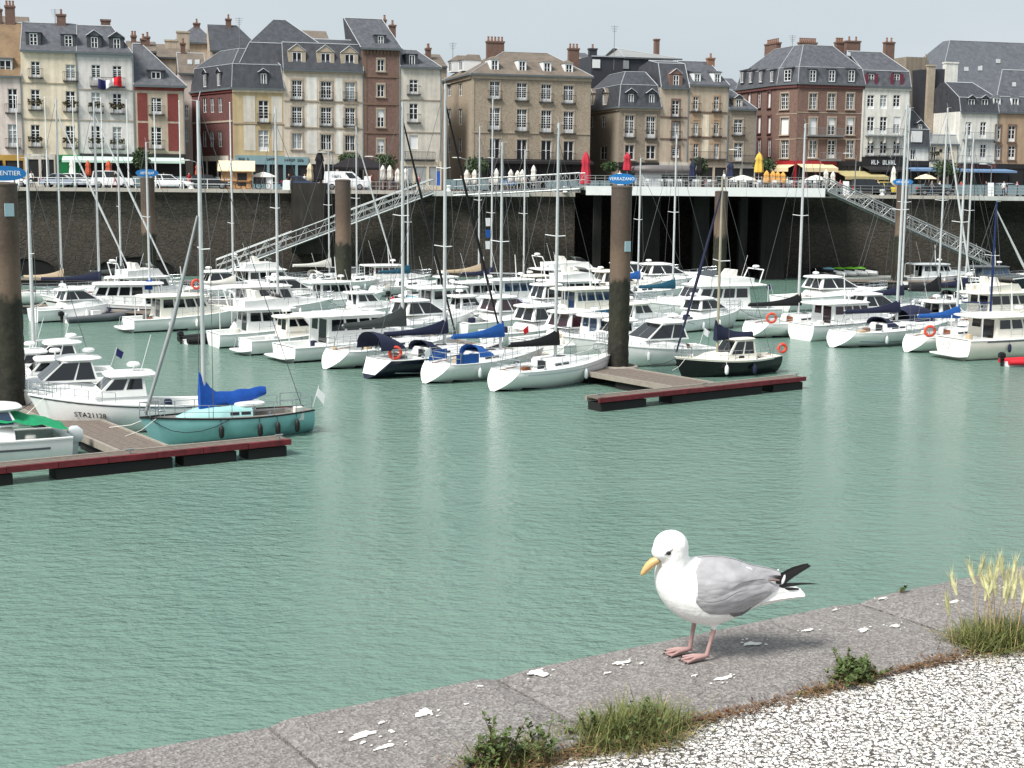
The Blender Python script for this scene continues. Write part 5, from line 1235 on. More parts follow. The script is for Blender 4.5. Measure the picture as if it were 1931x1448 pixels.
def sailboat(label, px, py, hd, L, mast_px, top_py, hull='gel_white', cover='canvas_navy', deck='deck_white', hood=None, genoa=None, stripe='canvas_navy', spreaders=1, ring=False, spar='alu', group=None, spec=None, fenders=(), antifoul='antifoul_dark', cabin='gel_white', thick=.085, extra=None, bottomx=0, boom=None, cov_h=.45, win='boat_glass', teak=False, name='sailing_boat', fore=True, rake=None, dodger=None, wheel=False):
    if not fenders: fenders = tuple((q, 1 if 90 < hd < 270 else -1, ('gel_white', 'canvas_navy', 'gel_grey')[(px + k) % 3]) for k, q in enumerate((.3, .48, .64)) if (px + k) % 3)
    p, h = place(px, py, hd); S = dict(SAIL); S.update(L=L, B=L * .33 if L < 9 else L * .31, stripe=stripe); S.update(spec or {})
    root = thing(name, label, 'sailing boat', p, h, group)
    make_hull(root, S, [hull, stripe or hull, antifoul]); make_deck(root, S, deck, .13, .40, .45)
    xm = along(p, h, mast_px) if mast_px else .57 * L
    xm = min(max(xm, .40 * L), .70 * L)
    # coachroof
    c0, c1 = .39 * L, .80 * L; b = S['B']; rings = []
    for x, w, z in ((c0, .27, .42), (c0 + .02, .29, .44), (.55 * L, .27, .42), (.68 * L, .2, .3), (c1, .08, .02)):
        t = x / L; z0 = deckz(S, t) - .05; w *= b
        rings.append([(x, w * 1.12, z0), (x, w, z0 + z * .75), (x, w * .8, z0 + z + .03), (x, -w * .8, z0 + z + .03), (x, -w, z0 + z * .75), (x, -w * 1.12, z0)])
    co = MB().loft(rings).build('coachroof', cabin, root, smooth=35)
    for sd in (1, -1):
        k = 0 if sd == 1 else 5; k2 = 1 if sd == 1 else 4
        for (u0, u1) in ((.08, .42), (.5, .82)):
            A, B_, C_, D_ = [Vector(rings[i][j]) for i, j in ((1, k), (2, k), (2, k2), (1, k2))]
            w_ = MB(); patch(w_, [A, B_, C_, D_], u0, u1, .42, .8, .012 * (-sd)); w_.build('cabin_window', win, root)
    # hatch and companionway
    z0 = deckz(S, .5) + .4; MB().slab(.50 * L, .50 * L + .55, .28, z0 - .02, z0 + .05, camber=.01).build('hatch', 'boat_glass', root); MB().box((c0 - .03, -.3, deckz(S, .4) - .3), (c0 + .01, .3, deckz(S, .4) + .3)).build('companionway', 'wood_varnish' if teak else 'boat_glass', root)
    zbase = deckz(S, xm / L) + (.42 if xm < .7 * L else .1)
    c, s_ = math.cos(h), math.sin(h); wp = Vector((p.x + c * xm, p.y + s_ * xm, 0)); H = aty(mast_px or proj((wp.x, wp.y, 5))[0], top_py, wp.y).z
    rig(root, S, xm, zbase, H, spar, cover, boom, spreaders, genoa, cov_h, thick=thick, fore=fore)
    rails(root, S, .16, .9, .55, 6); pulpit(root, S); pushpit(root, S)
    # winches, tiller or wheel, transom plate
    for sd in (1, -1): MB().lathe([(.07, 0), (.05, .06), (.06, .13), (.02, .14)], 8, (.3 * L, sd * b * .38, deckz(S, .3) + .02)).build('winch', 'steel', root)
    if wheel: MB().torus((.14 * L, 0, deckz(S, .1) + .45), (1, 0, .15), .38, .02, 16, 5).build('steering_wheel', 'steel', root)
    else: MB().path([(.06 * L, 0, deckz(S, .05) + .05), (.2 * L, 0, deckz(S, .2) + .15)], .025, 5).build('tiller', 'wood_varnish', root)
    if hood: sprayhood(root, c0 - .25, b * .3, deckz(S, .42) + .2, .62, hood)
    if dodger:
        for sd in (1, -1):
            mb = MB(); P = [hull_pt(S, t, 0, sd) for t in (.1, .3)]; q = [P[0], P[1], P[1] + Vector((0, 0, .52)), P[0] + Vector((0, 0, .52))]; q = [Vector((v.x, v.y * .96, v.z)) for v in q]; mb.hexa(q, [v + Vector((0, .02 * sd, 0)) for v in q]); mb.build('dodger', dodger, root)
    if ring: life_ring(root, (.12 * L, -b * .34, deckz(S, 0) + .4), (.5, 1, 0))
    for t, sd, m_ in fenders: fender(root, S, t, sd, m_)
    clutter(root, S, px)
    return root, S, p, h, H, xm
MOTOR = dict(tr=.9, bowp=2.6, fs=.85, fb=1.35, flare=2.6, oh=.13, rake=-.06, rail=.045, dip=.02)
def cabin_block(root, x0, x1, x2, x3, wb, wt, z0, z1, body, glass, side=((.08, .45), (.52, .92)), front=((.06, .48), (.52, .94)), rear=True, vb=.38, vt=.92, name='wheelhouse'):
    """x0..x1 base aft/front, x2..x3 top aft/front"""
    b = [(x0, -wb, z0), (x1, -wb, z0), (x1, wb, z0), (x0, wb, z0)]; t = [(x2, -wt, z1), (x3, -wt, z1), (x3, wt, z1), (x2, wt, z1)]
    o = MB().hexa(b, t).build(name, body, root)
    def pane(c, u0, u1): w = MB(); patch(w, c, u0, u1, vb, vt, .015); w.build('pane', glass, o)
    for u0, u1 in side: pane([b[0], b[1], t[1], t[0]], u0, u1); pane([b[2], b[3], t[3], t[2]], 1 - u1, 1 - u0)
    for u0, u1 in front: pane([b[1], b[2], t[2], t[1]], u0, u1)
    if rear:
        w = MB(); patch(w, [b[3], b[0], t[0], t[3]], .12, .42, vb, vt, .015); w.build('pane', glass, o); w = MB(); patch(w, [b[3], b[0], t[0], t[3]], .5, .88, .06, vt, .015); w.build('cabin_door', glass, o)
    return o
def antenna(root, x, y, z, h=1.6, lean=-.3): MB().tube((x, y, z), (x + lean * h, y, z + h), .014, n=4).build('whip_aerial', 'alu_white', root)
def radar(root, x, z, h=.7):
    mb = MB().tube((x, 0, z), (x, 0, z + h), .04, n=6); mb.lathe([(.05, h), (.26, h + .02), (.28, h + .1), (.2, h + .18), (.03, h + .2)], 14, (x, 0, z)); mb.build('radar', 'gel_white', root, smooth=50)
def motorboat(label, px, py, hd, L, kind='pilot', hull='gel_white', body='gel_white', glass='boat_glass', stripe=None, antifoul='antifoul_dark', roofm=None, engines=0, eng='engine_black', group=None, B=None, spec=None, canopy=None, arch=False, hgt=1.0, ring=None, platform=False, fenders=(), railm=None, name='motor_boat', flyw=None, extra_radar=True):
    hgt *= .9
    if not fenders and kind != 'open': fenders = tuple((q, 1 if 90 < hd < 270 else -1, ('gel_white', 'canvas_navy', 'gel_grey')[(px + k) % 3]) for k, q in enumerate((.28, .5, .66)) if (px + k) % 4)
    p, h = place(px, py, hd); S = dict(MOTOR); S.update(L=L, B=B or L * .34, stripe=stripe); S.update(spec or {})
    if railm: S['railm'] = railm
    root = thing(name, label, 'motor boat', p, h, group); b = S['B']
    make_hull(root, S, [hull, stripe or hull, antifoul]); dz = lambda t: deckz(S, t); roofm = roofm or body
    if kind == 'pilot':          # small fishing cruiser with wheelhouse forward of a cockpit
        make_deck(root, S, 'deck_white', .05, .38, .5, .8)
        z0 = dz(.5) - .05; zt = z0 + 1.25 * hgt
        rings = []
        for x, w, z in ((.36 * L, .36, .5), (.62 * L, .34, .5), (.78 * L, .22, .35), (.92 * L, .06, .05)):
            zz = dz(x / L) - .06; rings.append([(x, w * b * 1.05, zz), (x, w * b * .9, zz + z), (x, -w * b * .9, zz + z), (x, -w * b * 1.05, zz)])
        MB().loft(rings).build('cuddy', body, root, smooth=40)
        cabin_block(root, .37 * L, .66 * L, .38 * L, .55 * L, b * .36, b * .31, z0 + .35, zt, body, glass)
        MB().slab(.30 * L, .59 * L, b * .37, zt - .01, zt + .13, 5).build('roof', roofm, root, smooth=40)
        if extra_radar: radar(root, .42 * L, zt + .1, .25)
        antenna(root, .4 * L, b * .25, zt + .1)
        rails(root, S, .55, .98, .5, 6)
    elif kind == 'cruiser':      # sports cruiser with raked screen and rounded hardtop
        make_deck(root, S, 'deck_white', .05, .34, .4, .8)
        rings = []
        for x, w, z in ((.30 * L, .40, .45), (.5 * L, .42, .62), (.68 * L, .36, .5), (.84 * L, .2, .25), (.95 * L, .04, .03)):
            zz = dz(x / L) - .06; rings.append([(x, w * b * 1.08, zz), (x, w * b, zz + z * .6), (x, w * b * .8, zz + z), (x, -w * b * .8, zz + z), (x, -w * b, zz + z * .6), (x, -w * b * 1.08, zz)])
        MB().loft(rings).build('foredeck', body, root, smooth=50)
        z0 = dz(.45) + .5; zt = z0 + .85 * hgt
        cabin_block(root, .28 * L, .66 * L, .32 * L, .50 * L, b * .40, b * .32, z0, zt, body, glass, ((.05, .4), (.44, .95)), ((.03, .49), (.51, .97)), vb=.12, vt=.94)
        MB().slab(.24 * L, .54 * L, b * .36, zt - .01, zt + .12, 3.2, camber=.07).build('hardtop', roofm, root, smooth=50)
        for sd in (1, -1): w = MB(); patch(w, [rings[1][0 if sd == 1 else 5], rings[3][0 if sd == 1 else 5], rings[3][1 if sd == 1 else 4], rings[1][1 if sd == 1 else 4]], .1, .7, .35, .8, .012 * -sd); w.build('hull_window', glass, root)
        if extra_radar: radar(root, .32 * L, zt + .1, .2)
        rails(root, S, .5, .98, .45, 7)
    elif kind in ('fly', 'trawler'):   # larger boat with saloon and optional upper steering position
        make_deck(root, S, 'deck_white', .04, .2, .35, .8)
        z0 = dz(.4) - .06; zt = z0 + 1.55 * hgt
        rings = []
        for x, w, z in ((.62 * L, .36, .55), (.75 * L, .3, .45), (.88 * L, .14, .2)):
            zz = dz(x / L) - .06; rings.append([(x, w * b * 1.05, zz), (x, w * b * .9, zz + z), (x, -w * b * .9, zz + z), (x, -w * b * 1.05, zz)])
        MB().loft(rings).build('trunk_cabin', body, root, smooth=40)
        cabin_block(root, .22 * L, .66 * L, .23 * L, .58 * L, b * .38, b * .35, z0, zt, body, glass, ((.05, .26), (.30, .50), (.54, .72), (.76, .94)), ((.05, .34), (.37, .63), (.66, .95)), vb=.5, vt=.9, name='saloon')
        MB().slab(.08 * L, .62 * L, b * .44, zt - .01, zt + .12, 6).build('roof', roofm, root, smooth=40)
        for sd in (1, -1): MB().tube((.1 * L, sd * b * .4, dz(.1)), (.1 * L, sd * b * .4, zt), .03, n=6).build('roof_post', 'alu_white', root)
        if kind == 'fly':
            zf = zt + .1
            fb_ = MB().hexa([(.2 * L, -b * .36, zf), (.56 * L, -b * .33, zf), (.56 * L, b * .33, zf), (.2 * L, b * .36, zf)], [(.2 * L, -b * .38, zf + .5), (.50 * L, -b * .34, zf + .62), (.50 * L, b * .34, zf + .62), (.2 * L, b * .38, zf + .5)]); fo = fb_.build('flybridge', body, root)
            w = MB(); patch(w, [(.5 * L, -b * .33, zf + .62), (.5 * L, b * .33, zf + .62), (.44 * L, b * .3, zf + 1.0), (.44 * L, -b * .3, zf + 1.0)], 0, 1, 0, 1, .02); w.build('windscreen', flyw or glass, fo)
            for y in (-.5, .5): MB().hexa([(.3 * L, y - .25, zf + .5), (.36 * L, y - .25, zf + .5), (.36 * L, y + .25, zf + .5), (.3 * L, y + .25, zf + .5)], [(.29 * L, y - .25, zf + 1.1), (.32 * L, y - .25, zf + 1.1), (.32 * L, y + .25, zf + 1.1), (.29 * L, y + .25, zf + 1.1)]).build('helm_seat', 'canvas_white', fo)
            mb = MB().path([(.16 * L, -b * .34, zf), (.12 * L, -b * .3, zf + 1.1), (.12 * L, b * .3, zf + 1.1), (.16 * L, b * .34, zf)], .05, 6); mb.build('radar_arch', 'gel_white', root)
            if extra_radar: radar(root, .12 * L, zf + 1.05, .15)
        else:
            MB().path([(.45 * L, 0, zt + .1), (.43 * L, 0, zt + 2.0)], [.05, .03], 6).build('signal_mast', 'alu_white', root); 
            if extra_radar: radar(root, .5 * L, zt + .1, .3)
        antenna(root, .3 * L, b * .3, zt + .1, 2.2); rails(root, S, .3, .98, .6, 8)
    elif kind == 'open':
        make_deck(root, S, 'deck_white', .05, .7, .45, .8); MB().hexa([(.42 * L, -.35, dz(.4) - .3), (.55 * L, -.35, dz(.4) - .3), (.55 * L, .35, dz(.4) - .3), (.42 * L, .35, dz(.4) - .3)], [(.42 * L, -.3, dz(.4) + .55), (.5 * L, -.3, dz(.4) + .7), (.5 * L, .3, dz(.4) + .7), (.42 * L, .3, dz(.4) + .55)]).build('console', body, root)
    if canopy:
        m_, x0, x1, zc = canopy; rings = [[(x0 * L + (x1 - x0) * L * i / 4, b * .38 * math.cos(a), dz(.2) + zc * (.75 + .25 * math.sin(math.pi * i / 4)) * math.sin(a) ** .5) for a in [math.pi * q / 10 for q in range(11)]] for i in range(5)]
        MB().loft(rings, False, False).build('canopy', m_, root, smooth=60)
    if arch: MB().path([(.18 * L, -b * .42, dz(.2)), (.24 * L, -b * .36, dz(.2) + 1.6), (.24 * L, b * .36, dz(.2) + 1.6), (.18 * L, b * .42, dz(.2))], .06, 6).build('radar_arch', 'gel_white', root, smooth=50)
    if platform: MB().slab(-.7, .1, b * .42, .22, .32, 6, camber=0).build('swim_platform', 'gel_white', root, smooth=40); MB().path([(-.6, .25, .3), (-.45, .25, 1.0), (-.45, -.25, 1.0), (-.6, -.25, .3)], .02, 5).build('boarding_ladder', 'steel', root)
    for k in range(engines): outboard(root, 0.02, (k - (engines - 1) / 2) * .6, .55, 1.1, eng)
    pulpit(root, S, .55) if kind != 'open' else None
    if ring: life_ring(root, (ring[0] * L, ring[1] * b, dz(ring[0]) + ring[2]), (0, 1, 0))
    for t, sd, m_ in fenders: fender(root, S, t, sd, m_)
    clutter(root, S, px)
    return root, S, p, h
def rib(label, px, py, hd, L, tube='rubber_grey', eng=True, group=None, inner='gel_white'):
    p, h = place(px, py, hd); root = thing('inflatable_dinghy', label, 'dinghy', p, h, group); B = L * .42; r = L * .055
    pts = [(0, B / 2 - r, .25), (L * .55, B / 2 - r, .27), (L * .8, B * .32, .33), (L * .95, B * .1, .42), (L * .97, 0, .43), (L * .95, -B * .1, .42), (L * .8, -B * .32, .33), (L * .55, -B / 2 + r, .27), (0, -B / 2 + r, .25)]
    MB().path(pts, [r * .7] + [r] * 7 + [r * .7], 10).build('tube', tube, root, smooth=60); MB().hexa([(.05, -B * .3, -.2), (L * .8, -.05, -.1), (L * .8, .05, -.1), (.05, B * .3, -.2)], [(.05, -B * .36, .2), (L * .86, -B * .1, .3), (L * .86, B * .1, .3), (.05, B * .36, .2)]).build('hull', inner, root)
    MB().box((L * .4, -.2, .2), (L * .52, .2, .75)).build('seat', inner, root)
    if eng: outboard(root, .05, 0, .35, .75)
    return root
# ------------------------------------------------------------------ the boats one by one
# outer row sloops
r, S, p, h, H, xm = sailboat('teal sloop with bright blue sail cover moored behind the red edged pontoon', 588, 812, 211, 7.2, 385, 190, 'gel_teal', None, 'deck_grey', stripe=None, spec=dict(B=2.3, rake=.12, tr=.5, fs=.95, fb=1.1, railm='rubber_black', rail=.04, frac=.62), cabin='gel_teal_light', fenders=((.14, 1, 'rubber_black'), (.27, 1, 'rubber_black'), (.38, 1, 'rubber_black'), (.6, 1, 'rubber_black')), boom=.2, spar='alu', genoa=None, cov_h=1.0, antifoul='gel_teal', fore=False)
# its hand shaped sail cover: tall at the mast, drooping to the boom end
zb = deckz(S, xm / S['L']) + .55; rings = []
for i in range(13):
    t = i / 12; x = xm + .2 - 2.8 * t; z0 = zb - .45; top = z0 + (.82 + .9 * (1 - t / .3) ** 1.6 if t < .3 else .82 + .18 * (t - .3)) + .03 * math.sin(t * 23); bot = z0 + .57 * t ** 1.15 + .03 * math.sin(t * 14); w = .17 * (1 - .5 * t)
    rings.append([(x, w * math.cos(a) * (.5 if math.sin(a) > .3 else 1), (top + bot) / 2 + (top - bot) / 2 * math.sin(a)) for a in [2 * math.pi * k / 12 for k in range(12)]])
MB().loft(rings).build('sail_cover', 'canvas_bright', r, smooth=50)
bowp = Vector((S['L'] * .97, 0, deckz(S, 1) + .1)); MB().path([bowp, Vector((bowp.x * .5 + xm * .5, 0, 4.8)), Vector((xm + .12, 0, 8.9))], [.07, .095, .04], 8).build('furled_genoa', 'galv', r, smooth=60)
MB().slab(.30 * S['L'], .47 * S['L'], .62, deckz(S, .4) + .36, deckz(S, .4) + .5, 5).build('sliding_hatch', 'gel_white', r, smooth=40)
for sd in (1, -1): MB().path([hull_pt(S, t, .02, sd) + Vector((0, .02 * sd, -.5 * math.sin(math.pi * k / 6))) for k, t in enumerate((.55, .62, .7, .78, .85, .9, .95))], .015, 4).build('mooring_rope', 'rope', r)
MB().tube((.05, .2, 1.0), (-.25, .2, 1.9), .015, n=4).build('flag_staff', 'alu', r); mb = MB().hexa([(-.12, .2, 1.5), (-.42, .25, 1.1), (-.42, .27, 1.1), (-.12, .22, 1.5)], [(-.22, .2, 1.8), (-.5, .25, 1.5), (-.5, .27, 1.5), (-.22, .22, 1.8)]); mb.build('ensign', 'flag_white', r)
sailboat('white sloop with black sail cover, nearest of the outer row by the ringed pile', 928, 738, 42, 8.6, 1047, 232, cover='canvas_black', stripe='gel_grey', fenders=((.62, -1, 'gel_grey'),), spec=dict(sv=(.12, .16)), spreaders=1, thick=.09, wheel=False, boom=3.2)
sailboat('white sloop with bright blue sprayhood, dodgers and sail cover', 800, 723, 42, 8.4, 943, 268, cover='canvas_blue', hood='canvas_blue', dodger='canvas_blue', stripe=None, spreaders=1, boom=3.4)
r, S, p, h, H, xm = sailboat('white and navy sloop with orange life ring on its stern rail', 690, 714, 42, 9.6, 838, 158, 'gel_navy', 'canvas_navy', hood='canvas_navy', stripe='gel_white', spec=dict(sv=(.62, .66)), ring=True, spreaders=2, genoa='canvas_black', wheel=True, boom=4.2, thick=.1)
MB().quad(hull_pt(S, 0, 0, 1) + Vector((-.012, 0, 0)), hull_pt(S, 0, 0, -1) + Vector((-.012, 0, 0)), hull_pt(S, 0, .78, -1) + Vector((-.012, 0, 0)), hull_pt(S, 0, .78, 1) + Vector((-.012, 0, 0))).build('transom', 'gel_white', r)
sprayhood(r, .02 * S['L'], S['B'] * .36, deckz(S, .1) + .55, .95, 'canvas_navy', 1.6)
sailboat('white sloop with dark olive sail cover between the trawler and the navy sloop', 612, 696, 42, 9.4, 760, 193, cover='canvas_olive', stripe=None, genoa='canvas_black', spreaders=1, cov_h=.7, boom=4.2, thick=.1)
# black sloop at the pontoon
r, S, p, h, H, xm = sailboat('black hulled motor sailer with cream deckhouse moored at the pontoon end', 1463, 700, 209, 6.9, 1352, 333, 'gel_black', 'canvas_navy', 'gel_cream', stripe='gel_cream', spec=dict(B=2.35, tr=.55, fs=.95, fb=1.15, rake=.1, sv=(.0, .06), railm='gel_cream', dip=.12), cabin='gel_cream', spar='spar_wood', genoa='canvas_navy', boom=2.4, cov_h=.6, fenders=((.36, 1, 'canvas_navy'), (.62, 1, 'gel_white')), thick=.08)
cabin_block(r, .28 * 6.9, .58 * 6.9, .30 * 6.9, .47 * 6.9, .72, .6, deckz(S, .4), deckz(S, .4) + 1.05, 'gel_cream', 'boat_glass', vb=.3); MB().slab(.27 * 6.9, .5 * 6.9, .68, deckz(S, .4) + 1.04, deckz(S, .4) + 1.13, 5).build('roof', 'gel_cream', r, smooth=40)
life_ring(r, (.02, .5, deckz(S, 0) + .4), (.3, 1, 0), .22)
# near left group
r, S, p, h = motorboat('white wheelhouse boat with black registration lettering behind the teal sloop bow', 392, 800, 204, 7.2, 'pilot', stripe=None, B=2.6, spec=dict(fb=1.65, fs=1.0, stripe='rubber_grey', sv=(.02, .05)), fenders=((.12, 1, 'gel_white'),))
q0, q1 = hull_pt(S, .74, .34, 1), hull_pt(S, .50, .34, 1); d = (q0 - q1); mid = (q0 + q1) / 2; mid.y += .03
for sd in (1, -1):
    q0, q1 = hull_pt(S, .80, .30, sd), hull_pt(S, .60, .30, sd); dd = (q0 - q1).normalized() * (-1 if sd == -1 else 1); up = (hull_pt(S, .7, .1, sd) - hull_pt(S, .7, .5, sd)).normalized(); nn = dd.cross(up); text('STA21128', .30, 'lettering_dark', r, (q0 + q1) / 2 + nn * .05 * (1 if nn.y * sd > 0 else -1), -dd if (-dd).cross(up).y * sd > 0 else dd, up)
motorboat('white wheelhouse boat with curved screen moored second from the nearest pile', 262, 772, 204, 6.6, 'cruiser', B=2.6, spec=dict(fb=1.5), hgt=1.15)
motorboat('small white cuddy boat between the nearest pile and the curved screen boat', 205, 752, 204, 5.6, 'pilot', B=2.2, hgt=.9)
motorboat('white weekender behind the small cuddy boat near the bare masted sloop', 215, 728, 204, 6.2, 'cruiser', B=2.4, hgt=1.0)
motorboat('white cabin cruiser half hidden by the nearest pile with a raised aft deck', 170, 735, 204, 6.5, 'pilot', B=2.5, hgt=.9)
r, S, p, h, H, xm = sailboat('white sloop with bare grey mast behind the nearest pile', 190, 718, 204, 8.0, 100, 298, cover=None, stripe=None, spreaders=1)
r, S, p, h = motorboat('white open cruiser with green netting cover at the front pontoon', 128, 866, 208, 6.6, 'cruiser', B=2.5, stripe='rubber_grey', spec=dict(sv=(.2, .26), fs=1.0, fb=1.2), glass='boat_glass_blue', engines=1, eng='gel_grey', hgt=.7, extra_radar=False)
ng = MB(); G = []
for i in range(9):
    t = i / 8; G.append([(.1 + 2.5 * t, -1.05 + 2.1 * k / 8, 1.25 + .5 * t ** .7 + .28 * math.sin(math.pi * k / 8) * (.3 + t) + .05 * math.sin(i * 2.1 + k)) for k in range(9)])
ng.loft(G, False, False); ng.build('netting_cover', 'canvas_green', r, smooth=60)
# inner row, from the nearest pile towards the middle
motorboat('white motor boat stern beside the weedy pile in the inner row', 62, 607, 38, 7, 'cruiser', canopy=None, hgt=.9)
rib('grey inflatable with white console between the inner row motor boats', 120, 608, 38, 5.2, 'rubber_grey')
motorboat('white bow facing yacht with dark side line in the inner row', 330, 596, 196, 9.5, 'trawler', stripe='rubber_black', spec=dict(fb=1.7), hgt=1.05)
motorboat('white flybridge cruiser with tall radar behind the bow facing yacht', 190, 580, 40, 9, 'fly', hgt=1.0)
motorboat('white trawler yacht with cream deckhouse and swim platform', 242, 625, 32, 8.6, 'trawler', 'gel_white', 'gel_cream', platform=True, antifoul='antifoul_dark', ring=(.6, .35, 1.9))
rib('black sterned inflatable boat with outboard among the inner row', 345, 648, 35, 5.0, 'rubber_black')
motorboat('white flush deck motor boat with red tinted side window', 402, 654, 30, 8.4, 'fly', glass='boat_glass', spec=dict(fb=1.45), stripe='gel_grey', flyw='boat_glass_brown', hgt=.95)
motorboat('white trawler behind with small square cabin windows', 400, 606, 30, 9.5, 'trawler', hgt=1.1)
motorboat('small cream angling boat with ladder and stern platform', 462, 668, 34, 6.4, 'pilot', 'gel_white', 'gel_cream', platform=True)
motorboat('long white trawler with flat roof and grey stern awning', 535, 680, 34, 10.0, 'trawler', platform=True, hgt=1.15, fenders=((.4, -1, 'gel_grey'),))
sailboat('white sloop moored with its mast left of the long gangway', 430, 640, 34, 8.8, 477, 203, cover=None, stripe=None, spreaders=1, thick=.09)
sailboat('white sloop with bright blue cover in front of the boarded pile', 205, 600, 36, 8.0, 250, 268, cover='canvas_bright', stripe='canvas_navy')
sailboat('white sloop with long navy sail cover near the culvert arches', 90, 578, 20, 10, 173, 190, cover='canvas_navy', stripe=None, spreaders=1, genoa='alu_white', boom=4.5)
sailboat('white yacht with pale beige cover at the culvert arch', 20, 574, 20, 10, 86, 186, cover='canvas_beige', stripe=None, spreaders=1, genoa='alu_white')
# far row against the wall
sailboat('white sloop with cream boom cover and white bimini under the long gangway', 530, 548, 40, 9.2, 621, 268, cover='canvas_white', stripe=None, hood='canvas_white', boom=4)
sailboat('white sloop with round porthole in the far row next to the plain pile', 598, 553, 40, 8.8, 673, 238, cover=None, stripe=None, genoa='alu_white')
sailboat('white sloop with blue sail cover behind the outer row masts', 697, 562, 40, 8.6, 769, 318, cover='canvas_teal', stripe=None)
motorboat('brown windowed wheelhouse boat behind the plain pile', 668, 548, 20, 7.4, 'trawler', glass='boat_glass_brown', hgt=1.0)
rib('small dark inflatable with two outboard engines astern in the far row', 735, 566, 40, 4.2, 'rubber_black')
motorboat('pale sky blue fishing boat with striped cabin side', 778, 578, 30, 6.8, 'pilot', 'gel_sky', 'gel_white', stripe='canvas_blue', spec=dict(sv=(.1, .3)), canopy=('gel_sky', .3, .5, .5), hgt=1.2)
motorboat('white trawler with black and white striped cabin door', 842, 592, 30, 7.5, 'trawler', hgt=1.05)
motorboat('white fishing cruiser with broad flat roof in the far row', 900, 590, 30, 7.8, 'trawler', hgt=1.15, glass='boat_glass_blue')
sailboat('white sloop with beige boom tent in the far row', 820, 560, 30, 9, 903, 238, cover='canvas_beige', stripe=None, boom=4.2)
r, S, p, h, H, xm = sailboat('white sloop flying small blue pennants from its mast', 850, 565, 30, 9.5, 926, 186, cover='canvas_navy', stripe=None, spreaders=2)
for k in range(3): MB().hexa([(xm - .55, .03, 4.3 + k * 1.0), (xm - .12, .03, 4.3 + k * 1.0), (xm - .12, .05, 4.3 + k * 1.0), (xm - .55, .05, 4.3 + k * 1.0)], [(xm - .6, .03, 5.0 + k * 1.0), (xm - .12, .03, 5.0 + k * 1.0), (xm - .12, .05, 5.0 + k * 1.0), (xm - .6, .05, 5.0 + k * 1.0)]).build('pennant', 'canvas_blue' if k % 2 else 'flag_white', r)
sailboat('white sloop with bare pale mast near the weed streaked pile', 905, 566, 30, 8.5, 987, 283, cover=None, stripe=None)
motorboat('large white motor yacht with flybridge beyond the weed streaked pile', 985, 560, 22, 11.5, 'fly', hgt=1.1)
motorboat('cream topped cabin cruiser with beige hardtop in the far row', 1075, 566, 22, 9, 'cruiser', 'gel_white', 'gel_cream', hgt=1.15, spec=dict(fb=1.6))
motorboat('cream trawler with mid blue hull in the middle row', 1030, 610, 30, 8.4, 'trawler', 'gel_blue', 'gel_cream', 'boat_glass_blue', hgt=1.1, spec=dict(stripe=None, railm='gel_white'))
motorboat('white cruiser with rounded coupe roof in the middle row', 960, 602, 30, 8.2, 'cruiser', hgt=1.25, canopy=('canvas_bright', -.02, .12, .7), spec=dict(fb=1.5))
motorboat('white cruiser whose brown tinted screen faces the blue covered sloop', 862, 632, 36, 8.6, 'cruiser', glass='boat_glass_brown', hgt=1.15, spec=dict(fb=1.5))
motorboat('white coupe cruiser moored between the two brown screened boats', 925, 652, 36, 8.8, 'cruiser', glass='boat_glass', hgt=1.1, spec=dict(fb=1.45))
motorboat('white coupe cruiser with red brown windows behind the white sloop', 985, 668, 36, 9.2, 'cruiser', glass='boat_glass_brown', hgt=1.15, spec=dict(fb=1.45))
motorboat('white pilot house boat with large blue tinted windows near the ringed pile', 1040, 676, 36, 7.6, 'pilot', glass='boat_glass_blue', hgt=1.2, spec=dict(fb=1.5), stripe='canvas_navy')
motorboat('white wheelhouse boat with rod rack peeping out behind the ringed pile', 1250, 668, 207, 7.0, 'pilot', hgt=1.05, spec=dict(fb=1.4))
motorboat('white sports cruiser moored beside the black hulled motor sailer', 1335, 680, 207, 7.6, 'cruiser', hgt=1.15, B=2.8, spec=dict(fb=1.4), glass='boat_glass')
motorboat('white open boat with twin dark outboard engines under covers', 1262, 626, 40, 7.4, 'cruiser', engines=2, hgt=.9)
motorboat('tall white flybridge trawler with dark saloon windows in front of the terrace piers', 1452, 600, 200, 11.5, 'fly', hgt=1.2, spec=dict(fb=1.6), stripe=None)
motorboat('white outboard cruiser whose stern points at the ringed pile', 1103, 604, 40, 7.6, 'cruiser', engines=1, eng='gel_white')
sailboat('cream decked sloop with teal blue sail cover', 1180, 596, 28, 8.6, 1268, 253, 'gel_cream', 'canvas_teal', 'gel_cream', stripe=None, spreaders=1, boom=3.2)
sailboat('white sloop with blue boom cover hidden behind the ringed pile', 1130, 572, 24, 9, 1203, 298, cover='canvas_blue', stripe=None)
motorboat('white motor yacht bow with tall guard rail in front of the terrace piers', 1160, 556, 16, 10, 'cruiser', hgt=1.1, spec=dict(fb=2.0, fs=1.2))
# boats on the far side of the basin
sailboat('white sloop with black sail cover and orange ring in front of the terrace end', 1408, 637, 33, 10, 1505, 233, cover='canvas_black', stripe=None, ring=True, spreaders=1, boom=4.6, thick=.1, teak=True)
motorboat('white hardtop cruiser with dark wraparound screen behind the black covered sloop', 1470, 585, 22, 10.5, 'cruiser', hgt=1.15, spec=dict(fb=1.7, fs=1.1))
motorboat('white wheelhouse yacht with red antifouling and brown cabin windows', 1508, 641, 30, 8.6, 'trawler', antifoul='antifoul_red', glass='boat_glass_brown', hgt=.95, spec=dict(fs=1.05, sv=(.0, .04)), stripe='antifoul_red')
sailboat('white sloop with navy sprayhood and open scoop stern', 1568, 655, 30, 10.4, 1690, 198, cover='canvas_navy', hood='canvas_navy', stripe='canvas_blue', spec=dict(sv=(.5, .53)), spreaders=1, wheel=True, boom=4.6, thick=.1)
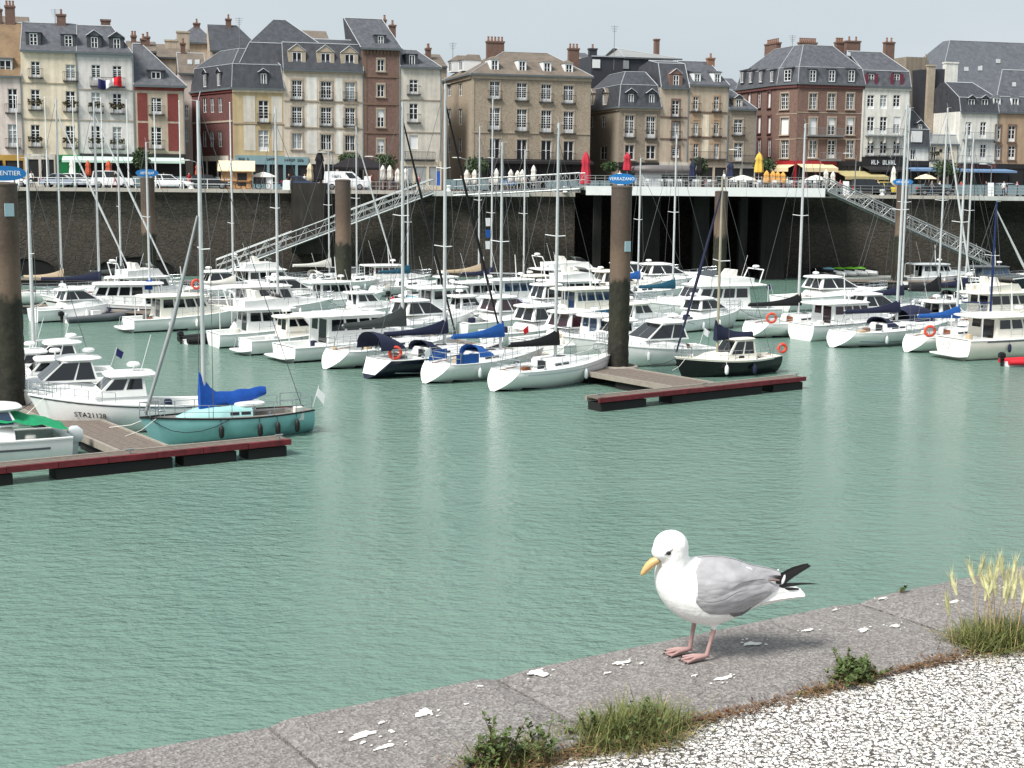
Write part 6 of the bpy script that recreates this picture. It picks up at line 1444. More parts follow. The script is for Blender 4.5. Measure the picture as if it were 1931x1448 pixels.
sailboat('white sloop with blue sail cover, tan companionway and orange ring', 1708, 664, 26, 8.4, 1803, 233, cover='canvas_blue', stripe=None, ring=True, teak=True, spreaders=1, boom=3.2)
motorboat('cream motor cruiser with dark framed wheelhouse and side rails at the picture edge', 1795, 676, 24, 10, 'trawler', 'gel_cream', 'gel_cream', hgt=.95, platform=True, stripe='rubber_grey', spec=dict(fs=1.2, sv=(.03, .08)))
rib('red inflatable dinghy with small outboard at the picture edge', 1893, 690, 10, 3.6, 'rubber_red')
sailboat('white sloop with navy cover further back among the leaning masts', 1590, 612, 26, 9.6, 1698, 203, cover='canvas_navy', stripe=None, hood='canvas_navy')
sailboat('white sloop with black stowed sail rising steeply in the back row', 1660, 604, 26, 9.4, 1768, 203, cover='canvas_black', stripe=None, boom=3, cov_h=.8, genoa='alu_white')
motorboat('white flybridge sport boat with buff cabin pillars behind the blue covered sloop', 1800, 616, 24, 9.6, 'fly', 'gel_white', 'gel_cream', hgt=1.1)
sailboat('white sloop with dark blue painted mast near the ramp foot', 1790, 632, 22, 8.6, 1848, 380, cover=None, spar='spar_blue', stripe=None, genoa='alu_white')
motorboat('grey cabined work boat lying at the foot of the ramp', 1700, 538, 10, 8, 'trawler', 'gel_grey', 'gel_grey', hgt=.9)
motorboat('dark blue windowed water bus beside the ramp foot', 1812, 545, 4, 7.5, 'trawler', 'gel_navy', 'rubber_grey', 'boat_glass_blue', hgt=.95)
motorboat('white cabin boat at the very edge beyond the water bus', 1893, 535, 8, 8, 'pilot', hgt=1.2, spec=dict(fb=1.7))
rib('white inflatable tender with grey floor at the far side by the edge', 1868, 556, -6, 5.2, 'gel_white')
rib('dark inflatable boat left of the grey work boat', 1665, 546, 14, 5, 'rubber_black')
# further boats packed into the middle of the basin
motorboat('white half cabin boat tucked behind the long trawler', 600, 612, 32, 7.2, 'pilot', hgt=1.05)
motorboat('white sedan cruiser with dark screen behind the olive covered sloop', 690, 640, 36, 8.6, 'cruiser', hgt=1.1, spec=dict(fb=1.5))
motorboat('white wheelhouse boat left of the plain pile in the middle row', 560, 588, 30, 7.4, 'trawler', hgt=.95)
motorboat('white day cruiser between the far sloops and the plain pile', 460, 582, 28, 8.0, 'cruiser', hgt=1.0, spec=dict(fb=1.5))
motorboat('white trawler yacht with dark windows beyond the white half cabin boat', 760, 606, 34, 8.4, 'trawler', hgt=1.05)
motorboat('white angling boat with open stern in front of the sky blue boat', 800, 622, 34, 6.8, 'pilot', hgt=1.1, engines=1, eng='gel_white')
motorboat('cream sided cabin cruiser between two trawlers in the far row', 945, 575, 26, 8.2, 'cruiser', 'gel_white', 'gel_cream', hgt=1.1)
motorboat('white flybridge boat partly covered by the white sloop mast', 1010, 585, 26, 9.0, 'fly', hgt=1.0, canopy=('canvas_navy', -.02, .14, .9))
motorboat('white express cruiser at the far quay wall left of the piers', 1110, 545, 20, 9.5, 'cruiser', hgt=1.1, spec=dict(fb=1.7))
motorboat('white wheelhouse boat with buff roof left of the cream decked sloop', 1120, 640, 40, 7.6, 'pilot', hgt=1.1, roofm='gel_cream')
sailboat('white sloop with grey cover among the far left masts', 150, 562, 24, 8.8, 210, 260, cover='canvas_olive', stripe=None)
sailboat('white sloop with slim bare mast left of the plain pile', 360, 588, 30, 8.6, 425, 300, cover='canvas_white', stripe=None)
motorboat('white hardtop cruiser moored deep in the far left corner', 330, 566, 24, 9.0, 'cruiser', hgt=1.1)
motorboat('white fly deck boat at the wall below the gangway foot', 420, 560, 24, 9.0, 'fly', hgt=1.0)
motorboat('white coupe behind the scoop sterned sloop', 1560, 618, 26, 8.4, 'cruiser', hgt=1.1)
motorboat('white wheelhouse cruiser with navy cover beside the leaning masts', 1690, 632, 26, 8.2, 'pilot', hgt=1.1, canopy=('canvas_navy', .02, .3, 1.2))
sailboat('white sloop with black hood in the back row by the ramp', 1720, 590, 20, 9, 1820, 250, cover='canvas_navy', stripe=None, hood='canvas_black')
# jet skis on their dock
dk = thing('jet_ski_dock', 'low floating dock carrying the lime green jet skis', 'dock', atz(1560, 522, 0)); q = [atz(x, y, .25) for x, y in ((1545, 527), (1680, 524), (1680, 516), (1545, 518))]
MB().hexa([v - Vector((0, 0, .6)) for v in q], q).build('float', 'float_pale', dk, org=dk.location)
for k, px in enumerate((1574, 1594, 1614, 1634, 1653)):
    p = atz(px, 522 - k * .4, .3); c = ('gel_black', 'gel_sky', 'lime', 'lime', 'lime')[k]
    t = thing('jet_ski', ('black jet ski at the end of the floating dock', 'pale blue jet ski second on the floating dock', 'lime green jet ski third on the floating dock', 'lime green jet ski fourth on the floating dock', 'lime green jet ski nearest the ramp on the floating dock')[k], 'jet ski', (p.x, p.y, .3), R(150), 'jet skis on the dock')
    rings = [[(x, w * math.cos(a), z + hh * math.sin(a)) for a in [2 * math.pi * i / 10 for i in range(10)]] for x, w, z, hh in ((-.1, .3, .3, .2), (.4, .5, .32, .3), (1.3, .52, .36, .34), (2.2, .4, .46, .3), (2.9, .08, .6, .1))]
    MB().loft(rings).build('hull', 'gel_white' if k != 0 else 'gel_black', t, smooth=50); MB().loft([[(x, w * math.cos(a), z + hh * math.sin(a)) for a in [2 * math.pi * i / 8 for i in range(8)]] for x, w, z, hh in ((1.2, .2, .65, .15), (1.7, .35, .72, .25), (2.5, .2, .72, .15))]).build('cowl', c, t, smooth=50)
    MB().box((.2, -.18, .55), (1.25, .18, .78)).build('seat', 'rubber_black', t); MB().tube((1.55, -.35, 1.02), (1.55, .35, 1.02), .03, n=6).build('handlebar', 'rubber_black', t)
# ================================================================== QUAYSIDE
mat('kiosk_wood', (196, 150, 104), .8, var=.15, scale=3); mat('kiosk_roof', (226, 208, 172), .8, var=.08); mat('pav_roof', (108, 104, 104), .6, var=.1)
mat('tyre', (20, 20, 21), .8, var=.1); mat('rim', (150, 152, 156), .35, metal=.7, var=0); mat('lamp_glass', (214, 214, 208), .3, var=0); mat('car_glass', (22, 26, 30), .08, var=0, spec=.8)
for nm, c in (('car_white', (226, 228, 230)), ('car_silver', (150, 160, 174)), ('car_black', (22, 23, 27)), ('car_blue', (44, 60, 92)), ('car_yellow', (214, 186, 70))): mat(nm, c, .25, var=.02, spec=.6)
for nm, c in (('par_white', (226, 222, 214)), ('par_red', (182, 44, 62)), ('par_orange', (196, 92, 62)), ('par_amber', (212, 158, 80)), ('par_yellow', (212, 176, 76)), ('par_black', (24, 20, 24)), ('par_cream', (218, 204, 172)), ('par_blue', (30, 38, 66))): mat(nm, c, .85, var=.1, scale=6)
mat('leaf_dark', (52, 72, 38), .7, var=.45, scale=3); mat('bark', (84, 70, 58), .9, var=.2)
mat('skin', (206, 160, 134), .6, var=.05); mat('hair_dark', (44, 34, 28), .8, var=.1)
for nm, c in (('cloth_white', (222, 222, 220)), ('cloth_red', (176, 44, 48)), ('cloth_navy', (34, 40, 66)), ('cloth_pink', (214, 150, 160)), ('cloth_black', (26, 26, 30)), ('cloth_grey', (120, 122, 126)), ('cloth_denim', (74, 92, 122))): mat(nm, c, .9, var=.08, scale=5)
# ---- gangways
def gangway(label, a, b, w=1.9, h=1.15, bays=16, name='gangway', group=None, deckm='galv'):
    a, b = Vector(a), Vector(b); t = thing(name, label, 'gangway', a, group=group); d = (b - a); L = d.length; d.normalize(); sd = Vector((-d.y, d.x, 0)).normalized(); up = Vector((0, 0, 1))
    for s in (-1, 1):
        o = sd * s * w / 2
        MB().tube(a + o + up * h, b + o + up * h, .07, n=6).build('top_chord', 'galv', t, org=a); MB().tube(a + o - up * .25, b + o - up * .25, .09, n=6).build('bottom_chord', 'galv', t, org=a); MB().tube(a + o + up * h * .5, b + o + up * h * .5, .03, n=5).build('handrail', 'galv', t, org=a)
        mb = MB()
        for k in range(bays + 1):
            p = a + d * L * k / bays + o; MB().tube(p - up * .25, p + up * h, .04, n=5).build('upright', 'galv', t, org=a)
            if k < bays:
                q = a + d * L * (k + 1) / bays + o; (MB().tube(p - up * .25, q + up * h, .03, n=5) if k % 2 == 0 else MB().tube(p + up * h, q - up * .25, .03, n=5)).build('brace', 'galv', t, org=a)
    q = [a - sd * w * .48, b - sd * w * .48, b + sd * w * .48, a + sd * w * .48]; MB().hexa([v - up * .1 for v in q], q).build('deck', deckm, t, org=a)
    for k in range(1, bays * 2):
        p = a + d * L * k / (bays * 2); MB().obox(p + up * .03, sd * w * .46, d * .04, up * .02).build('tread', 'iron_pale', t, org=a)
    return t
e1 = atedge(815, 9.05, 1.4); g0 = aty(408, 512, e1.y - 4.2)
gangway('long grey lattice gangway sloping from the quay down to the far pontoon', g0, e1, 2.0, 1.2, 22)
b0, b1 = atedge(862, 8.85, 1.2), atedge(1098, 9.7, 7); gangway('short level lattice footbridge leading onto the terrace deck', b0, b1, 2.0, 1.35, 13)
r0 = atedge(1556, 9.7, 7.2); r1 = aty(1862, 496, EDGE(atedge(1862).x) - 9); gangway('lattice ramp descending from the terrace end to the ramp pontoon', r0, r1, 2.0, 1.1, 18)
# ---- terrace deck on piers
mat('pier_painted_shade', (34, 32, 29), .9, var=.35, scale=.8, streak=.4)  # concrete colour blackened so the piers carry the shade under the deck
def tp(px, off, z): return atedge(px, z, off)
td = thing('terrace_deck', 'white edged cafe terrace deck standing on concrete piers over the water', 'terrace', tp(1092, 8, 0)); og = td.location.copy()
A, B_, C_, D_ = tp(1105, 8, 0), tp(1556, 8, 0), tp(1590, -.6, 0), tp(1085, -.6, 0); Z = lambda v, z: Vector((v.x, v.y, z))
MB().hexa([Z(v, 9.35) for v in (A, B_, C_, D_)], [Z(v, 9.7) for v in (A, B_, C_, D_)]).build('slab', 'concrete_pale', td, org=og)
nb = 6
for k in range(nb):
    p, q = A.lerp(B_, k / nb), A.lerp(B_, (k + .996) / nb); MB().hexa([Z(p, 8.85) - Vector((0, .25, 0)), Z(q, 8.85) - Vector((0, .25, 0)), Z(q, 8.85) - Vector((0, .01, 0)), Z(p, 8.85) - Vector((0, .01, 0))], [Z(p, 9.76) - Vector((0, .25, 0)), Z(q, 9.76) - Vector((0, .25, 0)), Z(q, 9.76) - Vector((0, .01, 0)), Z(p, 9.76) - Vector((0, .01, 0))]).build('edge_beam', 'paint_white', td, org=og)
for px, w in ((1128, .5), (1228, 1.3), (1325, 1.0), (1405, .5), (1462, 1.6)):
    p = tp(px, 3.0, 0); w *= .8; MB().box((p.x - w, p.y, -2), (p.x + w, p.y + 1.6, 9.4)).build('pier', 'pier_painted_shade', td, org=og)
for off in (6, 3, 0):
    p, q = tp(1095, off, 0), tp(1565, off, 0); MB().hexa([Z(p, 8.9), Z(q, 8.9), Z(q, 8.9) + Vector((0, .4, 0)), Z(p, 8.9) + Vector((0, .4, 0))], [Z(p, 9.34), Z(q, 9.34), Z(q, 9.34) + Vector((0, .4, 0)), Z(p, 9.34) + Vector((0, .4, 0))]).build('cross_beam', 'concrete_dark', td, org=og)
def railing(label, p, q, n, h=1.05, m_='galv', bars=4, name='railing', r=.022):
    t = thing(name, label, 'railing', p); d = q - p
    for k in range(n + 1):
        c = d * k / n; MB().tube(c, c + Vector((0, 0, h)), r * 1.5, n=5).build('post', m_, t)
    for k in range(bars): zz = h * (k + 1) / bars; MB().tube(Vector((0, 0, zz)), d + Vector((0, 0, zz)), r, n=5).build('rail', m_, t)
    return t
railing('grey four bar railing along the front of the terrace deck', tp(1105, 7.9, 9.76), tp(1556, 7.9, 9.76), 26)
railing('white two bar railing along the quay edge in front of the parked cars', atedge(-20, 9.02, -.3), atedge(436, 9.02, -.3), 10, 1.0, 'paint_white', 2, r=.03)
railing('thin grey railing along the quay edge beyond the ramp', atedge(1600, 9.02, -.3), atedge(1960, 9.02, -.3), 16, 1.0, 'galv', 3)
railing('low grey railing on the quay edge between the block and the long gangway', atedge(618, 9.02, -.3), atedge(800, 9.02, -.3), 8, .9, 'galv', 2)
# ---- concrete block on the edge
p = atedge(549, 0, 2.0); q = atedge(611, 0, 2.0); bk = MB().hexa([Z(p, 2.5), Z(q, 2.5), Z(q, 2.5) + Vector((0, 2.6, 0)), Z(p, 2.5) + Vector((0, 2.6, 0))], [Z(p, 9.75), Z(q, 9.75), Z(q, 9.75) + Vector((0, 3.4, 0)), Z(p, 9.75) + Vector((0, 3.4, 0))]).build('concrete_block', 'concrete_dark'); tag(bk, 'dark stained concrete block projecting from the quay wall', 'block')
p = atedge(541, 9.0, 1.0); wb = MB().loft([[(x, y, z) for x, y in ((-.4, -.4), (.4, -.4), (.4, .4), (-.4, .4))] for z in (0,)] + [[(x * .9, y * .9, .95) for x, y in ((-.4, -.4), (.4, -.4), (.4, .4), (-.4, .4))], [(x * .5, y * .5, 1.0) for x, y in ((-.4, -.4), (.4, -.4), (.4, .4), (-.4, .4))]]).build('white_block', 'paint_white'); wb.location = p; tag(wb, 'white painted marker block beside the dark concrete block', 'block')
# ---- bollards
for k, (px, lb) in enumerate(((361, 'white mooring bollard in front of the black car'), (846, 'white mooring bollard right of the long gangway top'), (1664, 'white mooring bollard beyond the ramp'), (1066, 'white mooring bollard under the footbridge'))):
    p = atedge(px, 9.02, -.45 if k != 3 else .2); o = MB().lathe([(.3, 0), (.3, .05), (.2, .12), (.19, .38), (.3, .46), (.31, .56), (.2, .62), (.03, .63)], 14).build('bollard', 'paint_white', smooth=50); o.location = p; tag(o, lb, 'bollard', 'white bollards on the quay edge')
# ---- flag poles along the quay
for k, (px, yt) in enumerate(((36, 182), (90, 185), (142, 183), (195, 187), (243, 190), (294, 190), (341, 192), (436, 195))):
    p = atedge(px, 9.0, -.9); zt = aty(px, yt, p.y).z; t = thing('flag_pole', ('bare white flag pole in front of the pinkish house', 'bare white flag pole in front of the cream house', 'bare white flag pole between the cream house and the flag house', 'bare white flag pole in front of the flag house', 'bare white flag pole beside the round tree', 'bare white flag pole in front of the red house window', 'bare white flag pole at the corner of the red house', 'bare white flag pole in front of the wooden kiosk')[k], 'pole', p, group='flag poles along the quay')
    MB().path([(0, 0, 0), (0, 0, 3), (0, 0, zt - 9.0)], [.085, .075, .045], 8).build('shaft', 'paint_white', t, smooth=60); MB().ball((0, 0, zt - 9.0 + .05), .08, .08, .08).build('finial', 'paint_white', t, smooth=60); MB().lathe([(.18, 0), (.18, .2), (.09, .25)], 10).build('base', 'galv', t)
# ---- street lamps
for k, (px, yt, off, lb) in enumerate(((628, 290, 8, 'street lamp with flat head in front of the three bay house'), (716, 298, 6, 'street lamp with flat head near the dark cafe tent'), (880, 300, 7, 'street lamp beside the round tree at the beige block'), (1398, 285, 4, 'street lamp with tilted head above the terrace'), (1545, 300, 6, 'street lamp before the red shop front'), (1612, 292, 3, 'street lamp by the black bar'), (1868, 312, 3, 'street lamp by the blue awning'), (372, 305, 6, 'street lamp beside the dark red brick wall'), (93, 296, 3, 'grey street lamp between the parked cars'))):
    p = atedge(px, 9.0, -off); zt = aty(px, yt, p.y).z - 9; t = thing('street_lamp', lb, 'lamp', p, R(20), 'quayside street lamps'); MB().path([(0, 0, 0), (0, 0, zt - .1), (-.2, 0, zt), (-.9, 0, zt + .15)], [.08, .05, .05, .04], 7).build('pole', 'galv', t, smooth=60); MB().loft([[(x, w * math.cos(a), zt + .15 + hh * math.sin(a)) for a in [2 * math.pi * i / 8 for i in range(8)]] for x, w, hh in ((-.7, .08, .05), (-1.0, .16, .07), (-1.5, .14, .06), (-1.7, .03, .02))]).build('lamp_head', 'lamp_glass', t, smooth=50)
# ---- cars
def car(label, px, off, hd, col, kind='hatch', L=4.3, group='cars parked along the quay'):
    p = atedge(px, 9.0, -off); t = thing('parked_car' if kind != 'van' else 'parked_van', label, 'car' if kind != 'van' else 'van', p, R(hd), group); W = .9
    H = {'hatch': 1.45, 'suv': 1.75, 'saloon': 1.42, 'van': 1.95}[kind]; belt = H * .6
    low = [(-L / 2, .45), (-L / 2 + .05, belt - .08), (-L / 2 + .3, belt + .02), (L * .22, belt + .02), (L / 2 - .25, belt - .12), (L / 2, .62), (L / 2, .32), (-L / 2, .3)]
    if kind == 'suv': low[3] = (L * .2, belt + .04); low[4] = (L / 2 - .15, belt - .04)
    R_ = []
    for y, k in ((-W, .93), (-W * .97, 1), (W * .97, 1), (W, .93)): R_.append([(x * (k if abs(x) > L * .4 else 1), y, .3 + (z - .3) * k) for x, z in low])
    MB().loft(R_).build('body', col, t, smooth=35)
    x0, x1, x2, x3 = {'hatch': (-L * .46, L * .24, -L * .38, L * .06), 'suv': (-L * .47, L * .22, -L * .44, L * .08), 'saloon': (-L * .40, L * .22, -L * .22, L * .04), 'van': (-L * .485, L * .34, -L * .47, L * .16)}[kind]
    g = MB().hexa([(x0, -W * .92, belt), (x1, -W * .92, belt), (x1, W * .92, belt), (x0, W * .92, belt)], [(x2, -W * .74, H - .04), (x3, -W * .74, H - .04), (x3, W * .74, H - .04), (x2, W * .74, H - .04)]).build('glasshouse', 'car_glass' if kind != 'van' else col, t)
    MB().slab(x2 - .03, x3 + .05, W * .76, H - .06, H, 5, camber=.03).build('roof', col, t, smooth=40)
    for u in ((0, .04), (.45, .49), (.96, 1.0)):
        for sd in (1, -1):
            mb = MB(); c = [(x0, sd * W * .92, belt), (x1, sd * W * .92, belt), (x3, sd * W * .74, H - .04), (x2, sd * W * .74, H - .04)]; patch(mb, c, u[0], u[1], 0, 1, -.012 * sd); mb.build('pillar', col, g)
    if kind == 'van':
        for sd in (1, -1): mb = MB(); patch(mb, [(x0, sd * W * .92, belt), (x1, sd * W * .92, belt), (x3, sd * W * .74, H - .04), (x2, sd * W * .74, H - .04)], .7, .93, .1, .9, -.015 * sd); mb.build('side_window', 'car_glass', g)
        sm = MB(); scribble(sm, (-L * .18, -W * .9 - .03, belt + .3), (1, 0, 0), (0, 0, 1), 1.3, .3, 6); sm.build('lettering', 'lettering_dark', t)
    for x in (-L * .31, L * .31):
        for sd in (1, -1):
            w = MB().path([(x, sd * W * .82, .33), (x, sd * (W + .02), .33)], .33, 16).build('wheel', 'tyre', t); MB().path([(x, sd * (W + .021), .33), (x, sd * (W + .035), .33)], .2, 12).build('rim', 'rim', w)
    for sd in (1, -1):
        MB().obox((L / 2 - .1, sd * W * .7, .68), (.1, 0, 0), (0, .18, 0), (0, 0, .08)).build('headlight', 'lamp_glass', t); MB().obox((-L / 2 + .06, sd * W * .75, .8), (.06, 0, 0), (0, .12, 0), (0, 0, .12)).build('tail_light', 'rubber_red', t)
    MB().obox((L / 2 - .02, 0, .42), (.06, 0, 0), (0, W * .9, 0), (0, 0, .12)).build('bumper', 'rubber_grey' if kind == 'suv' else col, t)
car('white hatchback mostly hidden by the nearest pile board', 18, 3.2, 7, 'car_white', 'hatch'); car('silver saloon with dark roof glass behind the quay railing', 118, 3.2, 7, 'car_silver', 'saloon', 4.5); car('white estate car parked behind the silver saloon', 150, 6.5, 7, 'car_white', 'hatch', 4.5); car('white boxy four wheel drive in front of the flag house', 214, 3.6, 7, 'car_white', 'suv', 4.4); car('white hatchback beside the round tree', 320, 3.2, 7, 'car_white', 'hatch', 4.5); car('black car parked next to the wooden kiosk', 396, 3.6, 7, 'car_black', 'hatch', 4.2); car('white panel van with dark lettering behind the plain pile', 652, 5.5, 7, 'car_white', 'van', 4.8); car('dark blue car in front of the blue shop front', 566, 8, 7, 'car_blue', 'saloon', 4.2)
car('black car behind the ramp railing', 1640, 4, 7, 'car_black', 'suv', 4.4); car('small yellow car by the black bar', 1672, 7.5, 7, 'car_yellow', 'hatch', 3.8); car('dark saloon under the blue awning', 1760, 5, 7, 'car_black', 'saloon', 4.4); car('silver hatchback near the picture edge beyond the ramp', 1905, 6, 7, 'car_silver', 'hatch', 4.2)
# ---- kiosk
p = atedge(447, 9.0, -6); k = thing('wooden_kiosk', 'small wooden market hut with pale pitched roof', 'kiosk', p, R(8)); MB().box((-1.6, -1.1, 0), (1.6, 1.1, 2.1)).build('wall', 'kiosk_wood', k)
MB().prism([(-1.95, -1.5, 1.95), (-1.95, 0, 3.0), (-1.95, 1.5, 1.95), (-1.95, 1.5, 1.85), (-1.95, 0, 2.88), (-1.95, -1.5, 1.85)], (3.9, 0, 0)).build('roof', 'kiosk_roof', k); MB().box((.1, -1.13, .9), (1.1, -1.1, 1.7)).build('hatch', 'shop_dark', k); MB().box((.1, -1.13, .35), (1.0, -1.1, .7)).build('notice', 'lettering_dark', k); MB().box((-1.7, -1.25, .82), (1.7, -1.1, .9)).build('counter', 'kiosk_wood', k)
# ---- cafe pavilion with curved grey roof
p = atedge(1255, 9.0, -9); k = thing('cafe_pavilion', 'low glazed cafe pavilion with curved grey roof behind the terrace', 'pavilion', p, R(9)); MB().box((-3.2, -1.6, 0), (3.2, 1.6, 2.2)).build('wall', 'gel_grey', k); MB().slab(-3.9, 3.9, 2.3, 2.2, 2.95, 5, camber=.12).build('roof', 'pav_roof', k, smooth=40)
for i in range(5): MB().box((-.9 + i * .8, -1.63, .7), (-.2 + i * .8, -1.6, 2.0)).build('window', 'shop_dark', k)
p = atedge(676, 9.0, -11); k = thing('cafe_tent', 'black cafe tent with open sides behind the white van', 'tent', p, R(9)); MB().loft([[(-3.2, -2, 2.2), (3.2, -2, 2.2), (3.2, 2, 2.2), (-3.2, 2, 2.2)], [(-3.2, -2, 2.45), (3.2, -2, 2.45), (3.2, 2, 2.45), (-3.2, 2, 2.45)], [(-1.2, -.2, 3.5), (1.2, -.2, 3.5), (1.2, .2, 3.5), (-1.2, .2, 3.5)]]).build('canopy', 'par_black', k)
for x in (-3.1, 3.1):
    for y in (-1.9, 1.9): MB().tube((x, y, 0), (x, y, 2.25), .05, n=6).build('post', 'iron_dark', k)
# ---- parasols
def parasol(label, px, ytop, ybot, off, col, w=.34, group='closed parasols of the quayside cafes', zb=9.0, name='closed_parasol'):
    p = atedge(px, zb, -off); zt = aty(px, ytop, p.y).z - zb; z0 = max(.3, aty(px, ybot, p.y).z - zb); t = thing(name, label, 'parasol', p, 0, group); MB().tube((0, 0, 0), (0, 0, zt), .03, n=6).build('pole', 'alu_white', t); N = 12; rings = []
    for q, (f_, z) in enumerate(((.5, z0), (1.0, z0 + .1), (.92, z0 + (zt - z0) * .35), (.7, z0 + (zt - z0) * .62), (.9, z0 + (zt - z0) * .68), (.55, z0 + (zt - z0) * .88), (.08, zt + .05))): rings.append([(w * f_ * (1 + .16 * (-1) ** i) * math.cos(2 * math.pi * i / N), w * f_ * (1 + .16 * (-1) ** i) * math.sin(2 * math.pi * i / N), z) for i in range(N)])
    MB().loft(rings).build('furled_canopy', col, t, smooth=60); MB().lathe([(.3, 0), (.3, .08), (.05, .12)], 10).build('base', 'concrete_dark', t)
WPL = ['beside the white estate car under the green awning', 'first of the pair right of the dark tent', 'second of the pair right of the dark tent', 'in front of the brick tower house base', 'left of the thick silver mast at the off-white house', 'first by the round tree at the beige block', 'second by the round tree at the beige block', 'behind the start of the footbridge', 'first of the trio behind the footbridge', 'middle of the trio behind the footbridge', 'last of the trio behind the footbridge', 'alone before the tan pillar of the beige block', 'in front of the black bar', 'first by the ramp head', 'second by the ramp head']
for qi, (px, yt, yb) in enumerate(((137, 300, 333), (722, 312, 340), (735, 312, 340), (750, 318, 345), (765, 318, 342), (880, 320, 348), (895, 320, 348), (936, 318, 348), (963, 320, 344), (976, 322, 344), (985, 320, 344), (1006, 312, 342), (1684, 314, 350), (1557, 320, 346), (1570, 324, 350))): parasol('closed white parasol ' + WPL[qi], px, yt, yb, 7, 'par_white', .3, group='closed white parasols')
for px, yt, yb, c, lb, w in ((167, 303, 332, 'par_orange', 'closed brick orange parasol under the green awning beside the estate car', .3), (206, 303, 332, 'par_orange', 'closed orange parasol above the boxy four wheel drive', .36), (375, 307, 335, 'par_orange', 'closed orange parasol beside the black car', .36), (585, 308, 342, 'par_cream', 'closed cream parasol beside the black parasol', .36), (603, 284, 340, 'par_black', 'tall closed black parasol by the concrete block', .5), (1182, 288, 322, 'par_red', 'closed red parasol in front of the small grey corner house', .42)): parasol(lb, px, yt, yb, 8, c, w)
parasol('tall closed red parasol at the footbridge end of the terrace', 1104, 286, 348, 4, 'par_red', .5, zb=9.0)
for px, yt, yb, c, lb, w in ((1305, 303, 340, 'par_blue', 'closed dark blue parasol in front of the pavilion', .36), (1430, 288, 326, 'par_yellow', 'tall closed yellow parasol on the terrace', .45), (1318, 296, 330, 'par_black', 'closed dark parasol with amber lining by the pavilion', .3)): parasol(lb, px, yt, yb, 3, c, w)
for k, px in enumerate((1445, 1457, 1466, 1476)): parasol(('first', 'second', 'third', 'fourth')[k] + ' closed amber parasol in the row below the flat topped tree', px, 322 + k, 346, 1.5, 'par_amber', .34, group='amber parasols on the terrace')
parasol('closed dark blue parasol near the yellow one on the terrace', 1376, 306, 335, 4, 'par_blue', .4)
def open_parasol(label, px, ytop, off, col, r=1.4, zb=9.0):
    p = atedge(px, zb, -off); zt = aty(px, ytop, p.y).z - zb; t = thing('open_parasol', label, 'parasol', p, 0, 'open parasols'); MB().tube((0, 0, 0), (0, 0, zt), .03, n=6).build('pole', 'alu_white', t); MB().lathe([(r, zt - .55), (r * .98, zt - .5), (r * .5, zt - .18), (.04, zt)], 8).build('canopy', col, t)
open_parasol('open white parasol beside the wooden kiosk', 497, 324, 7, 'par_white', 1.5); open_parasol('open white parasol on the terrace near the dark blue one', 1400, 330, 2, 'par_white', 1.6); open_parasol('open white parasol under the red awning', 1538, 330, 8, 'par_white', 1.3); open_parasol('open pale parasol by the black bar', 1745, 328, 6, 'par_cream', 1.3)
# ---- clipped trees
def tree(label, px, py, rx, ry, off, trunk=True, name='clipped_tree', n=620):
    p = atedge(px, 9.0, -off); c = aty(px, py, p.y).z - 9.0; sx, sz = rx / FPX * p.y, ry / FPX * p.y; t = thing(name, label, 'tree', p, 0, 'clipped trees on the quay'); rr = random.Random(px)
    MB().path([(0, 0, 0), (.05, 0, c * .5), (0, 0, c)], [.11, .09, .05], 7).build('trunk', 'bark', t)
    for k in range(4): a = k * 1.57 + .4; MB().path([(0, 0, c - sz * .8), (sx * .55 * math.cos(a), sx * .55 * math.sin(a), c + sz * .3)], [.05, .015], 5).build('limb', 'bark', t)
    mb = MB()
    for k in range(n):
        v = Vector((rr.gauss(0, 1), rr.gauss(0, 1), rr.gauss(0, 1))).normalized() * (rr.uniform(.55, 1.03) if rr.random() < .8 else rr.uniform(.2, .7)); q = Vector((v.x * sx, v.y * sx, c + v.z * sz)); u = Vector((rr.uniform(-1, 1), rr.uniform(-1, 1), rr.uniform(-1, 1))).normalized(); w = u.cross(Vector((rr.uniform(-1, 1), rr.uniform(-1, 1), .3))).normalized(); s = rr.uniform(.1, .2)
        mb.quad(q - u * s, q - w * s * .6, q + u * s, q + w * s * .6)
    mb.build('crown', 'leaf_dark', t)
tree('round clipped tree between the flag house and the red house', 268, 298, 18, 20, 9); tree('round clipped tree behind the dark cafe tent', 726, 306, 24, 17, 14); tree('bushy clipped tree behind the white van', 660, 300, 24, 12, 15); tree('round clipped tree at the corner of the beige brick block', 897, 312, 24, 18, 11); tree('clipped tree behind the pavilion', 1318, 314, 16, 18, 12); tree('flat topped clipped tree above the amber parasols', 1441, 311, 22, 13, 9); tree('small shrubby tree by the dark passage', 1150, 314, 17, 10, 10); tree('spreading tree in front of the low cream house', 1782, 318, 26, 16, 12, n=800)
# ---- chairs and tables on the terrace, cafe tables on the quay
def chair_proto():
    t = thing('terrace_chair', 'grey metal cafe chair on the terrace deck', 'chair', (0, 0, -50), 0, 'terrace chairs'); MB().box((-.22, -.22, .43), (.22, .22, .46)).build('seat', 'alu', t)
    for x in (-.2, .2):
        for y in (-.2, .2): MB().tube((x, y, 0), (x, y, .43 if y < 0 else .85), .015, n=5).build('leg', 'alu', t)
    MB().box((-.21, .19, .6), (.21, .21, .86)).build('backrest', 'alu', t); return t
def table_proto():
    t = thing('terrace_table', 'round grey cafe table on the terrace deck', 'table', (0, 0, -50), 0, 'terrace tables'); MB().lathe([(.38, .7), (.4, .72), (.38, .74)], 16).build('table_top', 'alu_white', t); MB().tube((0, 0, 0), (0, 0, .7), .03, n=6).build('pedestal', 'alu', t); MB().lathe([(.24, 0), (.2, .03), (.04, .05)], 10).build('foot', 'alu', t); return t
ch, tb = chair_proto(), table_proto(); rr = random.Random(5); first = True
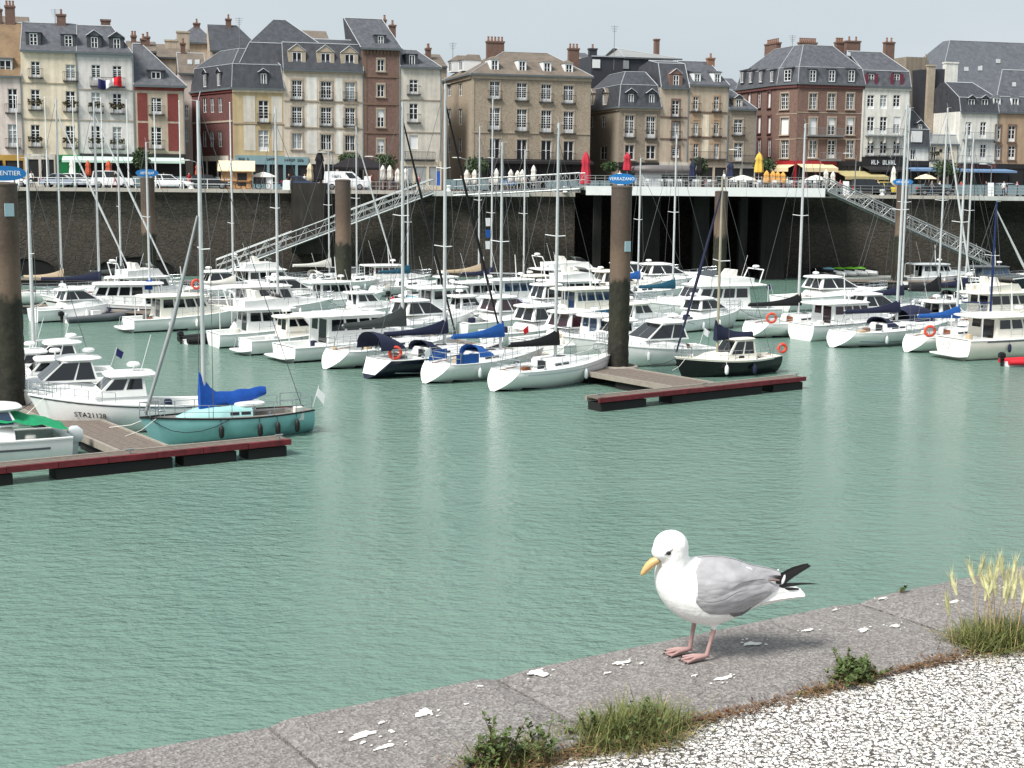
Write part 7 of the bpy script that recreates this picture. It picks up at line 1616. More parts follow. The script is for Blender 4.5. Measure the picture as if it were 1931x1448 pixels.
ORD = 'first second third fourth fifth sixth seventh eighth ninth tenth eleventh twelfth thirteenth fourteenth'.split()
spots = [(1225, 6.2), (1250, 5.4), (1268, 6.4), (1290, 5.6), (1320, 6.2), (1345, 5.2), (1390, 6.2), (1412, 5.3), (1440, 6.4), (1468, 6.2), (1498, 6.0), (1520, 5.4), (1541, 6.4)]
for i, (px, off) in enumerate(spots):
    p = atedge(px, 9.70, off); o = tb if i == 0 else copy_tree(tb); o.location = p; o['label'] = 'round grey cafe table, ' + ORD[i] + ' on the terrace counted from the footbridge'
    for k in range(3):
        a = rr.uniform(-.2, .2) + k * 2.1; c = ch if (i == 0 and k == 0) else copy_tree(ch); c.location = p + Vector((math.cos(a) * .72, math.sin(a) * .72, 0)); c.rotation_euler = (0, 0, a - math.pi / 2); c['label'] = 'grey metal cafe chair at the ' + ORD[i] + ' terrace table from the footbridge, on its ' + ('ramp', 'house', 'water')[k] + ' side'
for o, lb in ((None, None),): pass
t2 = table_proto(); t2['label'] = 'white topped cafe table on the quay pavement'; t2['group'] = 'quay cafe tables'; t2.name = 'cafe_table'
qs = [(520, 9), (1590, 5), (1610, 6.2), (1700, 6), (1722, 5), (1742, 6.4), (1800, 5.5), (1826, 6.5), (1850, 5), (1880, 6), (905, 6), (950, 6), (1010, 6), (1045, 7)]
for i, (px, off) in enumerate(qs):
    o = t2 if i == 0 else copy_tree(t2); o.location = atedge(px, 9.0, -off); o['label'] = 'white topped cafe table on the quay pavement ' + ('before the blue shop front', 'first right of the ramp head', 'second right of the ramp head', 'by the black bar', 'by the tiny white house', 'left of the low cream house', 'first under the blue awning', 'second under the blue awning', 'third under the blue awning', 'last before the picture edge', 'by the round tree at the beige block', 'first behind the footbridge', 'second behind the footbridge', 'last behind the footbridge')[i]
# menu boards and banner
for px, off, lb in ((1595, 3, 'white menu board standing by the ramp head'), (1868, 2.5, 'white menu board at the quay edge under the blue awning'), (508, 6, 'white menu board near the blue shop front'), (693, 6, 'white banner board before the dark cafe tent'), (1170, 2, 'white sandwich board near the ringed pile top')):
    p = atedge(px, 9.0, -off); t = thing('menu_board', lb, 'sign', p, R(8), 'cafe boards'); MB().hexa([(-.35, -.25, 0), (.35, -.25, 0), (.35, -.2, 0), (-.35, -.2, 0)], [(-.35, -.03, 1.5), (.35, -.03, 1.5), (.35, .02, 1.5), (-.35, .02, 1.5)]).build('panel', 'win_white', t)
    for x in (-.3, .3): MB().tube((x, .3, 0), (x, .02, 1.45), .02, n=5).build('leg', 'galv', t)
p = atedge(823, 9.0, -.6); t = thing('blue_banner', 'upright bright blue banner at the head of the long gangway', 'banner', p); MB().tube((0, 0, 0), (0, 0, 2.6), .03, n=6).build('pole', 'alu', t); MB().path([(0.2, 0, .6), (.22, 0, 1.4), (.18, 0, 2.1)], .18, 8, squash=(.12, 1)).build('cloth', 'canvas_bright', t)
# ---- planters and glass windbreaks in front of the cafes
for k, (px, off, lb) in enumerate(((150, 8, 'under the green awning'), (300, 8, 'below the red house'), (455, 9, 'behind the wooden kiosk'), (770, 9, 'by the off-white house'), (860, 8, 'left of the round tree'), (920, 9, 'at the beige block corner'), (1060, 9, 'at the beige block end'), (1210, 3, 'left of the pavilion'), (1500, 6, 'by the chamfered corner'), (1580, 8, 'under the khaki awning'), (1735, 8, 'by the tiny white house'), (1815, 8, 'under the blue awning'))):
    p = atedge(px, 9.0, -off); t = thing('planter', 'dark planter box with leafy plants ' + lb, 'planter', p, R(9), 'cafe planters'); MB().hexa([(-.8, -.22, 0), (.8, -.22, 0), (.8, .22, 0), (-.8, .22, 0)], [(-.85, -.27, .5), (.85, -.27, .5), (.85, .27, .5), (-.85, .27, .5)]).build('box', ('iron_dark', 'wood_varnish', 'concrete_dark')[k % 3], t); rr = random.Random(k); mb = MB()
    for q in range(130):
        c = Vector((rr.uniform(-.8, .8), rr.uniform(-.25, .25), .5 + abs(rr.gauss(0, .22)))); u = Vector((rr.uniform(-1, 1), rr.uniform(-1, 1), rr.uniform(-1, 1))).normalized() * .1; w = u.cross(Vector((.2, .5, 1))).normalized() * .06; mb.quad(c - u, c - w, c + u, c + w)
    mb.build('foliage', 'leaf_dark', t)
mat('screen_glass', (120, 140, 146), .1, var=.1, spec=.7)
for k, (px, off, n, lb) in enumerate(((250, 7, 4, 'below the flag house'), (330, 7, 4, 'below the red house'), (840, 7, 4, 'beside the round tree'), (1030, 6, 6, 'behind the footbridge'), (1700, 4.5, 5, 'before the black bar'), (1800, 4, 5, 'under the blue awning'), (1900, 4.5, 5, 'near the picture edge'))):
    p = atedge(px, 9.0, -off); t = thing('windbreak', 'glazed cafe windbreak screen ' + lb, 'screen', p, R(8), 'cafe windbreaks')
    for q in range(n):
        MB().box((q * 1.2 + .03, -.01, .15), (q * 1.2 + 1.17, .01, 1.25)).build('panel', 'screen_glass', t); MB().box((q * 1.2 - .03, -.03, 0), (q * 1.2 + .03, .03, 1.3)).build('post', 'iron_dark', t)
# ---- people
def person(label, px, off, shirt, trousers, hair='hair_dark', pose='stand', zb=9.0, rz=0, h=1.7):
    p = atedge(px, zb, -off); k = h / 1.7
    J = {'pel': (0, 0, .92), 'chest': (0, .0, 1.25), 'neck': (0, 0, 1.43), 'head': (0, -.02, 1.58), 'top': (0, -.01, 1.68), 'sl': (.18, 0, 1.38), 'el': (.24, .02, 1.1), 'wl': (.24, -.1, .88), 'hl': (.24, -.13, .8), 'sr': (-.18, 0, 1.38), 'er': (-.24, .03, 1.1), 'wr': (-.22, -.08, .88), 'hr': (-.22, -.11, .8), 'hpl': (.1, 0, .88), 'kl': (.11, -.02, .5), 'al': (.11, .03, .09), 'tl': (.12, -.14, .04), 'hpr': (-.1, 0, .88), 'kr': (-.11, -.02, .5), 'ar': (-.11, .03, .09), 'tr': (-.12, -.14, .04)}
    if pose == 'walk': J.update(kl=(.1, -.2, .52), al=(.1, -.16, .1), tl=(.1, -.32, .08), kr=(-.1, .12, .5), ar=(-.1, .36, .16), tr=(-.1, .24, .06), el=(.24, .15, 1.12), wl=(.23, .12, .88), hl=(.22, .1, .8), er=(-.25, -.12, 1.12), wr=(-.22, -.28, .95), hr=(-.2, -.33, .9))
    if pose == 'sit':
        for q in list(J): J[q] = (J[q][0], J[q][1], J[q][2] - .42)
        J.update(kl=(.12, -.42, .5), al=(.12, -.4, .09), tl=(.12, -.56, .04), kr=(-.12, -.42, .5), ar=(-.12, -.4, .09), tr=(-.12, -.56, .04), wl=(.16, -.3, .72), hl=(.12, -.38, .74), wr=(-.16, -.3, .72), hr=(-.12, -.38, .74))
    rad = dict(pel=(.15, .11), chest=(.17, .11), neck=(.055, .055), head=(.09, .1), top=(.06, .07), sl=(.06, .06), el=(.045, .045), wl=(.032, .032), hl=(.035, .025), hpl=(.09, .09), kl=(.06, .06), al=(.045, .045), tl=(.04, .03)); ed = [('pel', 'chest'), ('chest', 'neck'), ('neck', 'head'), ('head', 'top'), ('chest', 'sl'), ('sl', 'el'), ('el', 'wl'), ('wl', 'hl'), ('chest', 'sr'), ('sr', 'er'), ('er', 'wr'), ('wr', 'hr'), ('pel', 'hpl'), ('hpl', 'kl'), ('kl', 'al'), ('al', 'tl'), ('pel', 'hpr'), ('hpr', 'kr'), ('kr', 'ar'), ('ar', 'tr')]
    ks = list(J); me = bpy.data.meshes.new('person'); me.from_pydata([tuple(c * k for c in J[q]) for q in ks], [(ks.index(a), ks.index(b)) for a, b in ed], [])
    o = bpy.data.objects.new('person', me); scene.collection.objects.link(o); o.modifiers.new('skin', 'SKIN'); o.modifiers.new('sub', 'SUBSURF').levels = 1
    for i, q in enumerate(ks):
        r_ = rad.get(q) or rad.get({'sr': 'sl', 'er': 'el', 'wr': 'wl', 'hr': 'hl', 'hpr': 'hpl', 'kr': 'kl', 'ar': 'al', 'tr': 'tl'}.get(q)); me.skin_vertices[0].data[i].radius = (r_[0] * k, r_[1] * k); me.skin_vertices[0].data[i].use_root = q == 'pel'
    dg = bpy.context.evaluated_depsgraph_get(); m2 = bpy.data.meshes.new_from_object(o.evaluated_get(dg)); bpy.data.objects.remove(o)
    m2.materials.clear()
    for nm in ('skin', shirt, trousers, hair): m2.materials.append(MATS[nm])
    dz = -.42 if pose == 'sit' else 0
    for f_ in m2.polygons:
        z = f_.center.z / k; ax = abs(f_.center.x) / k; f_.use_smooth = True
        f_.material_index = 2 if z < .93 + dz and not (ax > .17 and z > .6 + dz) else (1 if z < 1.44 + dz and not (ax > .18 and z < 1.15 + dz) else (3 if (z > 1.62 + dz or (z > 1.5 + dz and f_.center.y > .02)) else 0))
    o = bpy.data.objects.new('person', m2); scene.collection.objects.link(o); o.location = p; o.rotation_euler = (0, 0, rz); tag(o, label, 'person', 'people on the quay'); return o
for px, off, sh, tr_, pose, rz, zb, lb in ((217, 1.6, 'cloth_black', 'cloth_pink', 'walk', 1.6, 9, 'person in dark top and pink trousers walking past the boxy four wheel drive'), (357, 6, 'cloth_red', 'cloth_white', 'stand', .5, 9, 'person in red top standing by the orange parasol near the black car'), (1422, 5.5, 'cloth_white', 'cloth_white', 'sit', .9, 9.70, 'person in white seated below the yellow parasol on the terrace'), (1436, 5.8, 'cloth_black', 'cloth_denim', 'sit', -2.0, 9.70, 'person in black seated beside the one in white on the terrace'), (1484, 6.2, 'cloth_white', 'cloth_black', 'sit', 1.5, 9.70, 'person with white top seated past the amber parasols'), (1365, 5.6, 'cloth_white', 'cloth_denim', 'stand', 2, 9.70, 'person in white standing on the terrace near the slim pile'), (1893, 3, 'cloth_white', 'cloth_navy', 'stand', .2, 9, 'person in white standing beneath the blue awning end'), (1842, 6.2, 'cloth_red', 'cloth_black', 'sit', .3, 9, 'person in red seated under the blue awning'), (1757, 4, 'cloth_grey', 'cloth_denim', 'walk', 1.5, 9, 'person in grey walking before the low cream house'), (1715, 6, 'cloth_black', 'cloth_black', 'stand', 0, 9, 'person in black standing by the tiny white house'), (1655, 5.5, 'cloth_white', 'cloth_grey', 'stand', .4, 9, 'waiter in white by the small yellow car'), (505, 8, 'cloth_grey', 'cloth_denim', 'stand', .4, 9, 'person in grey before the blue shop front'), (1016, 5, 'cloth_navy', 'cloth_grey', 'walk', 1.4, 9, 'person in navy walking behind the footbridge'), (1168, -3, 'cloth_white', 'cloth_white', 'stand', 0, 9.70, 'person in white at the terrace railing beside the ringed pile board')):
    person(lb, px, off, sh, tr_, pose=pose, zb=zb - (0.02 if pose == 'sit' and zb == 9 else 0), rz=rz)
CL = ('white', 'red', 'navy', 'pink', 'black', 'grey', 'denim')
for k, (px, off, wh) in enumerate(((60, 7, 'under the pinkish house'), (185, 8, 'behind the boxy four wheel drive'), (262, 8, 'below the round tree'), (310, 9, 'at the red house terrace'), (545, 7, 'by the white marker block'), (575, 9, 'beside the cream parasol'), (700, 9, 'in front of the dark cafe tent'), (742, 8, 'between white parasols at the tower house'), (790, 6, 'near the head of the long gangway'), (870, 8, 'at the foot of the round tree'), (925, 7, 'among the white parasols'), (992, 8, 'at the beige block terrace'), (1050, 6, 'behind the footbridge end'), (1330, 4, 'in front of the pavilion tree'), (1510, 7, 'under the cream awning'), (1552, 9, 'by the red shop window'), (1584, 7, 'at the khaki awning'), (1625, 8, 'at the door of the black bar'), (1690, 8, 'under the black awning'), (1735, 7, 'left of the spreading tree'), (1772, 8, 'right of the spreading tree'), (1812, 7, 'at the start of the blue awning'), (1860, 8, 'behind the menu board under the blue awning'), (1918, 7, 'at the picture edge on the quay'))):
    a, b = CL[k % 5], ('navy', 'black', 'grey', 'denim')[k % 4]; person('person in %s top and %s trousers %s' % (a, b, wh), px, off, 'cloth_' + a, 'cloth_' + b, pose=('stand', 'walk', 'stand')[k % 3], rz=k * 1.3)
# bicycles leaning by the kiosk
def bicycle(label, px, off, rz):
    p = atedge(px, 9.0, -off); t = thing('bicycle', label, 'bicycle', p, rz, 'bicycles by the kiosk')
    for x in (-.52, .52): w = MB().torus((x, 0, .34), (0, 1, 0), .31, .03, 20, 6).build('wheel', 'tyre', t); MB().path([(x, -.03, .34), (x, .03, .34)], .05, 8).build('hub', 'rim', w)
    mb = MB()
    for a, b in (((-.52, 0, .34), (-.15, 0, .3)), ((-.15, 0, .3), (-.25, 0, .82)), ((-.25, 0, .78), (.36, 0, .8)), ((-.15, 0, .3), (.38, 0, .7)), ((-.52, 0, .34), (-.24, 0, .75)), ((.36, 0, .9), (.52, 0, .34))): mb.tube(a, b, .022, n=6)
    mb.build('frame', 'iron_dark', t); MB().path([(.4, -.28, 1.0), (.36, 0, .95), (.4, .28, 1.0)], .018, 5).build('handlebar', 'rim', t); MB().slab(-.4, -.12, .08, .84, .9, 3).build('saddle', 'tyre', t)
bicycle('bicycle leaning at the quay railing in front of the wooden kiosk', 440, 1.3, .1); bicycle('bicycle beside the open white parasol and kiosk', 478, 2, .15); bicycle('second bicycle parked right of the kiosk by the menu board', 496, 2.2, .1)
# ================================================================== GULL
mat('gull_white', (238, 238, 236), .8, var=.03, scale=12, bump=.15, bscale=90); mat('gull_grey', (164, 163, 166), .8, var=.14, scale=16, bump=.35, bscale=60)
mat('gull_black', (22, 20, 22), .6, var=.1, scale=20); mat('gull_leg', (170, 138, 134), .55, var=.12, scale=60); mat('gull_bill', (200, 170, 112), .4, var=.08, scale=60); mat('gull_brown', (122, 104, 98), .8, var=.1, scale=20); mat('gull_eye', (30, 28, 26), .1, var=0); mat('gull_shade', (104, 101, 105), .8, var=.05); mat('gull_red', (196, 84, 50), .4, var=0)
m = MATS['gull_grey']; n, l = m.node_tree.nodes, m.node_tree.links; b = n['Principled BSDF']       # overlapping feather scallops
tcg = n.new('ShaderNodeTexCoord').outputs['Object']; mp = n.new('ShaderNodeMapping'); mp.inputs['Scale'].default_value = (22, 10, 52); mp.inputs['Rotation'].default_value = (0, R(14), 0); l.new(tcg, mp.inputs[0])
vg = n.new('ShaderNodeTexVoronoi'); vg.inputs['Scale'].default_value = 1; vg.inputs['Randomness'].default_value = .75; l.new(mp.outputs[0], vg.inputs['Vector'])
old = b.inputs['Base Color'].links[0].from_socket; fr = n.new('ShaderNodeMapRange'); fr.inputs[1].default_value = .25; fr.inputs[2].default_value = .8; fr.inputs[3].default_value = 1.04; fr.inputs[4].default_value = .9; l.new(vg.outputs['Distance'], fr.inputs[0])
sc = n.new('ShaderNodeVectorMath'); sc.operation = 'SCALE'; l.new(old, sc.inputs[0]); l.new(fr.outputs[0], sc.inputs['Scale']); l.new(sc.outputs[0], b.inputs['Base Color']); bump(n, l, b, math_n(n, l, 'MULTIPLY', vg.outputs['Distance'], -1.0), .6, .006)
GX, GZ = 2552.0, 2414.0
def g2(x, z): return (720 - x) / GX, (1200 - z) / GZ          # enlarged photo pixels -> metres forward and up from between the feet
f0 = atz(1314, 1240, 9.0)
gull = thing('seagull', 'white gull with grey wings and pink legs standing on the coping', 'gull', (f0.x, f0.y, 9.001), R(180 + 7))
ST = [(358, 540, 600, .012), (374, 480, 660, .033), (408, 440, 728, .053), (466, 418, 804, .070), (553, 410, 872, .083), (650, 408, 914, .090), (750, 408, 936, .093), (850, 414, 938, .091), (950, 430, 912, .083), (1050, 458, 872, .072), (1150, 496, 822, .059), (1250, 545, 785, .05), (1350, 602, 745, .038), (1450, 645, 722, .026), (1500, 668, 708, .012)]
def trunk_at(x):
    for a, b in zip(ST[:-1], ST[1:]):
        if a[0] <= x <= b[0]:
            t = (x - a[0]) / (b[0] - a[0]); return [a[k] + (b[k] - a[k]) * t for k in (1, 2, 3)]
    e = ST[0] if x < ST[0][0] else ST[-1]; return e[1:]
def interp_ring(x, zt, zb, w, n=20):
    X, zt_ = g2(x, zt); _, zb_ = g2(x, zb); c, hh = (zt_ + zb_) / 2, (zt_ - zb_) / 2
    return [(X, w * math.cos(a) * (1 - .12 * math.sin(a)), c + hh * math.sin(a)) for a in [2 * math.pi * k / n for k in range(n)]]
mb = MB(); mb.loft([interp_ring(*s) for s in ST])
# neck and head
def ell(cx, cz, rx, rz, w, n=16, m=12, dy=0):
    X, Z_ = g2(cx, cz); mb.ball((X, dy, Z_), rx / GX, w, rz / GZ, n, m)
HY = .012                                                # head turned a little to the viewer
ell(474, 316, 146, 129, .049, dy=HY); ell(408, 350, 98, 68, .037, dy=HY * 1.6); ell(494, 370, 124, 118, .050, dy=HY * .8); ell(508, 430, 124, 120, .053, dy=HY * .4); ell(505, 480, 132, 130, .061); ell(500, 540, 144, 150, .072)
# bill root and legs grow out of the same body
for y, top, bot in ((-.035, (715, 930), (682, 1128)), (.035, (828, 950), (776, 1180))):
    a, b = g2(*top), g2(*bot)
    z1 = .016
    mb.path([(a[0], y, a[1] + .04), (a[0], y, a[1] - .005), ((a[0] * .52 + b[0] * .48), y, (a[1] * .5 + z1 * .5)), (b[0], y, z1)], [.020, .0085, .0070, .0078], 10)
tmp = mb.build('gull_raw', 'gull_white')
md = tmp.modifiers.new('r', 'REMESH'); md.mode = 'VOXEL'; md.voxel_size = .0032; 
me = bpy.data.meshes.new_from_object(tmp.evaluated_get(bpy.context.evaluated_depsgraph_get())); bpy.data.objects.remove(tmp)
zleg = g2(700, 952)[1]; bm = bmesh.new(); bm.from_mesh(me); top_v = [v for v in bm.verts if v.co.z > zleg - .004]
for _ in range(22): bmesh.ops.smooth_vert(bm, verts=top_v, factor=.5, use_axis_x=True, use_axis_y=True, use_axis_z=True)
for _ in range(3): bmesh.ops.smooth_vert(bm, verts=[v for v in bm.verts if v.co.z <= zleg], factor=.4, use_axis_x=True, use_axis_y=True, use_axis_z=True)
bm.to_mesh(me); bm.free()
def skin_y(x, z, s):
    return max([v.co.y * s for v in me.vertices if abs(v.co.x - x) < .006 and abs(v.co.z - z) < .006] or [.04]) * s
me.materials.clear()
for nm in ('gull_white', 'gull_leg'): me.materials.append(MATS[nm])
zleg = g2(700, 952)[1]
for f_ in me.polygons: f_.use_smooth = True; f_.material_index = 1 if f_.center.z < zleg else 0
body = bpy.data.objects.new('body', me); scene.collection.objects.link(body); body.parent = gull
# bill
def bill():
    mb = MB(); top = [(345, 386), (302, 402), (270, 430), (246, 466), (229, 502), (225, 520)]; bot = [(382, 432), (348, 456), (314, 484), (283, 508), (256, 525), (232, 530)]; w = [.018, .015, .0125, .0105, .007, .0025]; rings = []
    for (a, b), (c, d), q in zip(top, bot, w):
        x0, z0 = g2(a, b); x1, z1 = g2(c, d); rings.append([(x0 + (x1 - x0) * (1 - math.sin(t)) / 2, HY * 1.8 + q * math.cos(t), z0 + (z1 - z0) * (1 - math.sin(t)) / 2) for t in [2 * math.pi * k / 12 for k in range(12)]])
    o = mb.loft(rings).build('bill', 'gull_bill', gull, smooth=60)
    l0, l1, l2 = g2(375, 420), g2(320, 446), g2(262, 492)
    MB().path([(l0[0], HY * 1.8 + .0172, l0[1]), (l1[0], HY * 1.8 + .0135, l1[1]), (l2[0], HY * 1.8 + .0098, l2[1])], .0012, 5).build('gape', 'gull_brown', o)
bill()
for s_ in (1, -1):
    x, z = g2(430, 338); y = skin_y(x, z, s_); MB().ball((x, y - .001 * s_, z), .0085, .0035, .0065).build('eye', 'gull_eye', gull, smooth=60)
    P = []
    for ex, ez in ((396, 352), (412, 343), (430, 326), (448, 318), (462, 304)):
        a, c = g2(ex, ez); P.append((a, skin_y(a, c, s_), c))
    MB().path(P, [.0008, .0022, .0020, .0018, .0006], 5).build('eye_shade', 'gull_shade', gull)
# wings: overlapping shells that follow the trunk
def wing_shell(name, top, bot, off, m_, side, thick=.006, nv=10, bulge=.0):
    """top and bot: polylines (x, z) in enlarged photo pixels from shoulder to tip"""
    def poly(pl, x):
        if x <= pl[0][0]: return pl[0][1]
        for a, b in zip(pl[:-1], pl[1:]):
            if a[0] <= x <= b[0]: return a[1] + (b[1] - a[1]) * (x - a[0]) / (b[0] - a[0])
        return pl[-1][1]
    x0, x1 = max(top[0][0], bot[0][0]), min(top[-1][0], bot[-1][0]); N = 26; outer = []
    for i in range(N + 1):
        t = i / N; x = x0 + (x1 - x0) * t; za, zb = poly(top, x), poly(bot, x); tz, bz, w = trunk_at(min(x, 1480)); c, hh = (tz + bz) / 2, (bz - tz) / 2; row = []
        for k in range(nv + 1):
            v = k / nv; z = za + (zb - za) * v; q = max(-1, min(1, (z - c) / max(hh, 1))); ww = max(w, .088 - .075 * max(0, (x - 950) / 600)); y = ww * math.sqrt(max(.03, 1 - q * q)) + off * (1 - .5 * abs(2 * v - 1)) + bulge * math.sin(math.pi * v) * math.sin(math.pi * min(1, t * 1.15)); X, Z_ = g2(x, z)
            if name == 'mantle' and k == 0: y, Z_ = 0, Z_ + .0015
            row.append(Vector((X, y * side, Z_)))
        outer.append(row)
    mb = MB(); mb.loft(outer, False, False); inner = [[Vector((p.x, p.y - thick * side, p.z)) for p in r] for r in outer]; mb.loft(inner, False, False)
    for rows in (lambda r: r[0], lambda r: r[-1]): mb.loft([[rows(a), rows(b)] for a, b in zip(outer, inner)], False, False)
    mb.loft([[a, b] for a, b in zip(outer[0], inner[0])], False, False); mb.loft([[a, b] for a, b in zip(outer[-1], inner[-1])], False, False)
    return mb.build(name, m_, gull, smooth=70)
for sd in (1, -1):
    wing_shell('folded_wing', [(640, 655), (700, 640), (900, 560), (1050, 530), (1200, 540), (1395, 560)], [(640, 700), (690, 760), (760, 798), (860, 806), (960, 812), (1010, 822), (1060, 828), (1110, 792), (1250, 700), (1395, 606)], .007, 'gull_grey', sd, bulge=.004)
    wing_shell('mantle', [(648, 470), (690, 412), (780, 405), (900, 412), (1000, 430), (1080, 458), (1160, 484), (1290, 510), (1380, 540)], [(648, 655), (700, 684), (790, 682), (880, 650), (960, 612), (1040, 590), (1150, 598), (1280, 592), (1380, 572)], .013, 'gull_grey', sd, bulge=.006)
    wing_shell('secondary_feathers', [(930, 790), (1000, 800), (1060, 790), (1110, 760)], [(930, 812), (975, 840), (1060, 842), (1110, 796)], .009, 'gull_shade', sd)
    # feather edges drawn as thin raised ridges
    for pts in ([(655, 672), (760, 690), (860, 668), (960, 622), (1060, 606)], [(830, 560), (930, 520), (1010, 515), (1090, 530)], [(900, 600), (1000, 560), (1100, 552), (1230, 560)], [(760, 740), (880, 720), (1000, 690), (1120, 660), (1230, 640)], [(820, 780), (940, 765), (1060, 735), (1160, 700)]):
        P = []
        for x, z in pts:
            tz, bz, w = trunk_at(min(x, 1480)); c, hh = (tz + bz) / 2, (bz - tz) / 2; q = max(-1, min(1, (z - c) / hh)); ww = max(w, .088 - .075 * max(0, (x - 950) / 600)); X, Z_ = g2(x, z); P.append((X, (ww * math.sqrt(max(.03, 1 - q * q)) + .0165) * sd, Z_))
        MB().path(P, [.0004] + [.0013] * (len(P) - 2) + [.0004], 5).build('feather_edge', 'gull_shade', gull)
def feather(name, pts, widths, y, m_, thick=.0022, tilt=0, parent=None):
    mb = MB(); rings = []
    for (x, z), w in zip(pts, widths):
        X, Z_ = g2(x, z); hw = w / GZ / 2; rings.append([(X, y + tilt * hw, Z_ + hw), (X, y + thick, Z_), (X, y - tilt * hw, Z_ - hw), (X, y - thick, Z_)])
    return mb.loft(rings).build(name, m_, parent or gull, smooth=50)
for sd in (1, -1):
    yy = .026 * sd
    feather('primary_feather', [(1330, 590), (1410, 572), (1480, 530), (1560, 496), (1605, 480), (1614, 482)], [50, 84, 66, 38, 20, 4], yy + .004 * sd if sd == 1 else .012, 'gull_black')
    if sd == 1: feather('primary_feather', [(1240, 692), (1330, 652), (1420, 628), (1540, 620), (1640, 622), (1705, 628)], [18, 34, 34, 18, 10, 3], yy, 'gull_black')
    if sd == 1: feather('primary_feather', [(1300, 675), (1400, 664), (1470, 660), (1530, 664)], [14, 26, 24, 16], yy - .003 * sd, 'gull_black')
    feather('primary_tip', [(1376, 600), (1394, 574), (1404, 560)], [34, 62, 40], yy + .008 * sd, 'gull_white'); feather('tertial_edge', [(1085, 478), (1120, 492), (1146, 514)], [10, 20, 8], .030 * sd, 'gull_white', .004); feather('wing_mark', [(1258, 570), (1300, 568), (1345, 574)], [14, 22, 10], .047 * sd, 'gull_brown', .004)
# tail fan
for k in range(7):
    a = (k - 3) / 3; feather('tail_feather', [(1220, 742), (1350, 722), (1470, 704 + abs(a) * 6), (1565, 692 + abs(a) * 12)], [70, 60, 46, 34], a * .036, 'gull_white', .011)
# webbed feet
for y, (ax_, az_), yaw, zz in ((-.035, (682, 1128), .10, .0), (.035, (776, 1180), .02, 0)):
    X, _ = g2(ax_, az_); root = Vector((X + .004, y, .016)); mb = MB(); tips = [Vector((X + .070, y + d, .006)) + Vector((0, yaw * .06, 0)) for d in (-.030, .0, .030)]; tips[1].x += .012
    for tp_ in tips: mb.path([root, root * .45 + tp_ * .55 + Vector((0, 0, .004)), tp_], [.0075, .0055, .0035], 7)
    foot = mb.build('toes', 'gull_leg', gull, smooth=60); web = MB()
    for a, b in ((0, 1), (1, 2)):
        m_ = (tips[a] + tips[b]) / 2 - Vector((.010, 0, .001)); q = [root - Vector((0, 0, .006)), tips[a] * .96 + root * .04, m_, tips[b] * .96 + root * .04]; web.hexa([v - Vector((0, 0, .0035)) for v in q], q)
    web.build('web', 'gull_leg', foot)
    for tp_ in tips: MB().path([tp_, tp_ + Vector((.009, 0, -.003))], [.003, .0008], 5).build('claw', 'gull_black', foot)
    MB().path([root, root + Vector((-.018, 0, -.006))], [.005, .002], 6).build('hind_toe', 'gull_leg', foot)
# ================================================================== WEEDS IN THE JOINT
mat('grass_green', (102, 108, 58), .8, var=.4, scale=25); mat('grass_dark', (80, 96, 50), .8, var=.4, scale=25); mat('grass_straw', (176, 152, 108), .85, var=.3, scale=25); mat('weed_brown', (112, 84, 60), .9, var=.35, scale=25); mat('seed_head', (192, 190, 146), .85, var=.2, scale=40)
def blade(mb, base, dirv, L, w, droop, n=5):
    s = dirv.cross(Vector((0, 0, 1)));  s = s.normalized() if s.length > 1e-3 else Vector((1, 0, 0)); pts = []
    for i in range(n):
        t = i / (n - 1); p = base + dirv * L * t + Vector((0, 0, -droop * L * t * t)); p.z = max(p.z, 8.992); ww = w * (1 - t) ** .7; pts.append((p - s * ww, p + s * ww))
    vs = [q for a in pts for q in a]; mb.add(vs, [(2 * i, 2 * i + 1, 2 * i + 3, 2 * i + 2) for i in range(n - 1)])
def leaflet(mb, c, d, L, w, up=Vector((0, 0, 1))):
    s = d.cross(up); s = s.normalized() if s.length > 1e-3 else Vector((1, 0, 0)); mb.add([c, c + d * L * .5 + s * w, c + d * L, c + d * L * .5 - s * w], [(0, 1, 2, 3)])
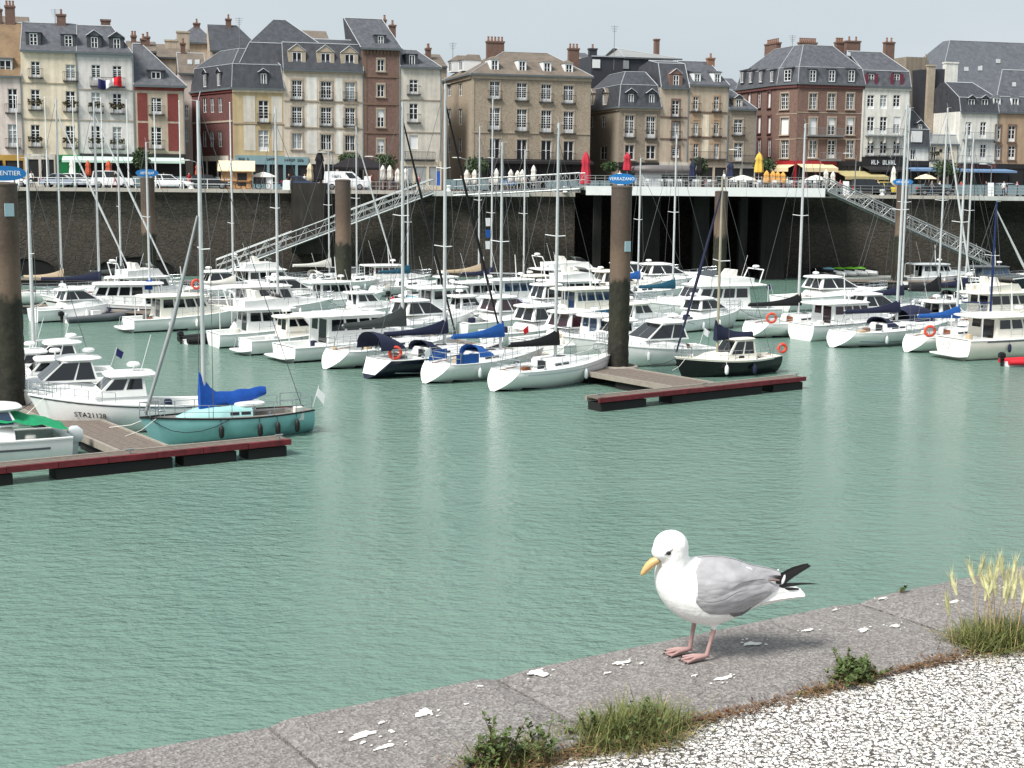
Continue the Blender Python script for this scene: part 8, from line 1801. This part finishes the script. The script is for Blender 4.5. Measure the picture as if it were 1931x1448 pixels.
def tuft(label, px, py, length, n_green, n_straw, h, spread=.05, seeds=0, bush=0, name='grass_tuft', green='grass_green'):
    s0, t0 = qst(px, py); rr = random.Random(px); base0 = qp(s0, t0, 8.99); t = thing(name, label, 'plant', base0); G, W_, B_ = MB(), MB(), MB()
    def rbase(): return qp(s0 + rr.gauss(0, length / 2.6), t0 + rr.gauss(0, spread / 2), 8.985)
    for k in range(n_green):
        b = rbase(); a = rr.uniform(0, 6.283); e = rr.uniform(.35, 1.35); blade(G, b, Vector((math.cos(a) * math.cos(e), math.sin(a) * math.cos(e), math.sin(e))), h * rr.uniform(.4, 1.0), rr.uniform(.0012, .0026), rr.uniform(.1, .5))
    for k in range(n_straw):
        b = rbase(); a = rr.uniform(0, 6.283); e = rr.uniform(.05, .8); blade(W_, b, Vector((math.cos(a) * math.cos(e), math.sin(a) * math.cos(e), math.sin(e))), h * rr.uniform(.3, .9), rr.uniform(.0009, .002), rr.uniform(.1, .6))
    if n_green: tag(G.build('blades', green, t, org=base0), kind='stuff')
    if n_straw: tag(W_.build('dry_blades', 'grass_straw', t, org=base0), kind='stuff')
    for k in range(int(length * 900)):
        c = qp(s0 + rr.gauss(0, length / 2.0), t0 + rr.gauss(.01, spread / 2.4), 8.99 + abs(rr.gauss(0, .008))); d = Vector((rr.uniform(-1, 1), rr.uniform(-1, 1), rr.uniform(-.1, .5))).normalized(); leaflet(B_, c, d, rr.uniform(.01, .03), rr.uniform(.0015, .004))
    tag(B_.build('dead_leaves', 'weed_brown', t, org=base0), kind='stuff')
    if bush:
        Lf, St = MB(), MB()
        for k in range(bush):
            b = rbase(); a = rr.uniform(0, 6.283); e = rr.uniform(.55, 1.4); d = Vector((math.cos(a) * math.cos(e), math.sin(a) * math.cos(e), math.sin(e))); L = h * rr.uniform(.45, 1.05); St.path([b, b + d * L * .5, b + d * L + Vector((0, 0, -.01))], [.0022, .0018, .0008], 4)
            for q in range(26):
                f_ = rr.uniform(.2, 1.05); c = b + d * L * f_; dd = (Vector((rr.uniform(-1, 1), rr.uniform(-1, 1), rr.uniform(-.2, .9)))).normalized(); leaflet(Lf, c, dd, rr.uniform(.010, .022), rr.uniform(.003, .006), Vector((rr.uniform(-.4, .4), rr.uniform(-.4, .4), 1)))
        tag(St.build('stems', 'weed_brown', t, org=base0), kind='stuff'); tag(Lf.build('leaves', 'grass_dark', t, org=base0), kind='stuff')
    for k in range(seeds):
        b = rbase(); a = rr.uniform(0, 6.283); e = rr.uniform(1.28, 1.53); d = Vector((math.cos(a) * math.cos(e), math.sin(a) * math.cos(e), math.sin(e))); L = h * rr.uniform(.9, 1.45); tip = b + d * L
        st = MB().path([b, b + d * L * .6, tip], [.0013, .0011, .0009], 4).build('stalk', 'grass_straw', t, org=base0); hd = MB(); ax = (d + Vector((rr.uniform(-.3, .3), rr.uniform(-.3, .3), 0))).normalized(); hd.path([tip, tip + ax * .035, tip + ax * .07], [.004, .008, .003], 6)
        for q in range(60):
            c = tip + ax * rr.uniform(0, .06); dd = (ax * 1.0 + Vector((rr.uniform(-.45, .45), rr.uniform(-.45, .45), rr.uniform(-.1, .3)))).normalized(); blade(hd, c, dd, rr.uniform(.03, .065), .0008, 0, 3)
        hd.build('seed_head', 'seed_head', st, org=base0)
def joint(px):
    d = 0
    for py in range(1180, 1480):
        if qst(px, py)[1] >= cw: return py
    return 1440
tuft('dark leafy weed with dry stalks nearest the lower picture edge', 955, joint(955) - 10, .16, 320, 420, .125, .07, bush=46, name='leafy_weed')
tuft('broad grass tuft with brown base growing in the coping joint', 1190, joint(1190) - 8, .20, 2300, 1200, .14, .09, bush=14)
tuft('compact dark green weed between the gull and the tall grass', 1608, joint(1608) - 8, .10, 120, 150, .075, .055, bush=64, name='leafy_weed')
tuft('tall grass tuft with pale feathery seed heads at the picture edge', 1880, joint(1880) - 10, .20, 1900, 700, .145, .1, seeds=24)
tuft('dry straw weed patch at the lower picture edge', 890, 1446, .14, 60, 320, .07, .08)
tuft('thin dry weeds creeping along the joint beside the leafy weed', 1075, joint(1075), .2, 60, 260, .05, .05)
tuft('thin brown weeds in the joint below the gull', 1350, joint(1350), .22, 14, 70, .03, .03, name='dry_weed')
tuft('thin brown weeds in the joint beside the tall grass', 1745, joint(1745), .2, 14, 80, .03, .03, name='dry_weed')
tuft('strawy weeds just left of the compact dark weed', 1535, joint(1535) - 4, .08, 30, 160, .055, .04, name='dry_weed')
dj = MB(); rr = random.Random(11); s0, s1 = qst(820, joint(820))[0], qst(1990, joint(1931))[0]
for k in range(3200):
    s_ = rr.uniform(s0 - .4, s1 + .4); c = qp(s_, cw + rr.gauss(.004, .016 + .012 * math.sin(s_ * 7)), 8.988 + abs(rr.gauss(0, .005))); d = Vector((rr.uniform(-1, 1), rr.uniform(-1, 1), rr.uniform(-.1, .4))).normalized(); leaflet(dj, c, d, rr.uniform(.006, .022), rr.uniform(.0015, .004))
tag(dj.build('dead_leaves', 'weed_brown'), 'line of brown moss and dead leaves along the coping joint', 'debris', kind='stuff')
tuft('tiny green sprig at the outer coping edge behind the gull', 1694, 1116, .02, 8, 8, .04, .008, bush=1, name='small_sprig')
